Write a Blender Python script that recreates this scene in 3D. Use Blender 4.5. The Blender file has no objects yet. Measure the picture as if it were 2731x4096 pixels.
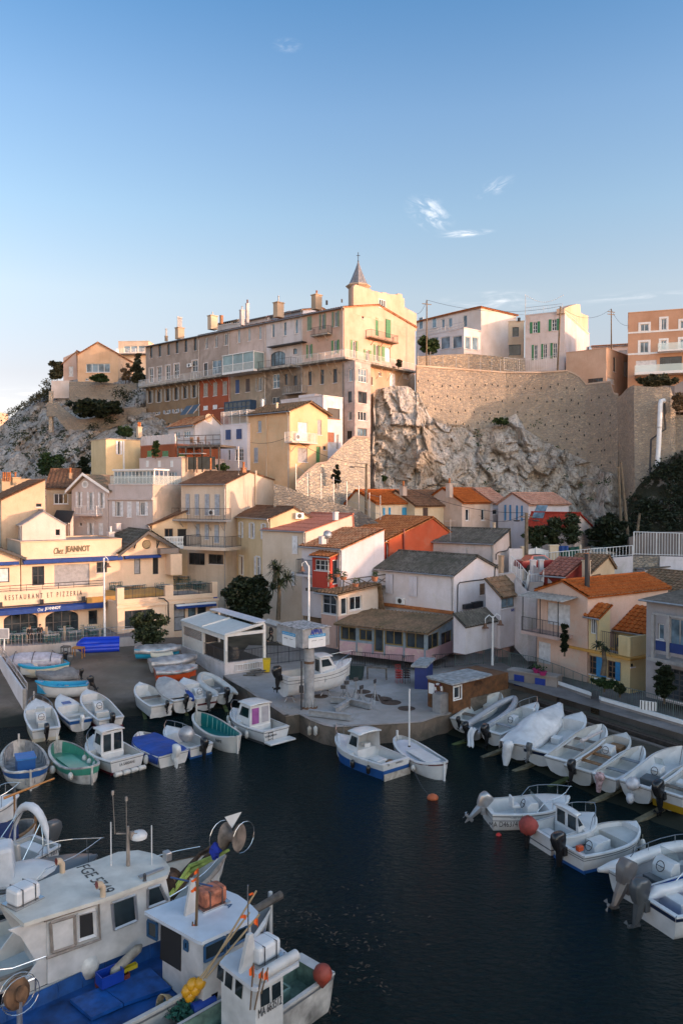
import bpy,bmesh,math,random
from math import sin,cos,pi,radians,sqrt,atan2
from mathutils import Vector as V,Matrix,noise
random.seed(7)
SC=bpy.context.scene
COL=SC.collection
F,CX,CY,HC=3150.0,1365.5,2048.0,16.0
PITCH=math.atan((2048-1970)/F)
CAM=V((0,0,HC))
FW=V((0,cos(PITCH),-sin(PITCH)));UP=V((0,sin(PITCH),cos(PITCH)))
def ray(p):return FW+V((1,0,0))*((p[0]-CX)/F)-UP*((p[1]-CY)/F)
def Q(p,Y):
 r=ray(p);return CAM+r*(Y/r.y)
def P(p,z):
 r=ray(p);return CAM+r*((z-HC)/r.z)
def plane_hit(p,o,n):
 r=ray(p);return CAM+r*((o-CAM).dot(n)/r.dot(n))
def zoom(x0,y0,size):
 k=size/1568.0
 return lambda x,y:(x0+x*k,y0+y*k)
zA=zoom(0,1200,800);zB=zoom(500,1000,800);zC=zoom(1200,1000,800);zD=zoom(1931,1100,800)
zE=zoom(0,1750,600);zF=zoom(500,1700,600);zG=zoom(0,2150,600);zH=zoom(600,2150,600)
zI=zoom(1000,1500,600);zJ=zoom(1150,1950,600);zK=zoom(1650,1900,600);zL=zoom(2131,1900,600)
zM=zoom(0,2500,600);zN=zoom(500,2500,700);zO=zoom(1050,2450,700);zP=zoom(1600,2350,600)
zQ=zoom(2031,2250,700);zR=zoom(1750,2650,700);zS=zoom(2031,2900,700);zT=zoom(0,3050,700)
zU=zoom(500,3150,700);zV=zoom(0,3496,600);zW=zoom(400,3496,600);zX=zoom(800,3496,600)
def zd(x,y):return(x*2731/1568.0,y*2731/1568.0)
BASE={}
def tag(o,label=None,cat=None,group=None,kind=None):
 if label:o['label']=label
 if cat:o['category']=cat
 if group:o['group']=group
 if kind:o['kind']=kind
 return o
def thg(name,label,cat,loc=(0,0,0),group=None,rot=None):
 o=bpy.data.objects.new(name,None);COL.objects.link(o)
 o.empty_display_size=0.3
 o.location=loc
 if rot:o.rotation_euler=rot
 BASE[o.name]=V(loc)
 return tag(o,label,cat,group)
class MB:
 def __init__(s):s.v=[];s.f=[]
 def add(s,vs,fs):
  n=len(s.v);s.v+=[V(v)for v in vs];s.f+=[[i+n for i in f]for f in fs];return s
 def poly(s,*p):return s.add(p,[list(range(len(p)))])
 def obox(s,o,u,v,w):
  o,u,v,w=V(o),V(u),V(v),V(w)
  return s.add([o,o+u,o+u+v,o+v,o+w,o+u+w,o+u+v+w,o+v+w],[[0,3,2,1],[4,5,6,7],[0,1,5,4],[1,2,6,5],[2,3,7,6],[3,0,4,7]])
 def box(s,c,d,rz=0.0,taper=1.0):
  c=V(c);x,y,z=d[0]/2,d[1]/2,d[2]/2;R=Matrix.Rotation(rz,3,'Z');t=taper
  q=[(-x,-y,-z),(x,-y,-z),(x,y,-z),(-x,y,-z),(-x*t,-y*t,z),(x*t,-y*t,z),(x*t,y*t,z),(-x*t,y*t,z)]
  return s.add([c+R@V(p)for p in q],[[0,3,2,1],[4,5,6,7],[0,1,5,4],[1,2,6,5],[2,3,7,6],[3,0,4,7]])
 def pm(s,pts,vec):
  pts=[V(p)for p in pts];n=len(pts);vec=V(vec)
  return s.add(pts+[p+vec for p in pts],[list(range(n))[::-1],list(range(n,2*n))]+[[i,(i+1)%n,n+(i+1)%n,n+i]for i in range(n)])
 def tb(s,pts,r,n=6,cap=True,closed=False):
  pts=[V(p)for p in pts];m=len(pts);rs=r if isinstance(r,(list,tuple))else[r]*m
  base=len(s.v);prev=None
  for i,p in enumerate(pts):
   if closed:t=pts[(i+1)%m]-pts[i-1]
   else:t=pts[min(i+1,m-1)]-pts[max(i-1,0)]
   if t.length<1e-9:t=V((0,0,1))
   t.normalize()
   if prev is None:
    k=V((0,0,1))if abs(t.z)<.9 else V((1,0,0))
    x=t.cross(k).normalized()
   else:
    x=prev-t*prev.dot(t)
    x=x.normalized()if x.length>1e-6 else t.orthogonal().normalized()
   prev=x;y=t.cross(x)
   for k in range(n):
    a=2*pi*k/n;s.v.append(p+(x*cos(a)+y*sin(a))*rs[i])
  for i in range(m if closed else m-1):
   j=(i+1)%m
   for k in range(n):
    s.f.append([base+i*n+k,base+i*n+(k+1)%n,base+j*n+(k+1)%n,base+j*n+k])
  if cap and not closed:
   s.f.append([base+k for k in range(n)][::-1]);s.f.append([base+(m-1)*n+k for k in range(n)])
  return s
 def lth(s,prof,c,n=12,axis=None,cap=True):
  c=V(c);base=len(s.v);z=V(axis).normalized()if axis else V((0,0,1))
  x=z.orthogonal().normalized();y=z.cross(x)
  for r,h in prof:
   for k in range(n):
    a=2*pi*k/n;s.v.append(c+z*h+(x*cos(a)+y*sin(a))*r)
  for i in range(len(prof)-1):
   for k in range(n):
    s.f.append([base+i*n+k,base+i*n+(k+1)%n,base+(i+1)*n+(k+1)%n,base+(i+1)*n+k])
  if cap:
   s.f.append([base+k for k in range(n)][::-1]);s.f.append([base+(len(prof)-1)*n+k for k in range(n)])
  return s
 def ball(s,c,r,n=10,m=7,jit=0.0):
  c=V(c);r=V((r,r,r))if isinstance(r,(int,float))else V(r);base=len(s.v)
  for i in range(m+1):
   t=pi*i/m
   for k in range(n):
    a=2*pi*k/n;q=1+random.uniform(-jit,jit)
    s.v.append(c+V((r.x*sin(t)*cos(a)*q,r.y*sin(t)*sin(a)*q,r.z*cos(t)*q)))
  for i in range(m):
   for k in range(n):
    s.f.append([base+i*n+k,base+(i+1)*n+k,base+(i+1)*n+(k+1)%n,base+i*n+(k+1)%n])
  return s
 def grid(s,fn,nu,nv):
  base=len(s.v)
  for j in range(nv+1):
   for i in range(nu+1):s.v.append(V(fn(i/nu,j/nv)))
  for j in range(nv):
   for i in range(nu):
    a=base+j*(nu+1)+i;s.f.append([a,a+1,a+nu+2,a+nu+1])
  return s
 def bd(s,name,m,parent=None,local=False,smooth=None,solid=None,bevel=None,loc=None,fixn=True):
  me=bpy.data.meshes.new(name)
  if parent is not None:off=V((0,0,0))if local else BASE[parent.name]
  elif loc is not None:off=V(loc)
  else:
   if s.v:
    xs=[v.x for v in s.v];ys=[v.y for v in s.v];zs=[v.z for v in s.v]
    off=V(((min(xs)+max(xs))/2,(min(ys)+max(ys))/2,min(zs)))
   else:off=V((0,0,0))
  me.from_pydata([tuple(v-off)for v in s.v],[],s.f)
  if fixn:
   bm=bmesh.new();bm.from_mesh(me);bmesh.ops.remove_doubles(bm,verts=bm.verts,dist=1e-5)
   bmesh.ops.recalc_face_normals(bm,faces=bm.faces);bm.to_mesh(me);bm.free()
  if smooth is not None:
   me.polygons.foreach_set('use_smooth',[True]*len(me.polygons))
   if smooth<180:me.set_sharp_from_angle(angle=radians(smooth))
  me.materials.append(m)
  o=bpy.data.objects.new(name,me);COL.objects.link(o)
  if parent is not None:
   o.parent=parent;BASE[o.name]=BASE[parent.name].copy()
  else:o.location=off;BASE[o.name]=off
  if solid:
   d=o.modifiers.new('thickness','SOLIDIFY');d.thickness=solid;d.offset=0
  if bevel:
   d=o.modifiers.new('bevel','BEVEL');d.width=bevel;d.segments=2;d.limit_method='ANGLE'
  return o
def kids(o):return[c for c in bpy.data.objects if c.parent==o]
def copy_tree(o,parent=None,name=None):
 c=o.copy();COL.objects.link(c);c.parent=parent
 BASE[c.name]=BASE.get(o.name,V((0,0,0))).copy()
 for ch in list(o.children):copy_tree(ch,c)
 return c
def txm(name,s,size,m,parent=None,mat4=None,width=None,height=None,bold=0.0,shear=0.0,depth=0.012,spacing=1.0,local=False,align='CENTER'):
 cu=bpy.data.curves.new(name+'_curve','FONT');cu.body=s;cu.size=size;cu.align_x=align;cu.align_y='CENTER'
 cu.extrude=depth;cu.offset=bold;cu.shear=shear;cu.space_character=spacing;cu.resolution_u=3
 t=bpy.data.objects.new('tmp_text',cu);COL.objects.link(t)
 bpy.context.view_layer.update()
 me=bpy.data.meshes.new_from_object(t.evaluated_get(bpy.context.evaluated_depsgraph_get()))
 bpy.data.objects.remove(t);bpy.data.curves.remove(cu)
 xs=[v.co.x for v in me.vertices];ys=[v.co.y for v in me.vertices]
 w,h=max(xs)-min(xs),max(ys)-min(ys);mx,my=(max(xs)+min(xs))/2,(max(ys)+min(ys))/2
 sx=width/w if width else 1;sy=height/h if height else(sx if width else 1)
 if height and not width:sx=sy
 S=Matrix.Diagonal((sx,sy,1,1))@Matrix.Translation((-mx,-my,0))
 M=(mat4 or Matrix())@S
 off=V((0,0,0))if(local or parent is None)else BASE[parent.name]
 me.transform(Matrix.Translation(-off)@M);me.name=name
 me.materials.clear();me.materials.append(m)
 o=bpy.data.objects.new(name,me);COL.objects.link(o)
 if parent is not None:o.parent=parent;BASE[o.name]=BASE[parent.name].copy()
 return o
def frm(o,x,y):
 x=V(x).normalized();y=V(y);y=(y-x*y.dot(x)).normalized();z=x.cross(y)
 M=Matrix.Identity(4)
 for i in range(3):M[i][0],M[i][1],M[i][2],M[i][3]=x[i],y[i],z[i],V(o)[i]
 return M
MATS={}
def _new(name):
 m=bpy.data.materials.new(name);m.use_nodes=True;nt=m.node_tree
 b=nt.nodes['Principled BSDF'];return m,nt,b
def _n(nt,t,**kw):
 n=nt.nodes.new(t)
 for k,v in kw.items():
  if k in n.inputs:n.inputs[k].default_value=v
  else:setattr(n,k,v)
 return n
def _mix(nt,fac,a,b,mode='MIX'):
 n=nt.nodes.new('ShaderNodeMix');n.data_type='RGBA';n.blend_type=mode
 for i,x in((0,fac),(6,a),(7,b)):
  if hasattr(x,'is_linked'):nt.links.new(x,n.inputs[i])
  elif i==0:n.inputs[0].default_value=x
  else:n.inputs[i].default_value=(*x,1)if len(x)==3 else x
 return n.outputs[2]
def _ramp(nt,src,stops):
 n=nt.nodes.new('ShaderNodeValToRGB');nt.links.new(src,n.inputs[0])
 e=n.color_ramp.elements
 while len(e)<len(stops):e.new(0.5)
 for i,(p,c)in enumerate(stops):
  e[i].position=p;e[i].color=(c,c,c,1)if isinstance(c,(int,float))else(*c,1)
 return n.outputs[0]
def _coord(nt,scale=(1,1,1),rnd=True):
 tc=nt.nodes.new('ShaderNodeTexCoord');mp=nt.nodes.new('ShaderNodeMapping')
 mp.inputs['Scale'].default_value=scale
 nt.links.new(tc.outputs['Object'],mp.inputs['Vector'])
 if rnd:
  oi=nt.nodes.new('ShaderNodeObjectInfo');ml=nt.nodes.new('ShaderNodeMath');ml.operation='MULTIPLY';ml.inputs[1].default_value=37
  nt.links.new(oi.outputs['Random'],ml.inputs[0])
  cb=nt.nodes.new('ShaderNodeCombineXYZ');nt.links.new(ml.outputs[0],cb.inputs[0]);nt.links.new(ml.outputs[0],cb.inputs[2])
  nt.links.new(cb.outputs[0],mp.inputs['Location'])
 return mp.outputs[0]
def _noise(nt,co,scale,detail=4,rough=.55,dist=0):
 n=_n(nt,'ShaderNodeTexNoise',Scale=scale,Detail=detail,Roughness=rough,Distortion=dist)
 nt.links.new(co,n.inputs['Vector']);return n.outputs['Fac']
def _bump(nt,b,h,strength,dist=.05):
 n=_n(nt,'ShaderNodeBump',Strength=strength,Distance=dist);nt.links.new(h,n.inputs['Height'])
 nt.links.new(n.outputs[0],b.inputs['Normal'])
def mul(c,k):return tuple(min(1,x*k)for x in c)
def pln(key,col,rough=.5,metal=0,var=.12,scale=3.0,spec=None,coat=0,bump=0.0,alpha=None,trans=0):
 if key in MATS:return MATS[key]
 m,nt,b=_new(key);co=_coord(nt)
 f=_noise(nt,co,scale,5)
 c=_mix(nt,_ramp(nt,f,[(.3,0),(.72,1)]),mul(col,1-var*1.6),mul(col,1+var*.6))
 nt.links.new(c,b.inputs['Base Color']);b.inputs['Roughness'].default_value=rough;b.inputs['Metallic'].default_value=metal
 if spec is not None:b.inputs['Specular IOR Level'].default_value=spec
 if coat:b.inputs['Coat Weight'].default_value=coat
 if trans:b.inputs['Transmission Weight'].default_value=trans
 if alpha is not None:b.inputs['Alpha'].default_value=alpha
 if bump:_bump(nt,b,_noise(nt,co,scale*6,4),bump,.03)
 MATS[key]=m;return m
def pls(key,col,stain=.35,streak=.3,patch=None,patch_amt=.0,rough=.9):
 """weathered render: broad stains, rain streaks, fine grain, optional patches of another colour"""
 if key in MATS:return MATS[key]
 col=(col[0],col[1]*.94,min(1,col[2]*.97))
 m,nt,b=_new(key);co=_coord(nt);cs=_coord(nt,(1,1,.16))
 big=_noise(nt,co,.35,6,.6);str_=_noise(nt,cs,1.6,5,.65);fine=_noise(nt,co,9,6,.7)
 c=_mix(nt,_ramp(nt,big,[(.38,0),(.7,1)]),mul(col,1.06),mul((col[0]*.98,col[1]*.93,col[2]*.87),1-stain*.5))
 c=_mix(nt,_ramp(nt,str_,[(.52,0),(.78,streak)]),c,mul((col[0]*.8,col[1]*.74,col[2]*.68),.62))
 c=_mix(nt,_ramp(nt,fine,[(.35,.22),(.55,0)]),c,mul(col,.6))
 if patch:
  pn=_noise(nt,co,.55,7,.68,.6)
  c=_mix(nt,_ramp(nt,pn,[(.56-patch_amt*.2,0),(.70-patch_amt*.2,.75)]),c,patch)
 nt.links.new(c,b.inputs['Base Color']);b.inputs['Roughness'].default_value=rough
 b.inputs['Specular IOR Level'].default_value=.2
 _bump(nt,b,fine,.25,.02)
 MATS[key]=m;return m
def stone(key,col,mortar,size=2.6,bump=.9,warm=(1.05,.95,.8)):
 if key in MATS:return MATS[key]
 m,nt,b=_new(key);co=_coord(nt,(1,1,1.55));cp=_coord(nt)
 wn=_n(nt,'ShaderNodeTexNoise',Scale=2.2,Detail=3);nt.links.new(co,wn.inputs['Vector'])
 wco=_mix(nt,.06,co,wn.outputs['Color'],'ADD')
 v1=_n(nt,'ShaderNodeTexVoronoi',Scale=size);v1.feature='DISTANCE_TO_EDGE';nt.links.new(wco,v1.inputs['Vector'])
 v2=_n(nt,'ShaderNodeTexVoronoi',Scale=size);nt.links.new(wco,v2.inputs['Vector'])
 bw=nt.nodes.new('ShaderNodeRGBToBW');nt.links.new(v2.outputs['Color'],bw.inputs[0])
 c=_mix(nt,bw.outputs[0],mul(col,.62),mul((col[0]*warm[0],col[1]*warm[1],col[2]*warm[2]),1.25))
 big=_noise(nt,cp,.12,5,.65);fine=_noise(nt,cp,14,5,.7)
 c=_mix(nt,_ramp(nt,big,[(.4,0),(.68,.5)]),c,mul((col[0],col[1]*.92,col[2]*.8),.55))
 c=_mix(nt,_ramp(nt,fine,[(.35,.4),(.6,0)]),c,mul(col,.45))
 edge=_ramp(nt,v1.outputs['Distance'],[(.02,0),(.11,1)])
 c=_mix(nt,edge,mortar,c)
 nt.links.new(c,b.inputs['Base Color']);b.inputs['Roughness'].default_value=.95;b.inputs['Specular IOR Level'].default_value=.15
 _bump(nt,b,edge,bump,.12)
 MATS[key]=m;return m
def glassm(key,col=(.015,.02,.025),rough=.04,spec=.5):
 if key in MATS:return MATS[key]
 m,nt,b=_new(key);co=_coord(nt)
 f=_noise(nt,co,.8,3)
 c=_mix(nt,_ramp(nt,f,[(.35,0),(.7,1)]),mul(col,.5),mul(col,2.2));nt.links.new(c,b.inputs['Base Color'])
 b.inputs['Roughness'].default_value=rough;b.inputs['Specular IOR Level'].default_value=spec
 _bump(nt,b,_noise(nt,co,1.2,1),.03,.02)
 MATS[key]=m;return m
def clearglass(key,col=(.8,.9,.9),alpha=.25):
 if key in MATS:return MATS[key]
 m,nt,b=_new(key)
 b.inputs['Base Color'].default_value=(*col,1);b.inputs['Roughness'].default_value=.05;b.inputs['Alpha'].default_value=alpha
 MATS[key]=m;return m
def tile(key,cols,moss=0.3,rough=.9):
 """roof tiles: colour varies tile by tile, lichen patches"""
 if key in MATS:return MATS[key]
 m,nt,b=_new(key);co=_coord(nt)
 v=_n(nt,'ShaderNodeTexVoronoi',Scale=3.2);nt.links.new(co,v.inputs['Vector'])
 bw=nt.nodes.new('ShaderNodeRGBToBW');nt.links.new(v.outputs['Color'],bw.inputs[0])
 c=_mix(nt,_ramp(nt,bw.outputs[0],[(.25,0),(.75,1)]),cols[0],cols[1])
 big=_noise(nt,co,.5,6,.65);fine=_noise(nt,co,8,5,.7)
 c=_mix(nt,_ramp(nt,big,[(.45,0),(.7,moss)]),c,cols[2])
 c=_mix(nt,_ramp(nt,fine,[(.36,.6),(.55,0)]),c,mul(cols[0],.35))
 nt.links.new(c,b.inputs['Base Color']);b.inputs['Roughness'].default_value=rough;b.inputs['Specular IOR Level'].default_value=.2
 _bump(nt,b,fine,.5,.03)
 MATS[key]=m;return m
def leafm(key,a,c2,rough=.6):
 if key in MATS:return MATS[key]
 m,nt,b=_new(key);co=_coord(nt)
 geo=nt.nodes.new('ShaderNodeNewGeometry')
 f=_noise(nt,co,1.6,4,.6)
 c=_mix(nt,_ramp(nt,f,[(.35,0),(.68,1)]),a,c2)
 c=_mix(nt,geo.outputs['Random Per Island'],mul(a,.6),c)
 nt.links.new(c,b.inputs['Base Color']);b.inputs['Roughness'].default_value=rough;b.inputs['Specular IOR Level'].default_value=.25
 MATS[key]=m;return m
 # ================================================================ camera, sky, sun
cam_d=bpy.data.cameras.new('camera');cam=bpy.data.objects.new('camera',cam_d);COL.objects.link(cam)
cam.location=CAM;cam.rotation_euler=(pi/2-PITCH,0,0)
cam_d.sensor_fit='VERTICAL';cam_d.sensor_height=36;cam_d.lens=36*F/4096;cam_d.clip_start=.3;cam_d.clip_end=9000
SC.camera=cam
SUN_EL,SUN_AZ=radians(9),atan2(.95,-.31)
w=bpy.data.worlds.new('World');SC.world=w;w.use_nodes=True;nt=w.node_tree
sky=nt.nodes.new('ShaderNodeTexSky');sky.sky_type='NISHITA';sky.sun_disc=False
sky.sun_elevation=SUN_EL;sky.sun_rotation=SUN_AZ;sky.altitude=0;sky.air_density=1.0;sky.dust_density=.4;sky.ozone_density=2.0
bg=nt.nodes['Background'];bg.inputs['Strength'].default_value=.15
tc=nt.nodes.new('ShaderNodeTexCoord');dirv=tc.outputs['Generated']
def wisp(p,wx,wz,tilt,seed,amt,stretch):
 d=ray(p).normalized();x=V((0,0,1)).cross(d).normalized()*-1;y=d.cross(x)*-1
 if y.z<0:y=-y
 xr=x*cos(tilt)+y*sin(tilt);yr=y*cos(tilt)-x*sin(tilt)
 outs=[]
 for ax,wd in((xr,wx),(yr,wz)):
  vm=nt.nodes.new('ShaderNodeVectorMath');vm.operation='DOT_PRODUCT';nt.links.new(dirv,vm.inputs[0]);vm.inputs[1].default_value=ax
  s=nt.nodes.new('ShaderNodeMath');s.operation='MULTIPLY_ADD';nt.links.new(vm.outputs['Value'],s.inputs[0])
  s.inputs[1].default_value=1/wd;s.inputs[2].default_value=-d.dot(ax)/wd;outs.append(s.outputs[0])
 cb=nt.nodes.new('ShaderNodeCombineXYZ');nt.links.new(outs[0],cb.inputs[0]);nt.links.new(outs[1],cb.inputs[1])
 ln=nt.nodes.new('ShaderNodeVectorMath');ln.operation='LENGTH';nt.links.new(cb.outputs[0],ln.inputs[0])
 mr=nt.nodes.new('ShaderNodeMapRange');mr.interpolation_type='SMOOTHSTEP'
 nt.links.new(ln.outputs['Value'],mr.inputs[0]);mr.inputs[1].default_value=1;mr.inputs[2].default_value=0;mr.inputs[3].default_value=0;mr.inputs[4].default_value=1
 mp=nt.nodes.new('ShaderNodeMapping');nt.links.new(cb.outputs[0],mp.inputs[0])
 mp.inputs['Location'].default_value=(seed,seed*1.7,0);mp.inputs['Scale'].default_value=(stretch[0],stretch[1],1)
 nz=nt.nodes.new('ShaderNodeTexNoise');nz.inputs['Scale'].default_value=1;nz.inputs['Detail'].default_value=7;nz.inputs['Roughness'].default_value=.62;nz.inputs['Distortion'].default_value=.7
 nt.links.new(mp.outputs[0],nz.inputs['Vector'])
 rp=nt.nodes.new('ShaderNodeMapRange');rp.interpolation_type='SMOOTHSTEP';nt.links.new(nz.outputs['Fac'],rp.inputs[0]);rp.inputs[1].default_value=.42;rp.inputs[2].default_value=.75
 m=nt.nodes.new('ShaderNodeMath');m.operation='MULTIPLY';nt.links.new(mr.outputs[0],m.inputs[0]);nt.links.new(rp.outputs[0],m.inputs[1])
 m2=nt.nodes.new('ShaderNodeMath');m2.operation='MULTIPLY';nt.links.new(m.outputs[0],m2.inputs[0]);m2.inputs[1].default_value=amt
 return m2.outputs[0]
wisps=[wisp(zd(985,490),.036,.022,-.5,1.3,.8,(1.6,2.0)),wisp(zd(1068,536),.04,.0055,.02,7.7,.8,(1.2,1.0)),wisp(zd(660,104),.02,.009,0,3.1,.22,(1.0,1.0)),wisp(zd(1135,430),.03,.012,.35,9.4,.3,(1.6,2)),wisp(zd(1125,692),.075,.016,0,5.2,.55,(1.2,1.3)),wisp(zd(60,905),.12,.012,.05,11.9,.5,(1.2,1.4)),wisp(zd(1450,685),.09,.01,0,14.2,.25,(1.6,1.4))]
tot=wisps[0]
for o in wisps[1:]:
 a=nt.nodes.new('ShaderNodeMath');a.operation='ADD';nt.links.new(tot,a.inputs[0]);nt.links.new(o,a.inputs[1]);tot=a.outputs[0]
cl=nt.nodes.new('ShaderNodeMath');cl.operation='MINIMUM';nt.links.new(tot,cl.inputs[0]);cl.inputs[1].default_value=.75
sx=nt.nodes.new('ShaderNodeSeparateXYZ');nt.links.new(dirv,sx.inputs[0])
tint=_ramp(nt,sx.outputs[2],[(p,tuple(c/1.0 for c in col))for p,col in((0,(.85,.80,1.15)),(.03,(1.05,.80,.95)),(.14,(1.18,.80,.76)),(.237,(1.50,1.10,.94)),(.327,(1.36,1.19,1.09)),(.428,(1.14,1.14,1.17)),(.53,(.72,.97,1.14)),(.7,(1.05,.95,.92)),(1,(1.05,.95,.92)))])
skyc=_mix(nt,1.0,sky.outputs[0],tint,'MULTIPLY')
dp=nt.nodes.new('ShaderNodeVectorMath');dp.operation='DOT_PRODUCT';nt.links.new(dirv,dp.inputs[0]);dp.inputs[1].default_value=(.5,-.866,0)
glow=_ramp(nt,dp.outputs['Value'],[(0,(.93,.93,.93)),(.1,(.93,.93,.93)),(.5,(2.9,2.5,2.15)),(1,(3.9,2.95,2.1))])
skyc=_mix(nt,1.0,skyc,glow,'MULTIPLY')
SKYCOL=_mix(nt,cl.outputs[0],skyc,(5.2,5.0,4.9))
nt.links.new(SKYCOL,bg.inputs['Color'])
sd=bpy.data.lights.new('sun','SUN');sun=bpy.data.objects.new('sun',sd);COL.objects.link(sun)
sd.energy=2.0;sd.angle=radians(.6);sd.color=(1,.64,.43)
S3=V((sin(SUN_AZ)*cos(SUN_EL),cos(SUN_AZ)*cos(SUN_EL),sin(SUN_EL)))
sun.rotation_euler=(-S3).to_track_quat('-Z','Y').to_euler();sun.location=(60,-40,80)
vs=SC.view_settings;vs.view_transform='Standard';vs.look='None';vs.exposure=1.1;vs.gamma=1;vs.use_curve_mapping=False
SC.cycles.max_bounces=6;SC.cycles.transparent_max_bounces=12;SC.cycles.use_denoising=True
# ================================================================ water
m,nt,b=_new('harbour_water');tc=nt.nodes.new('ShaderNodeTexCoord')
mp=nt.nodes.new('ShaderNodeMapping');mp.inputs['Scale'].default_value=(1,1.9,1);mp.inputs['Rotation'].default_value=(0,0,radians(12));nt.links.new(tc.outputs['Object'],mp.inputs['Vector'])
b.inputs['Base Color'].default_value=(.0001,.0075,.0095,1);b.inputs['Roughness'].default_value=.05;b.inputs['IOR'].default_value=1.33;b.inputs['Specular IOR Level'].default_value=.22;b.inputs['Specular Tint'].default_value=(.5,.9,1,1)
n1=_noise(nt,mp.outputs[0],2.6,5,.62,.5);n2=_noise(nt,mp.outputs[0],.5,2,.5)
a=nt.nodes.new('ShaderNodeMath');a.operation='MULTIPLY_ADD';nt.links.new(n2,a.inputs[0]);a.inputs[1].default_value=.5;nt.links.new(n1,a.inputs[2])
_bump(nt,b,a.outputs[0],1.0,.42)
MATS['water']=m
def water_fn(u,v):return(-200+400*u,-120+230*v,0)
wo=MB().grid(water_fn,20,12).bd('water',MATS['water'],fixn=False,loc=(0,0,0));tag(wo,kind='structure')
# ================================================================ ground sheet
CONC=(.33,.31,.29)
M_conc=pls('quay_concrete',(.36,.35,.33),.5,.0,(.26,.24,.22),.35)
M_ramp=pls('ramp_concrete',(.215,.175,.135),.7,.0,(.155,.125,.095),.5)
M_wet=pls('wet_quay_side',(.17,.145,.115),.8,.5,(.06,.055,.045),.5)
M_soil=pln('hill_soil',(.17,.14,.10),.95,var=.5,scale=.3)
MWW=pls('white_limewash',(.70,.69,.68),.25,.25)
M_stone=stone('rubble_stone',(.46,.40,.335),(.36,.32,.27),2.3)
M_stone_grey=stone('grey_rubble_stone',(.36,.33,.30),(.30,.28,.255),2.6)
M_stone_pale=stone('pale_rubble_stone',(.52,.47,.41),(.44,.40,.35),1.9)
M_leaf=leafm('shrub_leaf',(.022,.034,.016),(.06,.08,.032))
M_leaf_dry=leafm('dry_shrub_leaf',(.05,.055,.03),(.13,.12,.07))
M_leaf_dark=leafm('dark_leaf',(.010,.018,.009),(.03,.045,.02))
M_leaf_gr=leafm('green_leaf',(.02,.045,.015),(.07,.12,.04))
M_bark=pln('bark',(.12,.09,.06),.9,var=.4,scale=4,bump=.5)
def gz(x,y):
 if y<74:z=-2.5
 elif y<104:z=-1+(y-74)/30*8
 elif y<121:z=7
 else:z=7+min(1,(y-121)/8)*22
 if x<-25 and y<160:z=min(z,12)
 if y>260:z-=min(1,(y-260)/200)*22
 return z+noise.noise(V((x*.05,y*.05,0)))*1.0
def gfn(u,v):
 x=(u-.5)*2;x=x*abs(x)**.9*1800;y=72.5+(v**2.4)*2400
 return(x,y,gz(x,y)if v>0 else-3)
g=MB().grid(gfn,90,80).bd('ground',M_soil,smooth=180,fixn=False,loc=(0,0,0));tag(g,kind='structure')
def quay():
 z=1.2
 pts=[zN(880,452),zN(925,490),zN(1075,575),zN(1260,700),zN(1440,820),zO(330,915),zO(430,968),zO(545,1012),zO(640,1030),zO(900,1015),zO(1130,1003),zO(1420,985),zO(1568,935),zP(500,1335),zP(720,1205),zP(1060,1030)]
 top=[P(p,z)for p in pts]
 top.append(V((20,74,z)));top.append(V((-9,76,z)))
 n=len(top);mb=MB();mb.add(top,[list(range(n))]);o=mb.bd('quay',M_conc,fixn=True);tag(o,kind='structure')
 side=MB()
 ed=top[:16]
 for i in range(len(ed)-1):
  a0,b0=ed[i],ed[i+1];seg=max(1,int((b0-a0).length/.6))
  for k in range(seg):
   p,q=a0.lerp(b0,k/seg),a0.lerp(b0,(k+1)/seg)
   for(h0,h1)in((-.02,-.3),(-.3,-.9),(-.9,-2.2)):
    j=lambda v,h:V((v.x+noise.noise(V((v.x*1.3,v.y*1.3,h)))*.14*min(1,-h*3),v.y+noise.noise(V((v.x*1.1+9,v.y*1.3,h)))*.14*min(1,-h*3),v.z+h))
    side.poly(j(p,h0),j(q,h0),j(q,h1),j(p,h1))
 so=side.bd('quay_side',M_wet,parent=o,smooth=40);
 lip=MB()
 for i in range(len(ed)-1):
  p,q=ed[i],ed[i+1];d=(q-p).normalized();nrm=V((-d.y,d.x,0))
  lip.pm([p+V((0,0,.004)),q+V((0,0,.004)),q-nrm*-.28+V((0,0,.004)),p-nrm*-.28+V((0,0,.004))],(0,0,.035))
 lip.bd('quay_edge',pls('edge_concrete',(.36,.33,.30),.6,0,(.2,.17,.14),.4),parent=o)
quay()
LU=V((-.316,.949,0));LO=V((-16,55.7,0));LA=V((.949,.316,0))
def lz(x,y):
 d=(V((x,y,0))-LO).dot(LU);return max(-1.2,.02+d*.106)
def ramp_fn(u,v):
 p=LO+LA*(-9.5+17.5*u)+LU*(-5+24*v);z=lz(p.x,p.y)+noise.noise(V((p.x*.5,p.y*.5,0)))*.05
 return(p.x,p.y,z)
r=MB().grid(ramp_fn,40,50).bd('left_slipway',M_ramp,smooth=180,fixn=False);tag(r,kind='structure')
m,nt,b=_new('cobbles');co=_coord(nt)
br=_n(nt,'ShaderNodeTexBrick',Scale=2.2);br.inputs['Color1'].default_value=(.17,.155,.14,1);br.inputs['Color2'].default_value=(.12,.108,.098,1);br.inputs['Mortar'].default_value=(.05,.045,.04,1);br.inputs['Mortar Size'].default_value=.03
nt.links.new(co,br.inputs['Vector']);nt.links.new(br.outputs['Color'],b.inputs['Base Color']);b.inputs['Roughness'].default_value=.85
MATS['cobbles']=m
def cob_fn(u,v):
 p=LO+LA*(-34+24.3*u)+LU*(-4+20*v);z=lz(p.x,p.y)*.75-.15
 return(p.x,p.y,z)
r=MB().grid(cob_fn,20,30).bd('cobbled_slipway',m,smooth=180,fixn=False);tag(r,kind='structure')
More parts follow.
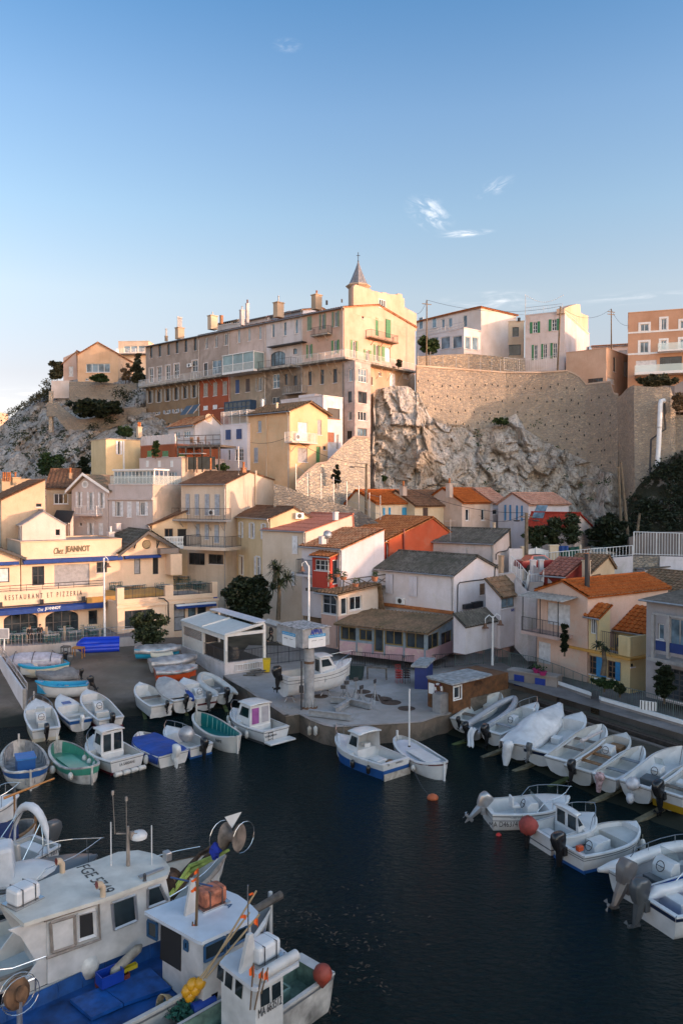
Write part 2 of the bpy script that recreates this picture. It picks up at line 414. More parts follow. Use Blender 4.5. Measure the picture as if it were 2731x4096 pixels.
RA=V((-.51,.86,0));RB=V((.86,.51,0));RO=V((7.2,50.9,0))
def rz(x,y):return-.05+(V((x,y,0))-RO).dot(RB)*.14
M_slip=pls('slip_concrete',(.10,.085,.065),.8,.0,(.05,.045,.033),.8)
for M_ in(M_slip,M_ramp):
 nt=M_.node_tree;b=nt.nodes['Principled BSDF'];gn=nt.nodes.new('ShaderNodeNewGeometry');sz=nt.nodes.new('ShaderNodeSeparateXYZ');nt.links.new(gn.outputs['Position'],sz.inputs[0])
 ad=nt.nodes.new('ShaderNodeMath');ad.operation='MULTIPLY_ADD';ad.inputs[1].default_value=.5;nt.links.new(_noise(nt,gn.outputs['Position'],.7,5),ad.inputs[0]);nt.links.new(sz.outputs[2],ad.inputs[2])
 c0=b.inputs['Base Color'].links[0].from_socket;nt.links.new(_mix(nt,_ramp(nt,ad.outputs[0],[(.38,.93),(.72,0)]),c0,(.014,.017,.011)),b.inputs['Base Color'])
def rs_fn(u,v):
 p=RO+RA*(-46+50*u)+RB*(-4+13*v);z=rz(p.x,p.y)+noise.noise(V((p.x*.7,p.y*.7,0)))*.06
 return(p.x,p.y,z)
r=MB().grid(rs_fn,70,30).bd('right_slipway',M_slip,smooth=180,fixn=False);tag(r,kind='structure')
def st_fn(u,v):
 p=RO+RA*(-46+52*u)+RB*(9.0+14*v);return(p.x,p.y,1.62)
r=MB().grid(st_fn,10,4).bd('street',pls('street_paving',(.22,.21,.20),.6,0,(.13,.12,.11),.4),fixn=False);tag(r,kind='structure')
def rockmat(key,pale,ochre,dark,green,thr=.56):
 m,nt,b=_new(key);co=_coord(nt,(1,1,1),False);cs=_coord(nt,(1,1,.45),False)
 n1=_noise(nt,co,.22,8,.62,.4);n2=_noise(nt,cs,.8,9,.7,.8);n3=_noise(nt,co,3.2,8,.72);n4=_noise(nt,co,.09,4,.6)
 c=_mix(nt,_ramp(nt,n1,[(.42,0),(.66,1)]),pale,ochre)
 c=_mix(nt,_ramp(nt,n2,[(.50,0),(.66,.9)]),c,mul(ochre,.55))
 v=_n(nt,'ShaderNodeTexVoronoi',Scale=.62);v.feature='DISTANCE_TO_EDGE'
 wn=_n(nt,'ShaderNodeTexNoise',Scale=.7,Detail=5);nt.links.new(cs,wn.inputs['Vector'])
 nt.links.new(_mix(nt,.5,cs,wn.outputs['Color'],'ADD'),v.inputs['Vector'])
 cr=_ramp(nt,v.outputs['Distance'],[(.0,1),(.05,0)])
 mm=nt.nodes.new('ShaderNodeMath');mm.operation='MULTIPLY';nt.links.new(cr,mm.inputs[0]);nt.links.new(_ramp(nt,n2,[(.42,0),(.6,.8)]),mm.inputs[1])
 c=_mix(nt,mm.outputs[0],c,dark)
 c=_mix(nt,_ramp(nt,n3,[(.34,.75),(.52,0)]),c,mul(dark,1.6))
 gm=_noise(nt,co,.5,7,.66)
 c=_mix(nt,_ramp(nt,gm,[(thr,0),(thr+.04,.92)]),c,green)
 nt.links.new(c,b.inputs['Base Color']);b.inputs['Roughness'].default_value=.95;b.inputs['Specular IOR Level'].default_value=.15
 ad=nt.nodes.new('ShaderNodeMath');ad.operation='ADD';nt.links.new(n3,ad.inputs[0]);nt.links.new(n2,ad.inputs[1])
 _bump(nt,b,ad.outputs[0],1.0,.5)
 MATS[key]=m;return m
M_rock=rockmat('limestone_rock',(.70,.66,.61),(.50,.43,.35),(.09,.075,.062),(.05,.055,.03),.67)
M_rock_l=rockmat('left_limestone',(.58,.55,.53),(.46,.40,.35),(.08,.075,.07),(.035,.042,.026),.57)
def rnoise(p,s,oct=5,ridged=True):
 q=p*s
 return(noise.ridged_multi_fractal(q,.9,2.1,oct,1.0,2.0)-1.0)if ridged else noise.fractal(q,1.0,2.0,oct)
def interp(tab,x):
 if x<=tab[0][0]:return tab[0][1]
 for(x0,y0),(x1,y1)in zip(tab,tab[1:]):
  if x<=x1:return y0+(y1-y0)*(x-x0)/(x1-x0)
 return tab[-1][1]
WALL=[]
for dx,Y in((955,113.2),(1010,115.5),(1080,117.5),(1160,118.5),(1240,118),(1320,116),(1380,113),(1418,110)):
 p=Q(zd(dx,900),Y);WALL.append((p.x,Y))
wallY=lambda x:interp(WALL,x)
def crack(p,s,dep):
 q=V((p.x*s+noise.noise(p*s*.8)*.8,p.y*s*.5,p.z*s*.6+noise.noise(p*s*.7+V((5,5,5)))*.8));d=noise.voronoi(q)[0]
 return dep*max(0,1-(d[1]-d[0])*4.5)-dep*.7*noise.noise(noise.voronoi(q)[1][0]*7.3)
def facet(p,s,amp):
 q=V((p.x*s+noise.noise(p*s*1.3)*.25,p.y*s*.4,p.z*s*.7+p.x*s*.25));c=noise.voronoi(q)[1][0];g=noise.noise_vector(c*5.7);k=noise.noise(c*3.1+V((9,1,4)))
 return amp*(k*.9+(q-c).dot(g)*1.5)
ROCKTOP=[(690,1128),(720,1100),(770,1075),(810,1045),(840,1015),(851,1000),(856,905),(870,893),(900,888),(935,888),(962,905),(985,950),(1000,972),(1060,975),(1110,985),(1150,968),(1185,950),(1200,985),(1240,1012),(1290,1032),(1330,1050),(1375,1072),(1410,1095),(1430,1140),(1480,1200)]
def cliff_fn(u,v):
 dxp=675+(1490-675)*u
 ty=interp(ROCKTOP,dxp);yw=112 if dxp<955 else wallY(Q(zd(dxp,900),114).x)
 if dxp<860:yw=103+(dxp-675)/185*7
 yw-=1.8 if dxp>955 else 0;top=Q(zd(dxp,ty),yw-.6);zt=top.z;zb=8.0
 if v<.1:
  k=v/.1;z=zt-.3*(1-k);y=yw+4.5*(1-k)-.6
 else:
  k=(v-.1)/.9;z=zt+(zb-zt)*k;y=yw-.6-(zt-z)*.42-1.2*sin(min(1,k*2)*pi/2)
 x=(zd(dxp,0)[0]-CX)/F*y
 p=V((x,y,z));amp=min(1,v*5)*.95
 d=rnoise(V((p.x,p.y*.6,p.z*.7)),.09,3)*1.5+facet(p,.24,2.2)+facet(p+V((50,0,0)),.6,.95)+facet(p+V((0,0,30)),1.5,.32)+noise.fractal(p*2.2,1,2,3)*.12-crack(p,.2,.9)
 q=V((p.x+noise.noise(p*.5)*.5*amp,p.y-d*amp,p.z+noise.noise(p*.4+V((7,7,7)))*.5*amp))
 return q
c=MB().grid(cliff_fn,250,150).bd('cliff',M_rock,smooth=22,fixn=False);tag(c,kind='structure')
HILL=[(-120,1075),(-40,1010),(0,982),(40,945),(85,912),(110,896),(125,880),(180,868),(250,866),(340,860),(420,860)]
def hill_fn(u,v):
 dxp=-140+560*u
 ty=interp(HILL,dxp);Yt=150-max(0,(dxp-110))*.02
 top=Q(zd(dxp,ty),Yt);zt=top.z
 zb=6.0
 if v<.12:
  k=v/.12;y=Yt+14*(1-k);z=zt-.5*(1-k)
 else:
  k=(v-.12)/.88;z=zt+(zb-zt)*k**.92;y=Yt-46*k
 x=(zd(dxp,0)[0]-CX)/F*y
 p=V((x,y,z));amp=min(1,max(.15,(v-.06)*5))
 d=rnoise(V((p.x,p.y*.5,p.z*.5)),.1,4)*1.6+facet(p,.2,2.2)+facet(p+V((90,0,0)),.5,.9)+facet(p+V((0,0,30)),1.3,.3)-crack(p,.17,.9)
 return V((p.x,p.y-d*amp,p.z+noise.noise(p*.3)*.6*amp))
c=MB().grid(hill_fn,170,130).bd('rocky_hill',M_rock_l,smooth=22,fixn=False);tag(c,kind='structure')
OCC=[(-80,11),(60,11.3),(68,11),(74,15),(78,15.5),(84,21),(90,22),(96,21.5),(104,25),(112,26),(118,31),(122,33.5),(132,34.5),(190,35)]
def occ_fn(u,v):
 uu=-80+270*u;zr=interp(OCC,uu)-0.0
 nn=V((.31,.95,0));ss=V((.95,-.31,0));s=34+60*v
 base=nn*uu+ss*s
 prof=1-abs(v-.35)/.65 if v>.35 else v/.35
 z=-3+(zr+.158*(34+21)+3+rnoise(V((uu,0,0)),.2,4,False)*.5)*max(0,prof)
 return V((base.x,base.y,z))
c=MB().grid(occ_fn,135,24).bd('unseen_shade_ridge',M_soil,smooth=180,fixn=False);tag(c,kind='structure')  # added ridge outside the view, crest shaped to shade harbour and cliff
# ================================================================ building kit
Z=V((0,0,1))
def pl(*c):return pls('plaster_'+'_'.join('%d'%round(x*100)for x in c),c)
WFR=pln('white_frame',(.72,.72,.72),.4,var=.08)
WDK=pln('dark_frame',(.05,.05,.055),.4)
W_WOOD=pln('brown_wood',(.17,.09,.05),.6,var=.3,scale=6)
W_GREYW=pln('weathered_wood',(.20,.175,.15),.8,var=.35,scale=5)
M_glass=glassm('window_glass',(.02,.026,.032))
MGB=glassm('bright_glass',(.10,.15,.19))
M_dark=pln('dark_interior',(.012,.012,.013),.8)
def paint(key,c,rough=.5):return pln('paint_'+key,c,rough,var=.18)
SH_BLUE=paint('blue_shutter',(.03,.20,.42));SH_GREEN=paint('green_shutter',(.025,.19,.075));SH_GREY=paint('blue_grey_shutter',(.34,.37,.43))
SWH=paint('white_shutter',(.68,.69,.72));SH_BROWN=paint('brown_shutter',(.06,.035,.03));SH_TAUPE=paint('taupe_shutter',(.30,.27,.24))
SH_SAGE=paint('sage_shutter',(.17,.23,.15));SH_ROLL=paint('roller_shutter',(.60,.60,.62));SH_ROLLG=paint('grey_roller',(.30,.30,.32))
SH_CYAN=paint('turquoise_shutter',(.03,.28,.52));SH_DKBLUE=paint('dark_blue_shutter',(.02,.05,.17));SH_GRN2=paint('faded_green_shutter',(.10,.24,.10))
R_ORANGE=tile('orange_tiles',[(.37,.12,.042),(.50,.19,.07),(.20,.11,.065)],.5)
R_NEWOR=tile('new_orange_tiles',[(.36,.09,.018),(.44,.12,.028),(.24,.075,.03)],.25)
RBR=tile('brown_tiles',[(.15,.08,.05),(.24,.13,.08),(.09,.07,.05)],.5)
R_GREY=tile('grey_corrugated',[(.10,.088,.075),(.16,.14,.12),(.05,.05,.035)],.7)
R_PINK=tile('pink_tiles',[(.42,.22,.16),(.55,.32,.24),(.28,.18,.13)],.4)
R_MIX=tile('mixed_tiles',[(.34,.13,.06),(.50,.27,.15),(.18,.13,.09)],.6)
R_RED=tile('red_sheet',[(.32,.035,.02),(.38,.05,.03),(.22,.03,.02)],.3)
R_PINKM=tile('pink_metal_sheet',[(.46,.17,.115),(.52,.20,.14),(.36,.13,.09)],.3)
R_MOSS=tile('mossy_tiles',[(.17,.11,.07),(.26,.16,.10),(.09,.08,.045)],.8)
MIR=pln('dark_iron',(.04,.04,.045),.5,.3);M_wmetal=pln('white_metal',(.66,.66,.66),.35,.1,var=.08)
M_zinc=pln('zinc',(.36,.36,.37),.45,.6,var=.15);M_galv=pln('galvanised_steel',(.42,.42,.43),.4,.7,var=.15)
def roof_plane(mb,e0,e1,r0,r1,kind='roman',th=.1):
 e0,e1,r0,r1=V(e0),V(e1),V(r0),V(r1)
 L=(e1-e0).length;H=((r0+r1)/2-(e0+e1)/2).length
 nrm=(e1-e0).cross(r0-e0).normalized()
 if nrm.z<0:nrm=-nrm
 per,amp,row,step={'roman':(.42,.10,.48,.06),'corr':(.34,.085,3.0,.0),'fine':(.5,.02,.4,.05),'flat':(1.5,0,3,0),'seam':(.45,.03,1.2,.03)}[kind]
 nu=max(2,int(L/per)*4)if amp else 2;nv=max(1,int(H/row))
 rows=[]
 for j in range(nv):
  rows.append((j/nv,step));rows.append(((j+1)/nv-1e-4,0))
 base=len(mb.v)
 for(v,st)in rows:
  for i in range(nu+1):
   u=i/nu;p=e0.lerp(e1,u).lerp(r0.lerp(r1,u),v)
   mb.v.append(p+nrm*(amp*(.5+.5*cos(2*pi*i/4+(pi/4 if 0 else 0)))+st))
 for j in range(len(rows)-1):
  for i in range(nu):
   a=base+j*(nu+1)+i;mb.f.append([a,a+1,a+nu+2,a+nu+1])
 d=-nrm*th
 q=[e0+d,e1+d,r1+d,r0+d]
 mb.add(q,[[0,1,2,3]])
 t=[e0+nrm*(step*.5),e1+nrm*(step*.5),r1,r0]
 for i in range(4):
  j=(i+1)%4;mb.add([q[i],q[j],t[j],t[i]],[[0,1,2,3]])
def rlg(mb,p,q,h=1.0,sp=.22,r=.014,rr=.022,mid=False):
 p,q=V(p),V(q);L=(q-p).length;n=max(1,int(L/sp))
 mb.tb([p+Z*h,q+Z*h],rr,4);mb.tb([p+Z*.08,q+Z*.08],rr*.8,4)
 if mid:mb.tb([p+Z*h*.5,q+Z*h*.5],rr*.8,4)
 for i in range(n+1):
  a=p.lerp(q,i/n);k=r*2.2 if i%8==0 else r
  mb.tb([a,a+Z*h],k,4,cap=False)
class House:
 def __init__(s,name,label,cat,C,Y,zb,L=None,R=None,phi=None,La=None,Lb=None,zt=None,group=None):
  """C: pixel of the near corner at eave height; L / R: pixel (or x) of the far left / right end; zb: base pixel y (if >100) or height"""
  c=Q(C,Y);s.zt=c.z if zt is None else zt
  if phi is None and isinstance(L,tuple):
   pL=P(L,c.z);d=pL-c;phi=math.degrees(atan2(-d.x,d.y))
  phi=45 if phi is None else phi
  s.phi=radians(phi);s.a=V((-sin(s.phi),cos(s.phi),0));s.b=V((cos(s.phi),sin(s.phi),0))
  s.C=V((c.x,c.y,0));s.Y=Y
  s.zb=Q((C[0],zb),Y).z if zb>100 else zb
  def solve(px,d):
   k=(px-CX)/F/FW.y*1.0
   r=ray((px,C[1]));k=r.x/r.y
   return(k*s.C.y-s.C.x)/(d.x-k*d.y)
  if L is not None:La=solve(L[0]if isinstance(L,tuple)else L,s.a)
  if R is not None:Lb=solve(R[0]if isinstance(R,tuple)else R,s.b)
  s.La,s.Lb=La or 8,Lb or 8
  s.root=thg(name,label,cat,s.C+Z*s.zb,group)
  s.ops={'a':[],'b':[]};s.arches=[]
  s.zsp=None
 def ax(s,f):return(s.a,-s.b)if f=='a' else(s.b,-s.a)
 def pt(s,f,u,z,out=0.0):
  d,n=s.ax(f);return s.C+d*u+n*out+Z*z
 def ht(s,f,p,out=0.0):
  d,n=s.ax(f);h=plane_hit(p,s.C+n*out,n);return((h-s.C).dot(d),h.z)
 def hx(s,mb,f,u0,u1,z0,z1,o0,o1):
  d,n=s.ax(f);return mb.obox(s.pt(f,u0,z0,o0),d*(u1-u0),n*(o1-o0),Z*(z1-z0))
 def rct(s,f,p0,p1,out=0.0):
  u0,z1=s.ht(f,p0,out);u1,z0=s.ht(f,p1,out)
  um=s.ht(f,((p0[0]+p1[0])/2,p0[1]),out);lm=s.ht(f,((p0[0]+p1[0])/2,p1[1]),out)
  if u0>u1:u0,u1=u1,u0
  return u0,u1,lm[1],um[1]
 def win(s,f,p0,p1,fr=None,gl=None,nv=2,nh=1,sh=None,sm=None,sur=None,sw=.14,sill=True,rec=.16,door=False,bars=False,name='window',arch=False,label=None):
  u0,u1,z0,z1=s.rct(f,p0,p1);fr=fr or WFR;gl=gl or M_glass
  L=s.La if f=='a' else s.Lb
  u0,u1=max(.08,u0),min(L-.08,u1);z0=max(z0,s.zb+.02)
  if u1-u0<.15 or z1<=z0:return None
  top=s.topmin(f)
  if z1<top-.05:s.ops[f].append((u0,u1,z0,z1));o=-rec
  else:o=.01
  mb=MB();t=min(.09,(u1-u0)*.12);fo=o+.05
  if sh in('closed','roller'):
   nm='shutter' if sh=='closed' else 'roller_shutter'
   k=o+.07 if sh=='roller' else max(o+.12,.02)
   if sh=='closed':
    m=(u0+u1)/2
    for a0,a1 in((u0,m-.012),(m+.012,u1)):
     s.hx(mb,f,a0,a1,z0,z1,k-.05,k)
     n=max(2,int((z1-z0)/.3))
     for i in range(n):
      zz=z0+(z1-z0)*(i+.5)/n;s.hx(mb,f,a0+.05,a1-.05,zz-.03,zz+.03,k-.01,k+.015)
   else:
    s.hx(mb,f,u0,u1,z0,z1,k-.05,k)
    n=max(4,int((z1-z0)/.14))
    for i in range(n):
     zz=z0+(z1-z0)*(i+.5)/n;s.hx(mb,f,u0+.01,u1-.01,zz-.04,zz+.04,k-.01,k+.012)
   w_=mb.bd(nm,sm or SWH,s.root)
  else:
   for(a0,a1,b0,b1)in((u0,u0+t,z0,z1),(u1-t,u1,z0,z1),(u0+t,u1-t,z0,z0+t),(u0+t,u1-t,z1-t,z1)):
    s.hx(mb,f,a0,a1,b0,b1,o,fo)
   for i in range(1,nv):
    m=u0+(u1-u0)*i/nv;s.hx(mb,f,m-t*.45,m+t*.45,z0+t,z1-t,o+.002,fo-.004)
   for i in range(1,nh):
    m=z0+(z1-z0)*i/nh;s.hx(mb,f,u0+t,u1-t,m-t*.35,m+t*.35,o+.004,fo-.008)
   if arch:
    r=(u1-u0)/2;m=(u0+u1)/2;hh=min(r*.55,.3*(z1-z0));ab=MB()
    for i in range(14):
     a0,a1=pi*i/14,pi*(i+1)/14;x0,x1=m-r*cos(a0),m-r*cos(a1)
     ab.poly(s.pt(f,x0,z1+.02,.006),s.pt(f,x1,z1+.02,.006),s.pt(f,x1,z1-hh*(1-sin(a1)),.006),s.pt(f,x0,z1-hh*(1-sin(a0)),.006))
    s.arches.append(ab)
   w_=mb.bd(name,fr,s.root,label and None)
   if label:w_['label']=label
   pb=MB();pb.poly(s.pt(f,u0+t*.5,z0+t*.5,o+.015),s.pt(f,u1-t*.5,z0+t*.5,o+.015),s.pt(f,u1-t*.5,z1-t*.5,o+.015),s.pt(f,u0+t*.5,z1-t*.5,o+.015))
   pb.bd('panel' if door else 'pane',gl,w_)
  if sur:
   sb=MB()
   for(a0,a1,b0,b1)in((u0-sw,u0,z0-(.0 if door else sw),z1+sw),(u1,u1+sw,z0-(.0 if door else sw),z1+sw),(u0,u1,z1,z1+sw))+(()if door else((u0,u1,z0-sw,z0),)):
    s.hx(sb,f,a0,a1,b0,b1,-.01,.03)
   sb.bd('surround',sur,w_)
  elif sill and not door:
   sb=MB();s.hx(sb,f,u0-.08,u1+.08,z0-.07,z0,-.02,.09);sb.bd('sill',MWW if sill is True else sill,w_)
  if sh in('open','left','right'):
   hw=max(.28,(u1-u0)*.55)
   for side in((-1,1)if sh=='open' else((1,)if sh=='left' else(-1,))):
    a0,a1=((u1+.02,u1+hw)if side>0 else(u0-hw,u0-.02))
    q=MB();s.hx(q,f,a0,a1,z0-.02,z1+.02,.035,.075)
    n=max(2,int((z1-z0)/.4))
    for i in range(n+1):
     zz=z0+.06+(z1-z0-.12)*i/n;s.hx(q,f,a0+.03,a1-.03,zz-.035,zz+.035,.07,.095)
    q.bd('shutter',sm or SWH,w_)
  if bars:
   q=MB();n=max(2,int((u1-u0)/.18))
   for i in range(1,n):q.tb([s.pt(f,u0+(u1-u0)*i/n,z0,.04),s.pt(f,u0+(u1-u0)*i/n,z1,.04)],.015,4)
   q.bd('window_bars',MIR,w_)
  return w_
 def wins(s,f,z,lst,**kw):
  for q in lst:s.win(f,z(q[0],q[1]),z(q[2],q[3]),**kw)
 def topmin(s,f):
  return s.zt
 def face_mesh(s,mb,o,d,n,L,z0,z1,ops):
  us=sorted({0,L}|{x for q in ops for x in q[:2]});zs=sorted({z0,z1}|{x for q in ops for x in q[2:4]if z0<x<z1})
  for i in range(len(us)-1):
   for j in range(len(zs)-1):
    um,zm=(us[i]+us[i+1])/2,(zs[j]+zs[j+1])/2
    if any(q[0]<um<q[1]and q[2]<zm<q[3]for q in ops):continue
    mb.poly(o+d*us[i]+Z*zs[j],o+d*us[i+1]+Z*zs[j],o+d*us[i+1]+Z*zs[j+1],o+d*us[i]+Z*zs[j+1])
  for(u0,u1,b0,b1)in ops:
   if not(z0<=(b0+b1)/2<z1):continue
   r=-n*.24
   c=[o+d*u0+Z*b0,o+d*u1+Z*b0,o+d*u1+Z*b1,o+d*u0+Z*b1]
   for i in range(4):
    j=(i+1)%4;mb.poly(c[i],c[j],c[j]+r,c[i]+r)
   mb.poly(*[x+r for x in c])
 def fin(s,wall,roof='gable_a',rise=1.5,rf=.5,tm=None,kind='roman',oe=.35,og=.2,zt2=None,lower=None,zsp=None,wall_b=None,fascia=None,parapet=.0,gtr=True,lower_label=None,apex=None,drop=None):
  if apex is not None:
   fa='b' if roof=='gable_a' else 'a';ua,za=s.ht(fa,apex);rise=za-s.zt;rf=max(.1,min(1.0,ua/(s.Lb if fa=='b' else s.La)))
  s.zb-=(drop if drop is not None else(5 if s.C.y>73 else 0))
  A,B,La,Lb,C=s.a,s.b,s.La,s.Lb,s.C;zt=s.zt;zt2=zt if zt2 is None else zt2
  zs=zsp if zsp is not None else s.zb
  mb=MB();mw=MB()
  for f,o,d,n,L in(('a',C,A,-B,La),('b',C,B,-A,Lb)):
   s.face_mesh(mb,o,d,n,L,zs,zt,[q for q in s.ops[f]if q[3]>zs])
   if zs>s.zb+.01:s.face_mesh(mw,o,d,n,L,s.zb,zs,[q for q in s.ops[f]if q[3]<=zs])
  zb2=s.zb
  top_b=zt+rise if(roof=='gable_a' and rf>=1)else zt2 if roof=='gable_a' else zt
  top_a=zt+rise if(roof=='gable_b' and rf>=1)else zt2 if roof=='gable_b' else zt
  mb.poly(C+A*La+Z*zb2,C+A*La+B*Lb+Z*zb2,C+A*La+B*Lb+Z*min(zt,top_b),C+A*La+Z*zt)
  mb.poly(C+B*Lb+Z*zb2,C+A*La+B*Lb+Z*zb2,C+A*La+B*Lb+Z*min(zt,top_a),C+B*Lb+Z*zt)
  tris=[]
  rb=MB()
  if roof=='gable_a':
   m=Lb*rf
   for k in(0,La):
    o=C+A*k
    pts=[o+Z*zt,o+B*Lb+Z*zt]
    if rf>=1:pts+=[o+B*Lb+Z*(zt+rise)]
    else:pts+=([o+B*Lb+Z*zt2]if zt2>zt else[])+[o+B*m+Z*(zt+rise)]
    mb.poly(*pts)
   if rf>=1:mb.poly(C+B*Lb+Z*zt,C+B*Lb+A*La+Z*zt,C+B*Lb+A*La+Z*(zt+rise),C+B*Lb+Z*(zt+rise))
   if tm:
    sl=rise/m if m else 0;e=oe
    roof_plane(rb,C+A*(La+og)-B*e+Z*(zt-sl*e+.06),C-A*og-B*e+Z*(zt-sl*e+.06),C+A*(La+og)+B*m+Z*(zt+rise+.06),C-A*og+B*m+Z*(zt+rise+.06),kind)
    if rf<1:
     s2=(zt+rise-zt2)/(Lb-m)
     roof_plane(rb,C-A*og+B*(Lb+e)+Z*(zt2-s2*e+.06),C+A*(La+og)+B*(Lb+e)+Z*(zt2-s2*e+.06),C-A*og+B*m+Z*(zt+rise+.06),C+A*(La+og)+B*m+Z*(zt+rise+.06),kind)
     rb.tb([C-A*og+B*m+Z*(zt+rise+.1),C+A*(La+og)+B*m+Z*(zt+rise+.1)],.12,6)
  elif roof=='gable_b':
   m=La*rf
   for k in(0,Lb):
    o=C+B*k
    pts=[o+Z*zt,o+A*La+Z*zt]
    if rf>=1:pts+=[o+A*La+Z*(zt+rise)]
    else:pts+=([o+A*La+Z*zt2]if zt2>zt else[])+[o+A*m+Z*(zt+rise)]
    mb.poly(*pts)
   if rf>=1:mb.poly(C+A*La+Z*zt,C+A*La+B*Lb+Z*zt,C+A*La+B*Lb+Z*(zt+rise),C+A*La+Z*(zt+rise))
   if tm:
    sl=rise/m if m else 0;e=oe
    roof_plane(rb,C-B*og-A*e+Z*(zt-sl*e+.06),C+B*(Lb+og)-A*e+Z*(zt-sl*e+.06),C-B*og+A*m+Z*(zt+rise+.06),C+B*(Lb+og)+A*m+Z*(zt+rise+.06),kind)
    if rf<1:
     s2=(zt+rise-zt2)/(La-m)
     roof_plane(rb,C+B*(Lb+og)+A*(La+e)+Z*(zt2-s2*e+.06),C-B*og+A*(La+e)+Z*(zt2-s2*e+.06),C+B*(Lb+og)+A*m+Z*(zt+rise+.06),C-B*og+A*m+Z*(zt+rise+.06),kind)
     rb.tb([C-B*og+A*m+Z*(zt+rise+.1),C+B*(Lb+og)+A*m+Z*(zt+rise+.1)],.12,6)
  elif roof=='hip':
   e=oe;k=min(La,Lb)/2
   c0,c1,c2,c3=C-A*e-B*e,C+A*(La+e)-B*e,C+A*(La+e)+B*(Lb+e),C-A*e+B*(Lb+e)
   if La>=Lb:r0,r1=C+A*k+B*(Lb/2),C+A*(La-k)+B*(Lb/2)
   else:r0,r1=C+A*(La/2)+B*k,C+A*(La/2)+B*(Lb-k)
   zz=Z*(zt-.03);zr=Z*(zt+rise)
   if La>=Lb:fs=[(c1,c0,r1,r0),(c0,c3,r0,r0),(c3,c2,r0,r1),(c2,c1,r1,r1)]
   else:fs=[(c1,c0,r0,r0),(c0,c3,r0,r1),(c3,c2,r1,r1),(c2,c1,r1,r0)]
   for p,q,u,v_ in fs:roof_plane(rb,p+zz,q+zz,u+zr,v_+zr,kind)
  else:
   h=parapet
   rb.poly(C+Z*(zt-h),C+A*La+Z*(zt-h),C+A*La+B*Lb+Z*(zt-h),C+B*Lb+Z*(zt-h))
   cb=MB();t=.12
   s.hx(cb,'a',-.06,La,zt,zt+t,-.3,.06);s.hx(cb,'b',0,Lb,zt+.003,zt+t+.003,-.3,.06)
   cb.obox(C+A*La+Z*(zt+.001)-A*.3,A*.34,B*Lb,Z*t);cb.obox(C+B*Lb+Z*(zt+.002)-B*.3,B*.34,A*La,Z*t)
   cb.bd('coping',tm or wall,s.root)
  if rb.v:rb.bd('roof',(tm if roof!='flat' else M_conc),s.root,fixn=(roof=='flat'))
  mb.bd('wall',wall,s.root,fixn=False)
  for ab in s.arches:ab.bd('arch',wall,s.root,fixn=False)
  if mw.v:
   lo=mw.bd('lower_wall',lower or wall,s.root,fixn=False)
   if lower_label:lo['label']=lower_label
  if gtr and roof in('gable_a',)and tm:
   sl=rise/(Lb*rf);q=MB();zz=zt-sl*oe
   q.tb([C-A*og-B*(oe+.05)+Z*zz,C+A*(La+og)-B*(oe+.05)+Z*zz],.07,6)
   q.tb([C+A*.15-B*(oe)+Z*zz,C+A*.15-B*.09+Z*(zz-.5),C+A*.15-B*.09+Z*(s.zb+.2)],.05,6)
   q.bd('gutter',M_zinc,s.root)
  return s
 def balcony(s,f,p0,p1,depth,slabm=None,h=1.0,th=.16,railm=None,sp=.22,brackets=2,name='balcony',z=None):
  """p0, p1: left and right end of the slab's outer top edge, in pixels"""
  u0,z0=s.ht(f,p0,depth);u1,z1=s.ht(f,p1,depth);z=(z0+z1)/2 if z is None else z
  if u0>u1:u0,u1=u1,u0
  mb=MB();s.hx(mb,f,u0,u1,z-th,z,.004,depth)
  for i in range(brackets):
   uu=u0+(u1-u0)*(i+.5)/brackets
   mb.tb([s.pt(f,uu,z-th,depth*.85),s.pt(f,uu,z-th-depth*.8,.0)],.05,4)
  o=mb.bd(name,slabm or M_conc,s.root)
  q=MB()
  rlg(q,s.pt(f,u0+.03,z,depth-.05),s.pt(f,u1-.03,z,depth-.05),h,sp)
  rlg(q,s.pt(f,u0+.03,z,.05),s.pt(f,u0+.03,z,depth-.05),h,sp);rlg(q,s.pt(f,u1-.03,z,.05),s.pt(f,u1-.03,z,depth-.05),h,sp)
  q.bd('railing',railm or MIR,o)
  return o,u0,u1,z
 def box_part(s,name,f,p0,p1,o0,o1,m,parent=None):
  u0,u1,z0,z1=s.rct(f,p0,p1,o1);mb=MB();s.hx(mb,f,u0,u1,z0,z1,o0,o1);return mb.bd(name,m,parent or s.root)
def chm(parent,ptop,pbot,Y,wpx,m,pots=0,cap=True,potm=None,name='chimney',rz=.75,pot_h=.6):
 t=Q(ptop,Y);b=Q(pbot,Y);wd=wpx*Y/F*.46;mb=MB()
 mb.box(((t.x+b.x)/2,Y,(t.z+b.z)/2),(wd,wd*.8,t.z-b.z),rz)
 if cap:mb.box((t.x,Y,t.z+.05),(wd*1.18,wd*.98,.1),rz)
 o=mb.bd(name,m,parent)
 for i in range(pots):
  k=(i-(pots-1)/2)*wd*.8/max(1,pots);q=MB()
  q.lth([(.12,0),(.11,pot_h*.8),(.14,pot_h*.85),(.14,pot_h)],(t.x+k*cos(rz),Y+k*sin(rz),t.z+.1),8);q.bd('chimney_pot',potm or R_ORANGE,o)
 return o
def ac_unit(parent,h,f,p0,p1):
 u0,u1,z0,z1=h.rct(f,p0,p1,.3);mb=MB();h.hx(mb,f,u0,u1,z0,z1,.06,.36)
 o=mb.bd('air_conditioner',WFR,parent);q=MB();d,n=h.ax(f);r=min(u1-u0,z1-z0)*.38
 q.lth([(r,0),(r,.02),(r*.3,.03)],h.pt(f,u0+(u1-u0)*.45,(z0+z1)/2,.36),12,n);q.bd('fan',MIR,o);return o
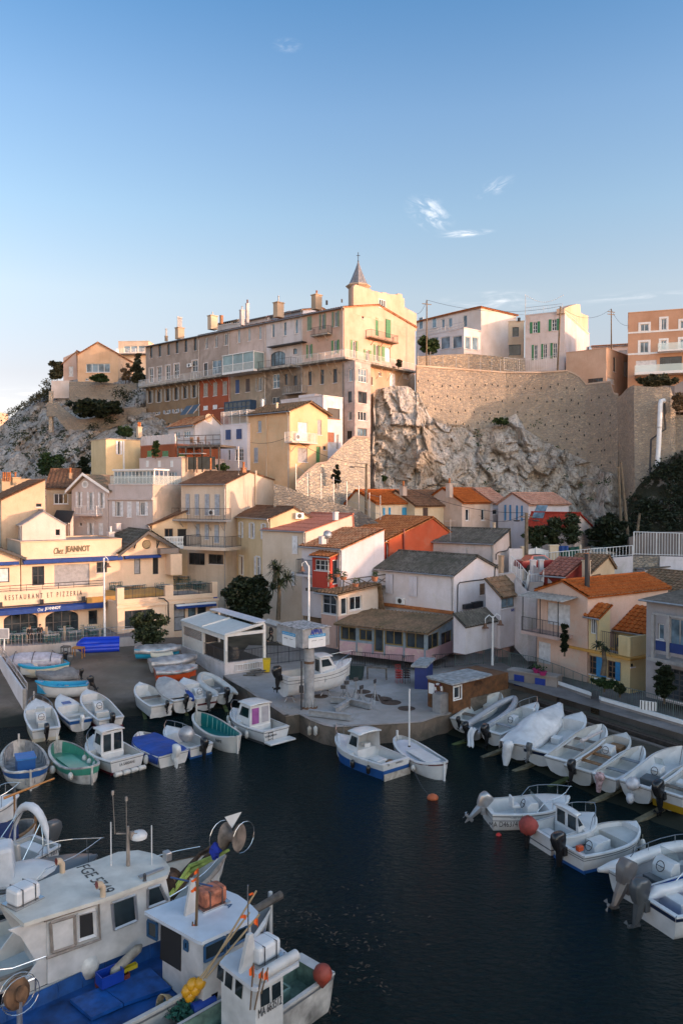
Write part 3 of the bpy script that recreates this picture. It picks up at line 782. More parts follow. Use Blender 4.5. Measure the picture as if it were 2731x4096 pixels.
 # ================================================================ the upper town
def up():
 PH=49.8;Cc=zC(345,450);c0=Q(Cc,106);a=V((-sin(radians(PH)),cos(radians(PH)),0))
 def along(px,yline=1250):
  k=ray((px,yline)).x/ray((px,yline)).y;return(k*c0.y-c0.x)/(a.x-k*a.y)
 cuts=[0,along(zB(1393,0)[0]),along(zB(1105,0)[0]),along(zB(825,0)[0]),along(zB(585,0)[0]),along(zB(162,0)[0])]
 ZT,ZS=c0.z,33.9
 bal_slab=pln('balcony_concrete',(.36,.33,.29),.9,var=.4,scale=2)
 def sec(i,label,zb,**kw):
  o=c0+a*cuts[i];h=House('terraced_house',label,'house',(0,0),100,zb,phi=PH,La=cuts[i+1]-cuts[i],Lb=11,zt=ZT,group='terraced houses on the rock')
  return h,o
 class Sec(House):
  def __init__(s,i,label,zb):
   s.phi=radians(PH);s.a=a.copy();s.b=V((cos(s.phi),sin(s.phi),0));o=c0+a*cuts[i];s.C=V((o.x,o.y,0))
   s.La=cuts[i+1]-cuts[i];s.Lb=16.5 if i==0 else 11;s.zt=ZT;s.zb=zb;s.ops={'a':[],'b':[]};s.arches=[]
   s.root=thg('terraced_house',label,'house',s.C+Z*zb,'terraced houses along the cliff top')
 dk=M_dark
 h=Sec(4,'grey and brown terraced house, leftmost of the long cliff-top row',29)
 for x0,y0,x1,y1 in((197,757,217,848),(262,745,284,838),(332,735,352,825),(397,719,419,812),(467,706,489,802),(540,692,562,790)):h.win('a',zB(x0,y0),zB(x1,y1),nv=1,fr=WDK,sur=None)
 for x0,y0,x1,y1 in((192,925,224,1040),(255,915,290,1030),(320,903,356,1018),(386,892,426,1005),(526,865,570,955)):h.win('a',zB(x0,y0),zB(x1,y1),nv=2,nh=2,sur=MWW,sw=.12,door=True)
 for x,y in((199,1102),(268,1095),(336,1087),(403,1078),(472,1068),(543,1060)):h.win('a',zB(x-12,y),zB(x+14,y+98),nv=2,fr=WDK,sh='open',sm=SH_TAUPE)
 for x,y in((252,1272),(332,1257),(402,1248),(470,1243),(543,1236)):h.win('a',zB(x-14,y),zB(x+14,y+66),sh='open',sm=SH_GREY)
 h.fin(pls('row_grey',(.38,.33,.285),.7,.55,(.27,.22,.19),.4),'gable_a',1.2,rf=.45,tm=R_GREY,kind='flat',lower=pls('row_brown',(.25,.185,.115),.7,.4,(.17,.14,.11),.4),zsp=ZS-.2,lower_label='ochre brown lower storeys',oe=.45)
 ac_unit(h.root,h,'a',zB(488,890),zB(518,918))
 h.balcony('a',zB(105,1068),zB(515,1012),1.3,bal_slab,1.0,.25,M_wmetal,.2,8,z=ZS)
 h=Sec(3,'terraced house with grey upper floors and brick red lower floors',29)
 for x0,y0,x1,y1 in((627,686,650,776),(703,670,727,764)):h.win('a',zB(x0,y0),zB(x1,y1),nv=2,fr=WFR)
 h.win('a',zB(779,655),zB(804,748),sh=None,nv=2);h.win('a',zB(620,888),zB(649,985),fr=WDK,door=True,sur=MWW,sw=.1)
 h.win('a',zB(682,862),zB(757,972),gl=MGB,nv=2,nh=2,door=True)
 for x0,y0,x1,y1 in((618,1046,650,1150),(693,1038,724,1143),(768,1030,802,1136)):h.win('a',zB(x0,y0),zB(x1,y1),sh='closed',sm=SH_TAUPE)
 for x0,y0,x1,y1 in((617,1222,650,1285),(691,1214,724,1290)):h.win('a',zB(x0,y0),zB(x1,y1),sh='closed',sm=SWH)
 h.win('a',zB(740,1235),zB(775,1268))
 h.fin(pls('row_grey2',(.40,.35,.31),.7,.6,(.28,.23,.2),.35),'gable_a',1.3,rf=.45,tm=RBR,kind='roman',lower=pls('row_red',(.33,.095,.05),.5,.4,(.25,.1,.07),.3),zsp=ZS-.2,lower_label='brick red lower storeys')
 h.balcony('a',zB(518,998),zB(757,962),1.2,bal_slab,1.0,.25,M_wmetal,.2,5,z=ZS)
 h=Sec(2,'pale pinkish terraced house with a large glazed conservatory on its balcony',28)
 for x0,y0,x1,y1 in((882,622,903,728),(963,610,985,715),(1048,597,1070,702)):h.win('a',zB(x0,y0),zB(x1,y1),nv=2,gl=MGB)
 h.win('a',zB(868,1018),zB(897,1125),sh='closed',sm=SH_DKBLUE);h.win('a',zB(948,1010),zB(980,1113),sh='closed',sm=SH_BROWN)
 h.win('a',zB(1040,1000),zB(1070,1105),sh='open',sm=SH_TAUPE)
 h.win('a',zB(1058,1158),zB(1128,1228),nv=3,gl=MGB);h.win('a',zB(1014,1186),zB(1030,1245),sh='closed',sm=SH_DKBLUE)
 h.fin(pls('row_pink',(.52,.44,.385),.5,.5,(.4,.33,.28),.2),'gable_a',1.4,rf=.45,tm=R_MIX,lower=pls('row_beige',(.40,.34,.26),.9,.6,(.26,.22,.17),.6),zsp=ZS-.2,lower_label='stained beige lower storeys')
 u0,u1,z0,z1=h.rct('a',zB(762,815),zB(1008,965),2.2);z0=ZS
 cb=MB();h.hx(cb,'a',u0,u1,z0-.3,z0,.004,2.2);h.hx(cb,'a',u0,u1,z1,z1+.12,.004,2.25)
 n=3
 for i in range(n+1):
  uu=u0+(u1-u0-.1)*i/n;h.hx(cb,'a',uu,uu+.1,z0+.002,z1-.002,2.06,2.16)
 h.hx(cb,'a',u0+.002,u1-.002,z0+1.0,z0+1.08,2.08,2.15);h.hx(cb,'a',u0+.003,u0+.1,z0+.002,z1-.002,.01,.1);
 co=cb.bd('conservatory',WFR,h.root)
 gm_=pln('conservatory_glass',(.22,.32,.34),.06,var=.25,scale=.6)
 for i in range(n):
  q=MB();w_=(u1-u0-.1)/n;h.hx(q,'a',u0+w_*i+.1,u0+w_*(i+1),z0+1.09,z1-.01,2.1,2.12);q.bd('pane',gm_,co)
  q=MB();h.hx(q,'a',u0+w_*i+.1,u0+w_*(i+1),z0+.01,z0+.99,2.1,2.12);q.bd('lower_panel',pln('frosted_panel',(.34,.38,.38),.3,var=.15),co)
 q=MB();q.poly(h.pt('a',u0+.05,z0,.1),h.pt('a',u0+.05,z0,2.05),h.pt('a',u0+.05,z1,2.05),h.pt('a',u0+.05,z1,.1));q.bd('side_pane',gm_,co)
 q=MB();q.poly(h.pt('a',u1-.05,z0,.1),h.pt('a',u1-.05,z0,2.05),h.pt('a',u1-.05,z1,2.05),h.pt('a',u1-.05,z1,.1));q.bd('side_pane',gm_,co)
 vb=MB();u0,u1,z0,z1=h.rct('a',zB(778,1188),zB(982,1283),1.2)
 for i in range(7):
  uu=u0+(u1-u0-.08)*i/6;h.hx(vb,'a',uu,uu+.08,z0+.12,z1-.12,1.1,1.2)
 for zz in(z0,(z0+z1)/2,z1-.12):h.hx(vb,'a',u0,u1,zz,zz+.12,1.1+.001,1.2+.001)
 h.hx(vb,'a',u0,u1,z1-.0,z1+.1,.004,1.25);h.hx(vb,'a',u0,u1,z0-.15,z0,.004,1.2);h.hx(vb,'a',u1-.08,u1,z0,z1,.004,1.09);h.hx(vb,'a',u0,u0+.08,z0,z1,.004,1.09)
 vo=vb.bd('veranda',paint('deep_blue_paint',(.02,.055,.12)),h.root);q=MB();h.hx(q,'a',u0+.05,u1-.05,z0+.05,z1-.05,1.13,1.15);q.bd('pane',M_glass,vo)
 h=Sec(1,'whitewashed terraced house with a wide arched window above its terrace',28)
 for x0,y0,x1,y1 in((1150,578,1172,685),(1241,563,1265,672),(1331,543,1355,655)):h.win('a',zB(x0,y0),zB(x1,y1),nv=1,gl=MGB,sur=None)
 h.win('a',zB(1142,795),zB(1256,905),nv=4,fr=WDK,gl=MGB,arch=True,door=True);h.win('a',zB(1318,772),zB(1349,818),nv=1,fr=WDK,gl=MGB,arch=True)
 h.win('a',zB(1156,972),zB(1212,1085),nv=2,nh=2,gl=MGB);h.win('a',zB(1152,1152),zB(1212,1206),bars=True)
 h.win('a',zB(1252,972),zB(1274,1058),nv=1,fr=WDK,door=True);h.win('a',zB(1322,985),zB(1350,1062),fr=WDK,door=True)
 h.fin(pls('row_white',(.57,.56,.55),.35,.5,(.42,.40,.38),.15),'gable_a',1.4,rf=.45,tm=R_MIX,lower=pls('row_lower4',(.36,.30,.23),.9,.6,(.13,.105,.085),.75),zsp=ZS-.2,lower_label='patched brown lower storeys')
 cb=MB();u0,z0=h.ht('a',zB(1112,765),1.0);u1,z1=h.ht('a',zB(1388,718),1.0);h.hx(cb,'a',min(u0,u1),max(u0,u1),z1,z1+.12,.004,1.0);cb.bd('canopy',MIR,h.root)
 h.balcony('a',zB(1030,925),zB(1300,890),1.5,bal_slab,1.0,.3,MIR,.4,4,z=ZS)
 h.balcony('a',zB(1232,1120),zB(1388,1118),1.0,M_conc,.95,.12,M_galv,.3,0)
 h=Sec(0,'tall pink corner house at the right end of the row, with green shutters',23.2)
 h.Lb=16.5
 h.win('a',zC(57,520),zC(92,632),sh='closed',sm=SH_SAGE);h.win('a',zC(166,500),zC(190,620),sh='open',sm=SH_SAGE,door=True);h.win('a',zC(266,482),zC(293,602),sh='open',sm=SH_SAGE)
 h.win('a',zC(64,742),zC(86,845),sh='open',sm=SH_GRN2,door=True);h.win('a',zC(263,708),zC(292,815),sh='open',sm=SH_GRN2,door=True)
 for x0,y0,x1,y1 in((65,952,90,1062),(160,938,187,1052),(259,932,290,1042)):h.win('a',zC(x0,y0),zC(x1,y1),fr=WDK,nv=2)
 h.win('b',zC(614,388),zC(668,455),nv=3,bars=False);h.win('b',zC(485,503),zC(499,539),nv=1,fr=WDK)
 h.win('b',zC(590,530),zC(612,672),sh='closed',sm=SH_GREEN,door=True);h.win('b',zC(668,545),zC(706,688),sh='closed',sm=SH_GREEN,door=True)
 h.win('b',zC(408,710),zC(436,858),sh='open',sm=SH_GRN2,door=True);h.win('b',zC(512,785),zC(540,870),sh='open',sm=SH_GRN2,door=True)
 h.win('b',zC(588,745),zC(612,870),sh='open',sm=SH_GRN2,door=True);h.win('b',zC(662,765),zC(706,876),sh='right',sm=SH_GRN2,door=True,gl=pln('white_door',(.7,.7,.7),.5))
 h.win('b',zC(613,957),zC(636,990));h.win('b',zC(701,968),zC(742,1066),sh='closed',sm=SWH);h.win('b',zC(803,974),zC(842,1008),sh='roller',sm=SWH);h.win('b',zC(556,996),zC(567,1060),sh='closed',sm=SH_BROWN)
 pk=pls('corner_pink',(.57,.405,.315),.45,.3,(.46,.37,.29),.25)
 h.fin(pk,'gable_a',1.6,rf=.45,tm=R_MIX,lower=pls('corner_low',(.50,.38,.27),.7,.6,(.36,.28,.2),.5),zsp=ZS-.3)
 L=h.Lb;up=MB();t=.45
 prof=[]
 for x,y in((418,405),(418,292),(432,270),(468,280),(520,296),(556,306),(560,318),(590,322),(640,338),(645,330),(680,336),(684,345),(762,350),(765,342),(798,346),(804,378),(816,380),(818,448),(912,500)):
  u,z=h.ht('b',zC(x,y),.02);prof.append((u,z))
 prof=[(prof[0][0],ZT-.5)]+prof[1:]+[(prof[-1][0],ZT-.5)]
 pr=[p for p in prof]
 for(u0,z0),(u1,z1)in zip(pr,pr[1:]):
  if u1-u0<.02:continue
  up.pm([h.pt('b',u0,ZT-.5,.02),h.pt('b',u1,ZT-.5,.02),h.pt('b',u1,max(z1,ZT-.49),.02),h.pt('b',u0,max(z0,ZT-.49),.02)],h.a*t)
 up.bd('gable_wall',pk,h.root,fixn=False)
 h.balcony('a',zC(78,662),zC(218,655),.9,bal_slab,1.0,.16,MIR,.2,2)
 h.balcony('b',zC(560,690),zC(772,716),1.0,pln('rusty_slab',(.22,.14,.09),.9,var=.4),1.0,.14,MIR,.2,3)
 mb=MB();q=MB();d=1.35
 ub=h.ht('b',zC(916,935),d)[0]
 h.hx(mb,'a',-d,h.La,ZS-.28,ZS,.004,d);h.hx(mb,'b',.002,ub,ZS-.282,ZS-.002,.004,d-.002)
 for i in range(5):
  uu=h.La*(i+.5)/5;mb.tb([h.pt('a',uu,ZS-.28,d*.9),h.pt('a',uu,ZS-1.9,0)],.05,4)
 for i in range(5):
  uu=ub*(i+1.8)/6;mb.tb([h.pt('b',uu,ZS-.28,d*.9),h.pt('b',uu,ZS-1.9,0)],.05,4)
 o=mb.bd('wraparound_balcony',bal_slab,h.root)
 rlg(q,h.pt('a',h.La-.05,ZS,d-.06),h.pt('a',-d+.06,ZS,d-.06),1.0,.16);rlg(q,h.pt('b',-d+.06,ZS,d-.06),h.pt('b',ub-.05,ZS,d-.06),1.0,.16)
 q.bd('railing',M_wmetal,o)
 t=House('stair_tower','narrow patched concrete stair tower standing against the pink corner house','tower',zC(430,872),104.2,zC(430,1480)[1],L=zC(345,0)[0],R=zC(553,0)[0],phi=PH)
 t.win('b',zC(456,930),zC(524,1038),nv=3,nh=2,gl=MGB);t.win('b',zC(454,1110),zC(524,1203),nv=2,fr=WDK);t.win('b',zC(454,1264),zC(522,1338),nv=3);t.win('b',zC(450,1397),zC(524,1470),nv=3,fr=W_GREYW,gl=MGB)
 t.win('a',zC(380,930),zC(408,1030),nv=2,gl=MGB);t.win('a',zC(374,1108),zC(405,1198),nv=1,fr=WDK);t.win('a',zC(376,1266),zC(404,1335),nv=2);t.win('a',zC(366,1418),zC(406,1508),door=True,fr=WDK,gl=M_dark)
 t.fin(pls('tower_plaster',(.52,.45,.42),.5,.4,(.27,.245,.23),.55),'flat')
 s=thg('church_steeple','grey ribbed conical spire with a thin cross behind the pink corner house','steeple',Q(zC(453,390),113.5),None)
 cx=Q(zC(455,330),113.5);k=113.5/F*800/1568
 zf=lambda y:Q(zC(455,y),113.5).z
 MB().lth([(76*k,zf(400)-cx.z-3),(76*k,zf(300)-cx.z)],cx,8).bd('drum',pls('steeple_stone',(.44,.38,.30)),s)
 MB().lth([(80*k,zf(304)-cx.z),(98*k,zf(288)-cx.z),(98*k,zf(282)-cx.z),(80*k,zf(272)-cx.z)],cx,8).bd('cornice',pls('steeple_stone',(.44,.38,.30)),s)
 sp=MB();n=24
 pr=[]
 for i in range(9):
  v=i/8;pr.append((v,(66*(1-v)**1.15+4)*k,zf(272-180*v)))
 b0=len(sp.v)
 for(v,r,z)in pr:
  for j in range(n):
   rr=r*(1.06 if j%3==0 else .97);aa=2*pi*j/n;sp.v.append(V((cx.x+rr*cos(aa),cx.y+rr*sin(aa),z)))
 for i in range(8):
  for j in range(n):sp.f.append([b0+i*n+j,b0+i*n+(j+1)%n,b0+(i+1)*n+(j+1)%n,b0+(i+1)*n+j])
 sp.bd('spire',pln('spire_slate',(.20,.21,.235),.55,.2,var=.25),s,fixn=False)
 MB().ball((cx.x,cx.y,zf(88)),6*k).bd('finial',MIR,s)
 cr=MB();cr.tb([(cx.x,cx.y,zf(88)),(cx.x,cx.y,zf(18))],.05,5);cr.tb([(cx.x-14*k,cx.y,zf(44)),(cx.x+14*k,cx.y,zf(44))],.045,5);cr.bd('cross',MIR,s)
 roots={o['label'][:12]:o for o in bpy.data.objects if o.get('group')=='terraced houses along the cliff top'}
 R5=h.root;R4=roots['whitewashed '];R3=roots['pale pinkish'];R1=roots['grey and bro'];R2=roots['terraced hou']
 cm=pls('chimney_plaster',(.46,.37,.26),.6,.5,(.3,.25,.2),.4)
 chm(R5,zC(130,358),zC(130,470),111,72,cm,1)
 chm(R5,zC(209,395),zC(209,430),109,14,MIR,0,False);chm(R5,zC(327,385),zC(327,412),108,10,MIR,0,False)
 chm(R4,zB(1204,418),zB(1204,530),117,72,pls('chimney_tan',(.5,.4,.28)),1,pot_h=1.0,potm=M_galv)
 chm(R3,zB(960,425),zB(960,575),127,26,pls('chimney_pale',(.5,.5,.5)),1,potm=RBR);chm(R3,zB(918,475),zB(918,590),126,36,pls('chimney_pale',(.5,.5,.5)),1,potm=M_galv)
 chm(R2,zB(688,520),zB(688,625),133,68,pls('chimney_sand',(.56,.46,.33)),1,potm=M_galv);chm(R2,zB(757,518),zB(757,580),131,24,R_MIX)
 chm(R1,zB(430,614),zB(430,700),138,62,pls('chimney_tan',(.5,.4,.28)),4,potm=M_galv,pot_h=1.9);chm(R1,zB(325,678),zB(325,715),141,22,cm,2,potm=M_galv,pot_h=1.3)
 b=House('attic_house','pale blue gabled house peeping over the roofs of the long row','house',zB(1395,470),124,38,L=zB(1118,0)[0],phi=PH,Lb=9)
 b.win('a',zB(1258,478),zB(1300,500),nv=2);b.fin(pls('attic_blue',(.27,.36,.48)),'gable_a',1.0,tm=RBR)
 b=House('attic_house','low white attic with a row of windows above the grey house roof','house',zB(895,545),136,38,L=zB(725,0)[0],phi=PH,Lb=9)
 b.win('a',zB(785,562),zB(835,582),nv=3);b.win('a',zB(842,555),zB(885,577),nv=3);b.win('a',zB(738,572),zB(780,590),nv=2)
 b.fin(pls('attic_white',(.52,.52,.5)),'gable_a',.6,tm=R_GREY,kind='flat')
 b=House('attic_house','attic with a dark red sheet roof behind the pinkish terraced house','house',zB(1118,520),128,38,L=zB(905,0)[0],phi=PH,Lb=9)
 b.fin(pls('attic_pale',(.5,.5,.5)),'gable_a',1.3,tm=tile('dark_red_sheet',[(.13,.03,.035),(.17,.045,.05),(.1,.04,.04)],.3),kind='seam')
 x=House('annex_house','white flat-roofed annex wedged below the pink corner house','house',zI(765,218),101,zI(765,800)[1],L=zI(322,0)[0],R=zI(968,0)[0],phi=47)
 x.win('b',zI(810,348),zI(938,458),nv=1,fr=WDK,gl=pln('dark_blind',(.06,.055,.05),.6,var=.1),sill=R_ORANGE);x.win('b',zI(803,600),zI(880,703),nv=1,sh='roller',sm=paint('rust_roller',(.26,.075,.03)));x.win('b',zI(900,622),zI(925,780),door=True,gl=W_WOOD)
 x.fin(pls('annex_white',(.66,.65,.66),.3,.5,(.48,.42,.36),.15),'flat',parapet=.3)
 q=MB();q.obox(x.pt('a',5.5,x.zt+.13,-4),x.a*3.2,x.b*3,Z*1.0);q.bd('roof_block',pls('annex_white',(.66,.65,.66)),x.root)
 x=House('peach_house','peach gabled villa on the hilltop with a wide four-pane window','house',zA(928,428),146,zA(928,655)[1],L=zA(610,0)[0],phi=88,Lb=9)
 x.win('a',zA(676,498),zA(865,567),nv=4,gl=MGB);x.win('a',zA(672,612),zA(698,632))
 x.fin(pls('villa_peach',(.62,.44,.28),.3,.3),'gable_b',2.2,tm=R_MIX,oe=.2,og=.15)
 x2=House('peach_wing','lower pinkish side wing on the left of the hilltop peach villa','house',zA(609,452),149,zA(609,640)[1],L=zA(498,0)[0],phi=88,Lb=7)
 x2.win('a',zA(540,520),zA(577,600),sh='roller',sm=SH_ROLL);x2.fin(pls('wing_pink',(.56,.43,.36)),'gable_b',1.2,rf=.02,zt2=x2.zt-1.0,tm=R_MIX,kind='fine')
 x=House('cream_house','modern cream flat-roofed house behind the peach villa','house',zA(1165,324),172,36,L=zA(930,0)[0],phi=86,Lb=9)
 x.win('a',zA(972,360),zA(1022,412),nv=1,gl=MGB);x.win('a',zA(1026,360),zA(1078,410),nv=1,gl=MGB);x.win('a',zA(1084,358),zA(1136,408),nv=1,gl=MGB)
 x.balcony('a',zA(912,416),zA(1150,414),1.5,M_conc,1.0,.2,M_wmetal,.3,0)
 x.fin(pls('modern_cream',(.60,.52,.40)),'flat')
 x=House('white_villa','white villa with an orange hipped roof and big windows above the wall','house',zC(1417,448),127,zC(1417,812)[1],L=(zC(912,0)[0]),phi=40,Lb=9)
 for q in((932,528,965,622),(1036,524,1070,612),(1106,540,1130,610),(1158,533,1190,605),(1274,512,1306,605)):x.win('a',zC(q[0],q[1]),zC(q[2],q[3]),nv=1,fr=WFR,gl=MGB)
 x.fin(pls('villa_white',(.66,.63,.58),.2,.25),'hip',1.5,tm=R_ORANGE,oe=.3)
 y=House('villa_sunroom','white glazed lower storey with a roof terrace in front of the white villa','house',zC(1283,612),123.5,zC(1283,806)[1],L=zC(908,0)[0],R=zC(1420,0)[0],phi=40)
 for q in((940,690,985,740),(1006,686,1080,772),(1099,681,1172,776),(1192,674,1266,770)):y.win('a',zC(q[0],q[1]),zC(q[2],q[3]),nv=1,fr=WFR,gl=MGB)
 for q in((1292,678,1334,778),(1348,682,1394,784)):y.win('b',zC(q[0],q[1]),zC(q[2],q[3]),nv=1,gl=MGB)
 y.fin(pls('sunroom_white',(.68,.67,.65),.2,.2),'flat',parapet=.2);q=MB();rlg(q,y.pt('a',y.La,y.zt+.1,-.1),y.pt('a',0,y.zt+.1,-.1),.9,.8,mid=True);q.bd('terrace_railing',M_galv,y.root)
 x=House('modern_house','cream modern house with dark square windows beside the white villa','house',zD(322,362),131,zD(322,640)[1],L=zD(18,0)[0],phi=80,Lb=9)
 for q in((69,416,117,490),(134,414,182,487),(229,409,279,484)):x.win('a',zD(q[0],q[1]),zD(q[2],q[3]),nv=1,fr=WDK)
 x.win('a',zD(40,548),zD(296,632),nv=4,fr=WDK,door=True);x.fin(pls('modern_sand',(.62,.52,.38),.3,.3),'flat',parapet=.2)
 q=MB();rlg(q,x.pt('a',x.La,x.zt+.1,-1),x.pt('a',0,x.zt+.1,-1),1.2,1.2);q.bd('roof_railing',M_galv,x.root);chm(x.root,zD(281,340),zD(281,362),131,20,MIR,0)
 x=House('white_house','white two-storey house with green shutters and a roof terrace','house',zD(640,288),122,zD(640,668)[1],L=zD(330,0)[0],R=zD(832,0)[0],phi=62)
 x.win('a',zD(388,368),zD(425,455),sh='open',sm=SH_GREEN,arch=True,nh=3);x.win('a',zD(537,346),zD(577,436),sh='open',sm=SH_GREEN,arch=True,nh=3)
 for q in((398,548,425,665),(472,540,500,656),(546,532,578,652)):x.win('a',zD(q[0],q[1]),zD(q[2],q[3]),nh=3,sh='left',sm=SH_GREEN,door=True,sur=None)
 x.fin(pls('green_shutter_white',(.62,.58,.55),.3,.4,(.5,.4,.34),.2),'flat',parapet=.3)
 q=MB();rlg(q,x.pt('a',x.La,x.zt+.1,-.1),x.pt('a',.4,x.zt+.1,-.1),1.2,.35);q.tb([x.pt('a',x.La,x.zt+.1,-.1),x.pt('a',x.La,x.zt+3.3,-.1)],.05,5);q.bd('roof_railing',M_galv,x.root)
 q=MB();a0=x.pt('a',x.La,x.zt+3.3,-.1);b0=x.pt('a',.3,x.zt+2.6,-.1)
 for i in range(18):
  p=a0.lerp(b0,i/17);p.z-=1.1*sin(pi*i/17);q.ball(p,.07,6,4)
 q.tb([a0.lerp(b0,i/17)-Z*1.1*sin(pi*i/17)for i in range(18)],.015,4);q.bd('string_lights',M_wmetal,x.root)
 up2=MB();pr=[(636,262),(690,240),(735,228),(760,232),(764,300),(822,320)]
 uz=[x.ht('b',zD(px,py),.02)for px,py in pr]
 for(u0,z0),(u1,z1)in zip(uz,uz[1:]):
  if u1-u0>.03:up2.pm([x.pt('b',u0,x.zt-.3,.02),x.pt('b',u1,x.zt-.3,.02),x.pt('b',u1,z1,.02),x.pt('b',u0,z0,.02)],x.a*1.2)
 up2.bd('gable_wall',pls('side_beige',(.56,.45,.33),.4,.5),x.root,fixn=False)
 x=House('box_house','windowless peach box-shaped house on the edge of the big stone wall','house',zD(966,575),116,zD(966,868)[1],L=zD(650,0)[0],R=zD(1186,0)[0],phi=50)
 x.win('b',zD(1020,645),zD(1037,760),nv=1,fr=WDK);x.win('b',zD(1102,680),zD(1145,800),sh='roller',sm=SH_ROLL,door=True);x.win('a',zD(820,810),zD(938,857),nv=3,fr=WDK);x.win('b',zD(972,810),zD(1024,852),sh='roller',sm=SH_ROLL)
 x.fin(pls('box_peach',(.54,.40,.29),.25,.25),'flat')
 x=House('orange_house','orange apartment house with white window surrounds on the right edge','apartment house',zD(1760,255),112,zD(1760,790)[1],L=zD(1137,300),Lb=12)
 for q in((1232,385,1296,440),(1395,342,1435,430),(1545,358,1600,418),(1228,525,1294,610),(1392,512,1435,588),(1542,500,1600,580)):x.win('a',zD(q[0],q[1]),zD(q[2],q[3]),nv=2,sur=WFR,sw=.28,gl=MGB)
 x.win('a',zD(1196,668),zD(1358,762),nv=1,sh='roller',sm=SH_ROLL);x.win('a',zD(1384,640),zD(1555,748),nv=2,fr=WDK,door=True)
 x.fin(pls('apartment_orange',(.50,.32,.21),.25,.25),'flat',tm=pls('apartment_cornice',(.6,.4,.26)))
 q=MB()
 for yy in(455,622):
  z=x.ht('a',zD(1140,yy),.03)[1];x.hx(q,'a',0,x.La,z-.12,z+.12,.004,.06)
 q.bd('string_course',WFR,x.root)
 q=MB();u1,z=x.ht('a',zD(1186,765),2);x.hx(q,'a',0,u1,z-.35,z,.004,2.2);u2,z2=x.ht('a',zD(1368,590),1.2);x.hx(q,'a',0,u2,z2-.2,z2,.004,1.3);bo=q.bd('balcony',WFR,x.root)
 q=MB();x.hx(q,'a',0,u1,z+.002,z+1.0,2.1,2.13);x.hx(q,'a',0,u2,z2+.002,z2+1.0,1.2,1.23);q.bd('glass_panel',clearglass('balcony_glass',(.75,.9,.88),.35),bo)
 x=House('white_house','small white house between the box house and the orange apartment house','house',zD(1150,548),135,30,L=zD(850,0)[0],phi=70,Lb=8)
 x.win('a',zD(1060,590),zD(1128,625),sh='roller',sm=SH_ROLLG);x.fin(pls('small_white',(.6,.57,.54)),'gable_a',.8,tm=R_MIX)
 for k,(x0,y0,x1,yy)in enumerate(((-60,948,6,1010),(0,965,16,1010),(10,972,26,1012))):
  c=Q(zd(x1,y0),330+15*k);q=MB();wd=(x1-x0)*1.7417*330/F
  q.box((c.x-wd/2,c.y,c.z/2+3),(wd,12,c.z-6))
  o=q.bd('distant_building',pls('distant_cream',(.58,.46,.34)),None);tag(o,['tall distant cream block at the left edge of the skyline','middle distant cream block beyond the rocky hill','lowest distant cream block nearest the rocky hill'][k],'building','distant town blocks')
  q=MB()
  for i in range(3):
   for j in range(3):q.box((c.x-wd*(i+.5)/3,c.y-6.02,c.z-2-j*3),(wd*.1,.06,1.5))
  q.bd('window',M_dark,o)
up()
# ================================================================ stone walls on the heights
def wst(name,label,top,bot,th,m,cat='wall',coping=None,seg=1.2):
 """top / bot: matching lists of world points"""
 mb=MB()
 T,B=[],[]
 for(a,b),(c,d)in zip(zip(top,top[1:]),zip(bot,bot[1:])):
  n=max(1,int((b-a).length/seg))
  for i in range(n):T.append(a.lerp(b,i/n));B.append(c.lerp(d,i/n))
 T.append(top[-1]);B.append(bot[-1])
 back=V((0,th,0))
 for i in range(len(T)-1):
  nh=max(1,int((T[i]-B[i]).length/1.5))
  for j in range(nh):
   f=lambda i,k:B[i].lerp(T[i],k/nh)
   mb.poly(f(i,j),f(i+1,j),f(i+1,j+1),f(i,j+1))
  mb.poly(T[i],T[i+1],T[i+1]+back,T[i]+back);mb.poly(T[i]+back,T[i+1]+back,B[i+1]+back,B[i]+back)
 for e in(0,-1):mb.poly(B[e],T[e],T[e]+back,B[e]+back)
 o=mb.bd(name,m);tag(o,label,cat)
 if coping:
  q=MB()
  for i in range(len(T)-1):q.pm([T[i]-V((0,.12,0)),T[i+1]-V((0,.12,0)),T[i+1]+back,T[i]+back],(0,0,.22))
  q.bd('coping',coping,o)
 return o
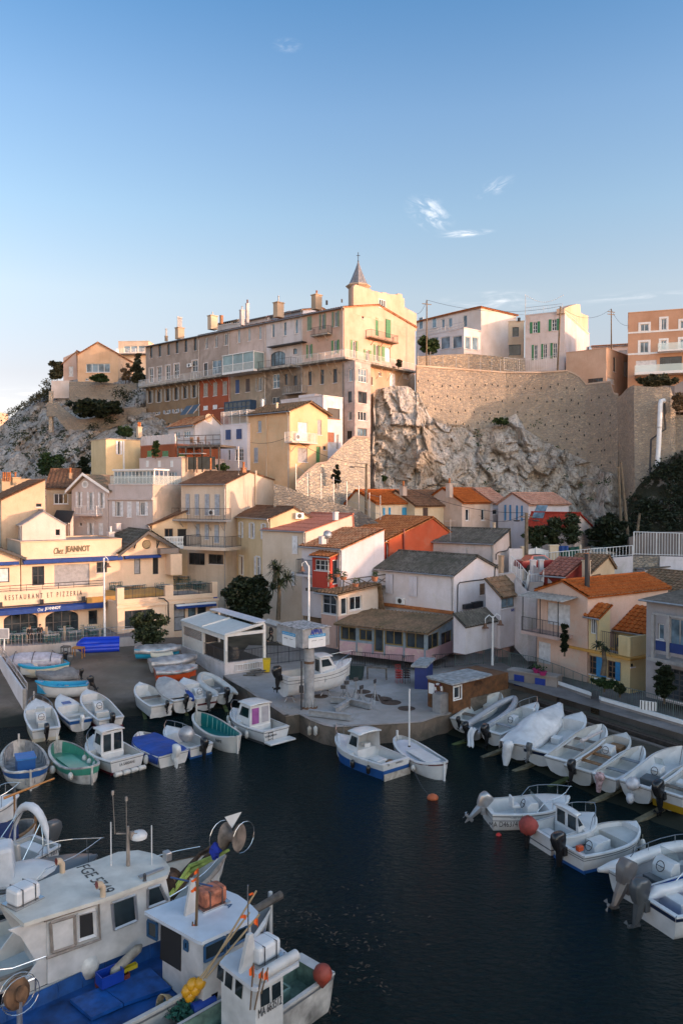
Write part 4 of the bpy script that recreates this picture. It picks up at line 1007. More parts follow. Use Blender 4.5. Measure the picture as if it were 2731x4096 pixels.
def walls():
 M_big=stone('retaining_stone',(.44,.385,.33),(.37,.325,.28),2.5,.8)
 top=[];bot=[]
 for dx,ty,Yw in((956,842,113.2),(1010,846,115.5),(1080,851,117.5),(1160,857,118.5),(1240,857,118),(1300,853,116.6),(1318,860,116),(1330,868,115.6),(1345,884,115),(1380,880,113),(1400,878,111.6),(1408,905,110.8),(1418,908,110)):
  t=Q(zd(dx,ty),Yw);top.append(t);b=V((t.x*(1-.01),t.y-1.6,12));bot.append(b)
 o=wst('retaining_wall','tall curved rubble stone retaining wall standing on the cliff',top,bot,1.5,M_big,'stone wall',pls('wall_coping',(.52,.43,.33),.4,.2))
 q=MB();random.seed(3)
 for i in range(24):
  for j in range(9):
   px=962+445*(i+.5*(j%2)+random.uniform(-.25,.25))/24;k=max(0,min(len(top)-2,sum(1 for t in top if t.x*1.0<Q(zd(px,900),t.y).x)-1))
   f=random.random()*0+max(0,min(1,(Q(zd(px,900),top[k].y).x-top[k].x)/max(.01,top[k+1].x-top[k].x)));a=top[k].lerp(top[k+1],f);b=bot[k].lerp(bot[k+1],f)
   p=a-Z*(2.2+j*1.9+random.uniform(-.4,.4));g=(a.z-p.z)/(a.z-b.z);p=a.lerp(b,g)
   if p.z>14:q.box((p.x,p.y,p.z),(.13,.14,random.uniform(.18,.32)))
 q.bd('weep_hole',M_dark,o)['kind']='stuff'
 top,bot=[],[]
 for dx,ty,Yw in((1416,912,110),(1432,905,107.5),(1446,890,104.5),(1456,884,103)):
  t=Q(zd(dx,ty),Yw);top.append(t);bot.append(V((t.x,t.y-1.2,10)))
 wst('buttress_wall','dark recessed stone wall between the curved wall and the buttress',top,bot,1.2,M_big,'stone wall')
 top,bot=[],[]
 for dx,ty,Yw in((1454,886,103),(1500,889,102),(1538,889,101.5),(1548,920,101.6),(1550,952,101.8),(1610,957,100)):
  t=Q(zd(dx,ty),Yw);top.append(t);bot.append(V((t.x,t.y-1.2,8)))
 wst('buttress_wall','pale stone buttress wall at the right edge carrying the white pipe',top,bot,2.0,M_big,'stone wall')
 top=[Q(zd(958,818),120),Q(zd(1075,812),122.5),Q(zd(1160,820),124),Q(zd(1205,822),123.5)];bot=[V((p.x,p.y,p.z-4.2))for p in top]
 wst('garden_wall','low warm stone garden wall under the white villa',top,bot,.5,M_stone,'stone wall')
 top=[Q(zD(1185,870),106),Q(zD(1300,866),105),Q(zD(1450,868),104),Q(zD(1500,870),103),Q(zD(1640,790),102)];bot=[V((p.x,p.y,p.z-3))for p in top]
 wst('concrete_wall','grey concrete planter wall below the orange apartment house',top,bot,.3,pls('grey_cement',(.36,.34,.32)),'wall')
 f=MB();pts=[Q(zD(x,y),Y)for x,y,Y in((165,745,119.2),(282,760,119),(397,757,118),(496,745,117),(575,728,116))]
 for p,q in zip(pts,pts[1:]):rlg(f,p,q,1.9,.25,.012,.03)
 o=f.bd('safety_fence',M_wmetal);tag(o,'white metal fence with a kink along the top of the curved wall','fence')
 pts=[Q(zC(x,y),115+.004*(x-925))for x,y in((925,912),(1020,905),(1118,918),(1222,932),(1320,945),(1412,955),(1500,960),(1568,962))]
 f=MB()
 for p in pts:f.tb([p,p+Z*2.0],.035,5)
 for hh in(.6,1.2,1.9):f.tb([p+Z*hh for p in pts],.012,4)
 o=f.bd('wire_fence',M_galv);tag(o,'thin wire fence with posts on the coping left of the white fence','fence')
 p=MB();p.tb([Q(zD(1415,985),101.3),Q(zD(1392,990),100.8),Q(zD(1388,1010),100.6),Q(zD(1378,1270),100.2),Q(zD(1363,1540),99.5)],.3,10)
 o=p.bd('drain_pipe',WFR,smooth=60);tag(o,'thick white drain pipe running down the stone buttress','pipe')
 q=MB()
 for y in(1195,1370):
  c=Q(zD(1381-(y-1195)*.05,y),100.3);q.lth([(.36,-.1),(.36,.1)],c,10)
 q.bd('pipe_joint',M_galv,o)
 p=MB();p.tb([Q(zD(1420,1005),101),Q(zD(1428,1210),100.6),Q(zD(1400,1225),100.5),Q(zD(1315,1290),100.5),Q(zD(1305,1560),99.8)],.12,6);o=p.bd('drain_pipe',MIR);tag(o,'thin dark drain pipe left of the thick white one','pipe')
 def lw(name,label,pts,h,Y,m,th=.6):
  top=[Q(zA(x,y),Y if not isinstance(Y,list)else Y[i])for i,(x,y)in enumerate(pts)];bot=[V((p.x,p.y-.2,p.z-(h[j]if isinstance(h,list)else h)))for j,p in enumerate(top)]
  return wst(name,label,top,bot,th,m,'stone wall')
 lw('terrace_wall','grey dry-stone wall holding up the peach villa terrace',[(545,640),(700,640),(850,650),(960,658),(1075,655)],5.0,141,M_stone_grey)
 lw('terrace_wall','short white rendered wall left of the peach villa terrace',[(405,632),(545,632)],3.2,143,pls('terrace_white',(.6,.55,.5)))
 lw('zigzag_wall','dipping stone wall crossing the rocky hill below the dark bushes',[(368,802),(445,802),(480,835),(540,882),(605,928),(660,934),(720,925),(780,905),(840,880),(890,858),(935,846),(1040,842),(1148,842)],[2.4,2.4,2.8,3.2,3.9,4,3.8,3.4,3,3,3,3,3],133.5,M_stone_grey)
 lw('wall_pillar','narrow upright stone pillar at the left end of the zigzag wall',[(385,715),(412,712)],7,134,M_stone_pale)
walls()
# ================================================================ the village below the rock
def village():
 cream=pls('v_cream',(.60,.51,.37),.3,.35,(.5,.4,.28),.15)
 h=House('yellow_house','pale yellow flat-roofed house at the foot of the rocky hill','house',zA(832,1092),99,zA(832,1420)[1],L=zA(716,0)[0],R=zA(1102,0)[0],phi=42)
 h.win('b',zE(1234,38),zE(1257,175),nv=1,fr=WFR,sh='open',sm=SWH)
 h.fin(pls('v_yellow',(.62,.53,.32),.25,.3),'flat',tm=pls('slab_tan',(.45,.38,.28)))
 q=MB();h.hx(q,'b',h.Lb*.48,h.Lb*.52,h.zb,h.zt-.1,.01,.12);q.bd('downpipe',WFR,h.root)
 chm(h.root,zA(1093,1000),zA(1093,1080),106,40,cream,2)
 h=House('terracotta_house','terracotta house with a white scalloped terrace parapet and green arched windows','house',zF(525,205),96,zF(525,420)[1],L=zF(165,0)[0],R=zF(1000,0)[0],phi=50)
 h.win('a',zF(236,270),zF(282,335),sh='closed',sm=SH_GRN2,arch=True);h.win('a',zF(394,272),zF(455,330),sh='closed',sm=SH_GRN2,arch=True);h.win('b',zF(562,298),zF(625,330),sh='closed',sm=SH_GRN2)
 h.fin(pls('terracotta',(.34,.115,.055),.4,.4,(.25,.1,.06),.2),'flat',tm=pls('terracotta_band',(.40,.19,.13)))
 q=MB();h.hx(q,'a',0,h.La,h.zt+.13,h.zt+.95,-.2,-.02)
 for i in range(6):
  u=h.La*(i+.5)/6;h.hx(q,'a',u-.5,u+.5,h.zt+.95,h.zt+1.3,-.2,-.02)
 q.bd('parapet',pls('v_white',(.64,.62,.60),.3,.4),h.root)
 h=House('gable_house','small white and cream house with an orange roof and two roof windows','house',zB(548,1368),104,19,L=zB(338,0)[0],R=zB(762,0)[0],phi=44)
 h.win('a',zB(458,1418),zB(515,1472),nv=3,gl=MGB);h.win('a',zB(388,1425),zB(432,1480),nv=2,gl=MGB)
 h.fin(pls('g_white',(.60,.59,.58),.3,.4),'gable_a',apex=zB(683,1300),tm=R_MIX,oe=.3)
 q=MB();q.lth([(.55,0),(.55,.05),(.4,.05),(.4,.02)],h.pt('b',h.Lb*.5,h.zt+1.0,.01),16,h.ax('b')[1]);q.bd('round_vent',pls('vent_cream',(.5,.42,.3)),h.root)
 q=MB()
 for u in(.35,.62):
  p0=h.C+h.a*(h.La*u)+h.b*(h.Lb*.3)+Z*(h.zt+2.6*.6+.12);q.obox(p0,h.a*1.6,h.b*1.1+Z*(1.1*2.6/(h.Lb*.5)),Z*.06)
 q.bd('roof_window',WDK,h.root)
 t=thg('timber_terrace','weathered timber terrace with railings hung in front of the terracotta house','terrace',P(zF(780,235),19.2))
 z0=Q(zF(780,215),95).z;q=MB();p0,p1=Q(zF(545,215),95),Q(zF(1000,225),93);p1.z=p0.z
 d=(p1-p0);n=V((d.y,-d.x,0)).normalized()*-1
 n=V((-d.y,d.x,0)).normalized()
 q.obox(p0,d,n*4,Z*-.25)
 for i in range(6):q.obox(p0+d*(i/5.3),d.normalized()*.15,n*.15,Z*-3.2)
 q.bd('deck',M_GREYD,t);q=MB();rlg(q,p0,p1,1.15,.9,.03,.04,True);q.bd('railing',M_GREYD,t)
 for i in range(3):
  c=p0+d*(.25+.17*i)+n*1.2;cha(c,.8+i*.4,'brown_chair','dark lounge chair on the timber terrace, '+['leftmost of three','between two others','rightmost of three'][i],W_WOOD,'lounge chairs on the timber terrace')
 q=MB();q.obox(p0-Z*1.0+d*.18,d*.5,n*-1.2,Z*-.1);q.bd('awning',SH_ROLLG,t)
 q=MB();q.obox(p0-Z*2.9+d*.25,d*.62,n*.1,Z*1.5);q.bd('veranda_glass',M_glass,t)
 h=House('white_house','tall white house with dark blue shutters beside the peach house','house',zF(1278,0),98,zF(1278,470)[1],L=zF(1000,0)[0],phi=50,Lb=6,zt=Q(zB(960,1365),98).z)
 for q in((1058,50,1108,155),(1170,42,1222,148)):h.win('a',zF(q[0],q[1]),zF(q[2],q[3]),sh='closed',sm=SH_DKBLUE,rec=.02)
 h.win('a',zF(1076,258),zF(1100,368),nv=1,nh=2);h.win('a',zF(1150,250),zF(1238,375),nv=4,nh=3)
 h.fin(pls('blue_house_white',(.66,.67,.70),.2,.3),'flat')
 q=MB();rlg(q,h.pt('a',0,h.zt+.12,-.1),h.pt('a',h.La,h.zt+.12,-.1),1.7,.18);rlg(q,h.pt('b',0,h.zt+.12,-.1),h.pt('b',4,h.zt+.12,-.1),1.7,.18);q.bd('terrace_railing',M_wmetal,h.root)
 h=House('peach_house','big peach house with brown eaves and a small balcony above the stone stairs','house',zI(415,372),94,zI(415,925)[1],L=zI(-28,0)[0],R=zI(812,0)[0],phi=50)
 h.win('a',zI(80,480),zI(121,600),sh='roller',sm=SH_GREY);h.win('a',zI(44,760),zI(84,915),sh='closed',sm=SH_GREY)
 h.win('b',zI(500,494),zI(602,690),sh='roller',sm=SH_ROLL,door=True);h.win('b',zI(705,468),zI(747,626),sh='roller',sm=SH_ROLLG);h.win('b',zI(500,762),zI(600,910),sh='roller',sm=SH_ROLLG);h.win('b',zI(690,745),zI(734,922),door=True,fr=SH_GRN2,gl=SH_GRN2,nh=3);h.win('b',zI(763,744),zI(793,784),nv=1,fr=WDK)
 h.fin(pls('peach',(.66,.47,.28),.3,.25,(.55,.42,.27),.2),'gable_a',apex=zI(615,285),tm=R_MOSS,oe=.45,og=.45)
 h.balcony('b',zI(442,695),zI(708,705),1.3,pls('balcony_white',(.6,.55,.48)),1.1,.16,M_wmetal,.16,2)
 ac_unit(h.root,h,'b',zI(480,610),zI(520,685))
 chm(h.root,zI(281,298),zI(281,360),97,18,cream,0);chm(h.root,zI(132,265),zI(132,330),101,14,WFR,0)
 q=MB();u=h.ht('a',zI(178,600))[0];q.tb([h.pt('a',u,h.zt-.2,.1),h.pt('a',u,h.zb,.1)],.07,6);q.bd('downpipe',cream,h.root)
 pb=MB();zlow=12
 h.hx(pb,'a',-.08,h.La,zlow,h.zb+.02,-.5,.10);h.hx(pb,'b',.002,h.Lb,zlow,h.zb+.018,-.5,.08);pb.bd('stone_plinth',M_stone_grey,h.root)
 def W(pts,Y):return[Q(zI(x,y),Y[i]if isinstance(Y,list)else Y)for i,(x,y)in enumerate(pts)]
 top=W([(488,1122),(600,1015),(700,937),(800,922),(870,850),(1000,722),(1090,652),(1256,660)],[90,91.5,93,94,95,97.5,99,101]);bot=[V((p.x,p.y-.5,9))for p in top]
 wst('stair_wall','sloping pale stone wall climbing beside the steps to the stair tower',top,bot,1.2,M_stone_pale,'stone wall',pls('stair_coping',(.36,.31,.26)))
 top=W([(250,1138),(400,1175),(580,1262),(760,1300),(900,1345),(1040,1372),(1130,1405),(1310,1528),(1420,1600)],[86,86,86,86.5,87,87.5,87.5,86,85]);bot=[V((p.x,p.y-.5,5))for p in top]
 wst('lower_stone_wall','long grey stone wall descending behind the middle houses',top,bot,.6,M_stone_grey,'stone wall')
 f=MB();pts=W([(480,1170),(600,1270),(742,1270),(871,1308),(1010,1355),(1135,1395),(1247,1475),(1360,1505)],[88,88,88,88.5,88.5,88.5,87.5,87])
 for p in pts:f.tb([p-Z*.3,p+Z*2.6],.06,6)
 for hh in(.5,1.4,2.4):f.tb([p+Z*hh for p in pts],.018,4)
 tag(f.bd('stair_fence',M_galv),'wire fence on tall thin posts running down the stone steps','fence')
 h=House('cream_house','big cream house with tall closed blue-grey shutters and a brown roof','house',zF(1058,612),87,zF(1058,1560)[1],L=zF(588,615),R=zI(392,0)[0])
 for q in((640,720,679,935),(736,722,777,940),(841,722,885,945),(945,724,992,945),(748,1032,782,1165),(840,1038,880,1195),(941,1044,984,1230)):h.win('a',zF(q[0],q[1]),zF(q[2],q[3]),sh='closed',sm=SH_GREY,rec=.03)
 h.win('a',zF(872,1352),zF(1030,1455),nv=2,fr=WDK);h.win('a',zF(665,1338),zF(835,1462),nv=3,fr=WDK,door=True)
 h.fin(pls('big_cream',(.60,.52,.41),.3,.4),'gable_a',apex=zF(1300,492),tm=RBR,kind='fine',oe=.35,og=.15)
 h.balcony('a',zF(486,978),zF(1036,1000),1.3,M_conc,1.25,.2,MIR,.2,4)
 o,u0,u1,z=h.balcony('a',zF(612,1270),zF(1050,1280),3.0,pls('big_cream',(0,0,0)),1.15,.35,MIR,.2,0,name='lower_terrace')
 q=MB();h.hx(q,'a',u0,u1,h.zb,z-.36,2.5,2.9);
 q.tb([h.pt('b',h.ht('b',zF(1368,700),.1)[0],h.ht('b',zF(1368,840),.1)[1],.1),h.pt('b',h.ht('b',zF(1368,700),.1)[0],h.ht('b',zF(1368,470),.1)[1],.1)],.1,6)
 q2=MB();u=h.ht('b',zF(1368,700),.12)[0];q2.tb([h.pt('b',u,h.ht('b',zF(1368,840),.12)[1],.12),h.pt('b',u,h.ht('b',zF(1368,475),.12)[1],.12)],.12,7);q2.bd('flue_pipe',cream,h.root)
 chm(h.root,zF(1240,455),zF(1240,500),84,40,R_MIX,1);
 q=MB();p=Q(zF(1188,520),84);q.tb([p,p+Z*3],.03,4)
 for i in range(5):q.tb([p+Z*(2.9-.2*i)-V((.5,0,0)),p+Z*(2.9-.2*i)+V((.5,0,0))],.015,4)
 q.bd('aerial',M_galv,h.root);ac_unit(h.root,h,'a',zF(875,885),zF(925,945))
 h=House('yellow_house','pale yellow house with white-hinged shutters below the big cream house','house',zF(1518,975),81,zH(1240,470)[1],L=zF(1148,950),R=zI(632,0)[0])
 for q in((1204,1018,1228,1172),(1316,1028,1345,1182),(1440,1036,1466,1192)):h.win('a',zF(q[0],q[1]),zF(q[2],q[3]),sh='open',sm=SWH,sur=WFR,sw=.1,nv=1)
 h.win('a',zH(938,195),zH(975,395),door=True,fr=WFR,gl=W_WOOD,sur=WFR);h.win('a',zH(1112,205),zH(1145,400),door=True,sh='open',sm=SWH,sur=WFR,nv=1,nh=2)
 h.fin(pls('soft_yellow',(.62,.52,.32),.25,.35),'gable_a',apex=zI(460,1388),tm=RBR,kind='fine',oe=.3,og=.15)
 ac_unit(h.root,h,'b',zI(478,1440),zI(560,1503))
 h=House('pink_roof_house','cream house with a flat pink metal roof between yellow and red houses','house',zJ(190,462),77,zJ(190,1350)[1],L=zJ(-15,452),R=zJ(690,0)[0])
 for q in((55,505,108,690),(-158,512,-110,660),(50,880,76,1020),(-190,872,-148,1010)):h.win('a',zJ(q[0],q[1]),zJ(q[2],q[3]),sh='closed',sm=SWH,rec=.03)
 h.La=max(h.La,6.4)
 h.fin(pls('pinkroof_cream',(.60,.54,.43),.25,.3),'gable_a',apex=zJ(680,285),tm=R_PINKM,kind='seam',oe=.2,og=.1)
 chm(h.root,zJ(501,265),zJ(501,340),77,40,pls('v_white',(.64,.62,.6)),0)
 h=House('white_cottage','narrow whitewashed cottage with a patchy tiled roof and a small balcony','house',zJ(565,640),73,zJ(300,1400)[1],L=zJ(150,622),phi=46,Lb=6)
 h.fin(pls('cottage_white',(.60,.60,.62),.25,.3),'gable_a',1.6,rf=1.0,tm=R_MIX,oe=.3)
 h.balcony('a',zJ(85,905),zJ(260,915),1.0,pls('cottage_white',(0,0,0)),1.4,.2,MIR,.16,1);h.win('a',zJ(135,960),zJ(195,1080),nv=2,fr=WFR,door=True)
 chm(h.root,zJ(367,520),zJ(367,590),74,52,pls('v_white',(.64,.62,.6)),0)
 q=MB();c=Q(zJ(418,490),74);q.lth([(.02,.22),(.25,.16),(.42,0)],c,14,(.2,-.9,.4),cap=False);q.tb([c,c-Z*.8],.03,4);q.bd('satellite_dish',M_galv,h.root)
 h=House('red_house','red house with an orange tiled roof and dark red front','house',zJ(1058,545),79,zJ(1058,1000)[1],L=zJ(588,512),R=zK(435,0)[0])
 h.win('a',zJ(915,555),zJ(978,612),nv=2,fr=WDK)
 h.fin(pls('red_wall',(.46,.10,.045),.35,.3,(.4,.12,.07),.2),'gable_a',apex=zJ(1512,318),tm=R_ORANGE,oe=.4,og=.15)
 q=MB();u=h.ht('b',zJ(1207,560))[0];q.tb([h.pt('b',u,h.zb,.1),h.pt('b',u,h.zt+1.0,.1)],.12,6);q.bd('downpipe',paint('dark_red',(.2,.03,.02)),h.root)
 g=House('balcony_house','red and white tile-roofed lean-to with a plant-filled rustic balcony','house',zJ(445,725),72.5,zJ(445,1060)[1],L=zJ(258,712),R=zJ(1025,0)[0])
 g.win('a',zJ(285,755),zJ(435,870),nv=3,nh=2,bars=True);g.win('b',zJ(470,745),zJ(735,1000),nv=4,door=True,gl=M_glass);
 g.fin(pls('lean_red',(.40,.06,.04),.3,.3),'gable_a',1.1,rf=.6,zt2=g.zt+.9,tm=R_ORANGE,oe=.3,og=.2)
 q=MB();g.hx(q,'b',0,g.Lb,g.zb-.3,g.zb-.02,.004,2.2);g.hx(q,'a',-2.2,g.La+.2,g.zb-.302,g.zb-.022,.004,.7);bo=q.bd('timber_balcony',M_GREYD,g.root)
 q=MB();zz=g.zb-.02
 def rus(f,u0,u1,o,n):
  for i in range(n):
   a0,a1=u0+(u1-u0)*i/n,u0+(u1-u0)*(i+1)/n
   q.tb([g.pt(f,a0,zz,o),g.pt(f,a0,zz+1.05,o)],.06,6);q.tb([g.pt(f,a0,zz+.1,o),g.pt(f,a1,zz+.95,o)],.045,5);q.tb([g.pt(f,a0,zz+.95,o),g.pt(f,a1,zz+.1,o)],.045,5)
  q.tb([g.pt(f,u0,zz+1.05,o),g.pt(f,u1,zz+1.05,o)],.06,6)
 rus('b',-.6,g.Lb,2.1,4);q.tb([g.pt('b',g.Lb-.2,zz,2.1),g.pt('b',g.Lb-.2,g.zt+.3,2.1)],.08,6)
 q.bd('rustic_railing',M_GREYD,bo)
 for i,(px,py,lab)in enumerate(((520,905,'low terracotta bowl of green plants on the rustic balcony'),(585,935,'terracotta bowl with trailing plants hung on the rustic balcony'),(710,1005,'terracotta bowl hanging below the rustic balcony corner'),(910,950,'tall terracotta pot with a spiky plant at the right end of the rustic balcony'),(445,960,'grey planter box with a leafy bush at the left of the rustic balcony'))):
  ptd(Q(zJ(px,py+30),70.2 if i!=3 else 72),.32,.42 if i==3 else .25,lab,leaf=.5)
 h=House('cream_extension','cream extension with white windows under the rustic balcony','house',zJ(533,1118),70,zO(690,330)[1],L=zJ(352,1096),R=zJ(945,0)[0])
 h.win('a',zJ(360,1118),zJ(518,1325),nv=2,nh=2,fr=SH_GREY);h.win('b',zJ(560,1150),zJ(624,1330),nv=1,door=True);h.win('b',zJ(650,1135),zJ(775,1280),nv=2)
 h.fin(pls('ext_cream',(.62,.55,.46),.25,.3),'gable_a',apex=zJ(940,1020),tm=R_MOSS,oe=.5,og=.4,lower=pls('ext_pink',(.50,.36,.30),.3,.4),zsp=h.ht('a',zJ(440,1335))[1])
 h=House('white_house','white house with flush closed shutters and a grey corrugated roof','house',zK(430,1042),70,zP(560,700)[1],L=zJ(932,842),R=zK(902,0)[0])
 for q in((1030,905,1102,1108),(1275,928,1356,1138)):h.win('a',zJ(q[0],q[1]),zJ(q[2],q[3]),sh='closed',sm=pls('flush_shutter',(.60,.61,.64),.1,.1),rec=.0,sill=False)
 h.fin(pls('shutter_white',(.66,.65,.65),.2,.3,(.58,.52,.46),.1),'gable_a',apex=zK(665,850),tm=R_GREY,kind='corr',oe=.3,og=.2)
 ac_unit(h.root,h,'a',zJ(1132,1150),zJ(1210,1220));h.win('b',zK(700,1135),zK(748,1252),sh='closed',sm=W_WOOD)
 q=MB();q.tb([h.pt('b',*h.ht('b',zK(x,y),.06),.06)for x,y in((900,935),(860,940),(855,1060),(760,1090),(600,1108),(490,1125),(470,1150),(465,1440))],.05,5);q.bd('cable',MIR,h.root)
 chm(h.root,zK(567,768),zK(567,860),74,16,M_zinc,0);box=h.box_part('meter_box','b',zK(645,1325),zK(735,1385),.01,.4,MIR);h.box_part('meter_box','b',zK(550,1350),zK(632,1398),.01,.35,MIR)
 q=MB();h.hx(q,'a',0,h.La,h.ht('a',zJ(1250,1250))[1]-.12,h.ht('a',zJ(1250,1250))[1]+.16,.004,.3);q.bd('tile_flashing',R_ORANGE,h.root)
 v=House('veranda_building','pink low building with olive-framed glazing and a mossy lean-to roof','building',zP(282,470),64.5,zP(282,800)[1],L=zO(690,100),R=zP(545,0)[0])
 zs=v.ht('a',zO(1250,285))[1]
 olive=paint('olive_frame',(.20,.135,.035));blu=paint('faded_blue_timber',(.22,.27,.31),.8)
 for q in((695,128,838,250),(862,152,980,255),(1100,150,1258,290),(1280,178,1448,325)):v.win('a',zO(q[0],q[1]),zO(q[2],q[3]),fr=olive,nv=2,sill=False)
 v.win('a',zO(1005,122),zO(1085,350),fr=olive,nv=1,nh=1,door=True,gl=M_glass)
 for q in((290,480,408,640),(428,458,540,608)):v.win('b',zP(q[0],q[1]),zP(q[2],q[3]),fr=olive,nv=2,sill=False)
 v.fin(blu,'gable_a',apex=zP(552,300),tm=R_MOSS,kind='corr',oe=.5,og=.35,lower=pls('veranda_pink',(.50,.33,.34),.4,.5,(.56,.46,.36),.35),zsp=min(zs,*[q[2]for q in v.ops['a']if q[2]>v.zb+.6])-.02,gtr=False)
 for x in(845,990,1092,1268,1455):
  q=MB();u=v.ht('a',zO(x,200))[0];v.hx(q,'a',u-.06,u+.06,v.zb+.3,v.zt-.02,.005,.09);q.bd('timber_post',blu,v.root)
 h=House('grey_roof_house','lilac and cream house with a grey corrugated roof right of the red house','house',zK(845,718),79,zK(845,1060)[1],L=zK(140,690),R=zK(1012,0)[0])
 h.win('a',zK(230,795),zK(335,835),bars=True,nv=2);h.fin(pls('lilac_cream',(.57,.52,.48),.4,.5,(.40,.36,.35),.25),'gable_a',apex=zK(1008,575),tm=R_GREY,kind='corr',oe=.25,og=.12)
 q=MB();q.tb([h.pt('b',*h.ht('b',zK(x,y),.06),.06)for x,y in((1010,745),(985,790),(890,808),(870,830),(868,885))],.05,5);q.bd('cable',MIR,h.root)
 chm(h.root,zK(849,505),zK(849,570),84,22,cream,0)
 q=MB();p=Q(zK(393,690),78.8);q.tb([p,p+Z*2.2],.03,4);q.tb([p+Z*2-V((.6,.2,0)),p+Z*2+V((.5,.2,0))],.02,4);q.bd('aerial',M_galv,h.root)
 h=House('square_block','squat white block with a tall brick flue beside the white house','building',zK(942,1050),71,zP(900,700)[1],L=zK(893,0)[0],R=zK(1072,0)[0],phi=45)
 h.fin(pls('block_white',(.60,.54,.48),.3,.4),'flat');chm(h.root,zK(922,850),zK(922,1045),72,40,pls('flue_tan',(.40,.30,.2)),0,potm=R_ORANGE)
 h=House('porch_annex','white porch annex with a little tiled roof and wide window','house',zK(915,1258),66.5,zP(1015,640)[1],L=zK(762,1205),R=zK(1095,0)[0],phi=45)
 h.win('b',zK(925,1255),zK(1065,1388),nv=2,gl=MGB,fr=W_GREYW);h.fin(pls('annex_grey_white',(.58,.58,.60),.25,.3),'gable_b',1.3,rf=1,tm=R_MOSS,oe=.3,og=.25)
 sg=h.box_part('street_sign','b',zK(1030,1398),zK(1057,1425),.01,.04,paint('sign_blue',(.02,.04,.25)))
 txm('sign_lettering','5',.2,WFR,h.root,frm(h.pt('b',*h.ht('b',zK(1044,1411),.045),.045),h.b,Z),height=.22,depth=.004)
 s=House('shed','low white shed with a corrugated grey roof beside the veranda building','shed',zP(680,408),63.5,zP(680,700)[1],L=zP(555,345),R=zP(1010,0)[0],phi=45)
 s.fin(pls('shed_white',(.60,.60,.61),.2,.35),'gable_b',.9,rf=1,tm=R_GREY,kind='corr',oe=.15,og=.12)
 def back(label,C,Lx,Rx,Y,zb,wallm,roofm,rise,wins,apex=None,phi=45,kind='roman',Lb=None,La=None,sh=None,sm=None,gw=()):
  h=House('village_house',label,'house',C,Y,zb,L=Lx,R=Rx,phi=phi,Lb=Lb,La=La,group='row of houses under the cliff')
  for z,q in wins:h.win('b',z(q[0],q[1]),z(q[2],q[3]),sh=sh,sm=sm,fr=WFR,nv=1)
  for z,q,s_,m_ in gw:h.win('a',z(q[0],q[1]),z(q[2],q[3]),sh=s_,sm=m_)
  h.fin(wallm,'gable_b',rise,tm=roofm,kind=kind,oe=.3,og=.15,apex=apex);return h
 b1=back('cream house under the cliff with bright turquoise shutters and an orange roof',zJ(918,163),zJ(612,0)[0],zJ(1345,0)[0],92,9,pls('back_cream',(.58,.53,.40),.3,.3),R_NEWOR,2.0,[],apex=zJ(718,32))
 for q in((1015,212,1052,300),):b1.win('b',zJ(q[0],q[1]),zJ(q[2],q[3]),nv=1,fr=WFR,sh='open',sm=SH_CYAN)
 b1.win('b',zJ(1194,208),zJ(1246,296),sh='closed',sm=SH_CYAN)
 b2=back('cream house under the cliff with dark brown shutters and a brown roof',zK(20,318),None,zK(520,0)[0],95,9,pls('back_yellow',(.60,.53,.37),.3,.3),RBR,1.75,[],La=6)
 for q in((106,342,157,430),(370,340,416,515)):b2.win('b',zK(q[0],q[1]),zK(q[2],q[3]),sh='closed',sm=SH_BROWN)
 chm(b2.root,zK(382,95),zK(382,235),96,50,pls('chim_pink',(.5,.44,.38)),1);chm(b1.root,zJ(1208,-5),zJ(1208,85),93,50,pls('chim_pink',(.5,.44,.38)),1)
 b3=back('pinkish cream house under the cliff with an orange roof and two narrow windows',zK(515,285),None,zK(822,0)[0],97,9,pls('back_pink',(.58,.47,.38),.5,.6,(.5,.36,.28),.3),R_NEWOR,1.7,[(zK,(552,355,590,478)),(zK,(715,355,750,475))],La=6)
 b4=back('pale blue-grey gable house with blue shutters below the cliff',zK(1208,305),zK(892,0)[0],zL(372,0)[0],96,9,pls('back_blue',(.52,.53,.56),.25,.3),R_PINK,2.6,[],phi=36,apex=zK(1040,195))
 for q in((978,314,1010,474),(1100,320,1131,478)):b4.win('a',zK(q[0],q[1]),zK(q[2],q[3]),sh='open',sm=SH_BLUE,nv=1)
 b5=back('pink-roofed house end half hidden between the orange roof and the blue-grey gable',zK(830,290),None,zK(1000,0)[0],101,9,pls('back_blue',(0,0,0)),R_PINK,1.8,[(zK,(828,360,885,415))],La=6)
 h=House('red_roof_house','small house with a bright red roof, a roof window and trees in front','house',zL(432,540),89,6,L=zK(1205,525),R=zL(600,0)[0],phi=50)
 h.fin(pls('redroof_grey',(.48,.42,.37),.3,.4),'gable_a',apex=zL(478,405),tm=R_RED,kind='seam',oe=.3)
 p0=h.C+h.a*(h.La*.72)+h.b*(h.Lb*.12)+Z*(h.zt+.85);q=MB();q.obox(p0,h.a*1.4,h.b*1.3+Z*(1.3*2.5/(h.Lb*.5)),Z*.08);q.bd('roof_window',MGB,h.root)
def cha(c,rz,name,label,m,group):
 mb=MB();t=thg(name,label,'chair',c,group);R=Matrix.Rotation(rz,3,'Z')
 def bx(n,cc,d):q=MB();q.box(c+R@V(cc),d,rz);q.bd(n,m,t)
 bx('seat',(0,0,.42),(.5,.5,.05));bx('backrest',(0,.26,.75),(.5,.05,.62))
 for x in(-.22,.22):
  for y in(-.22,.22):bx('leg',(x,y,.2),(.05,.05,.4))
 return t
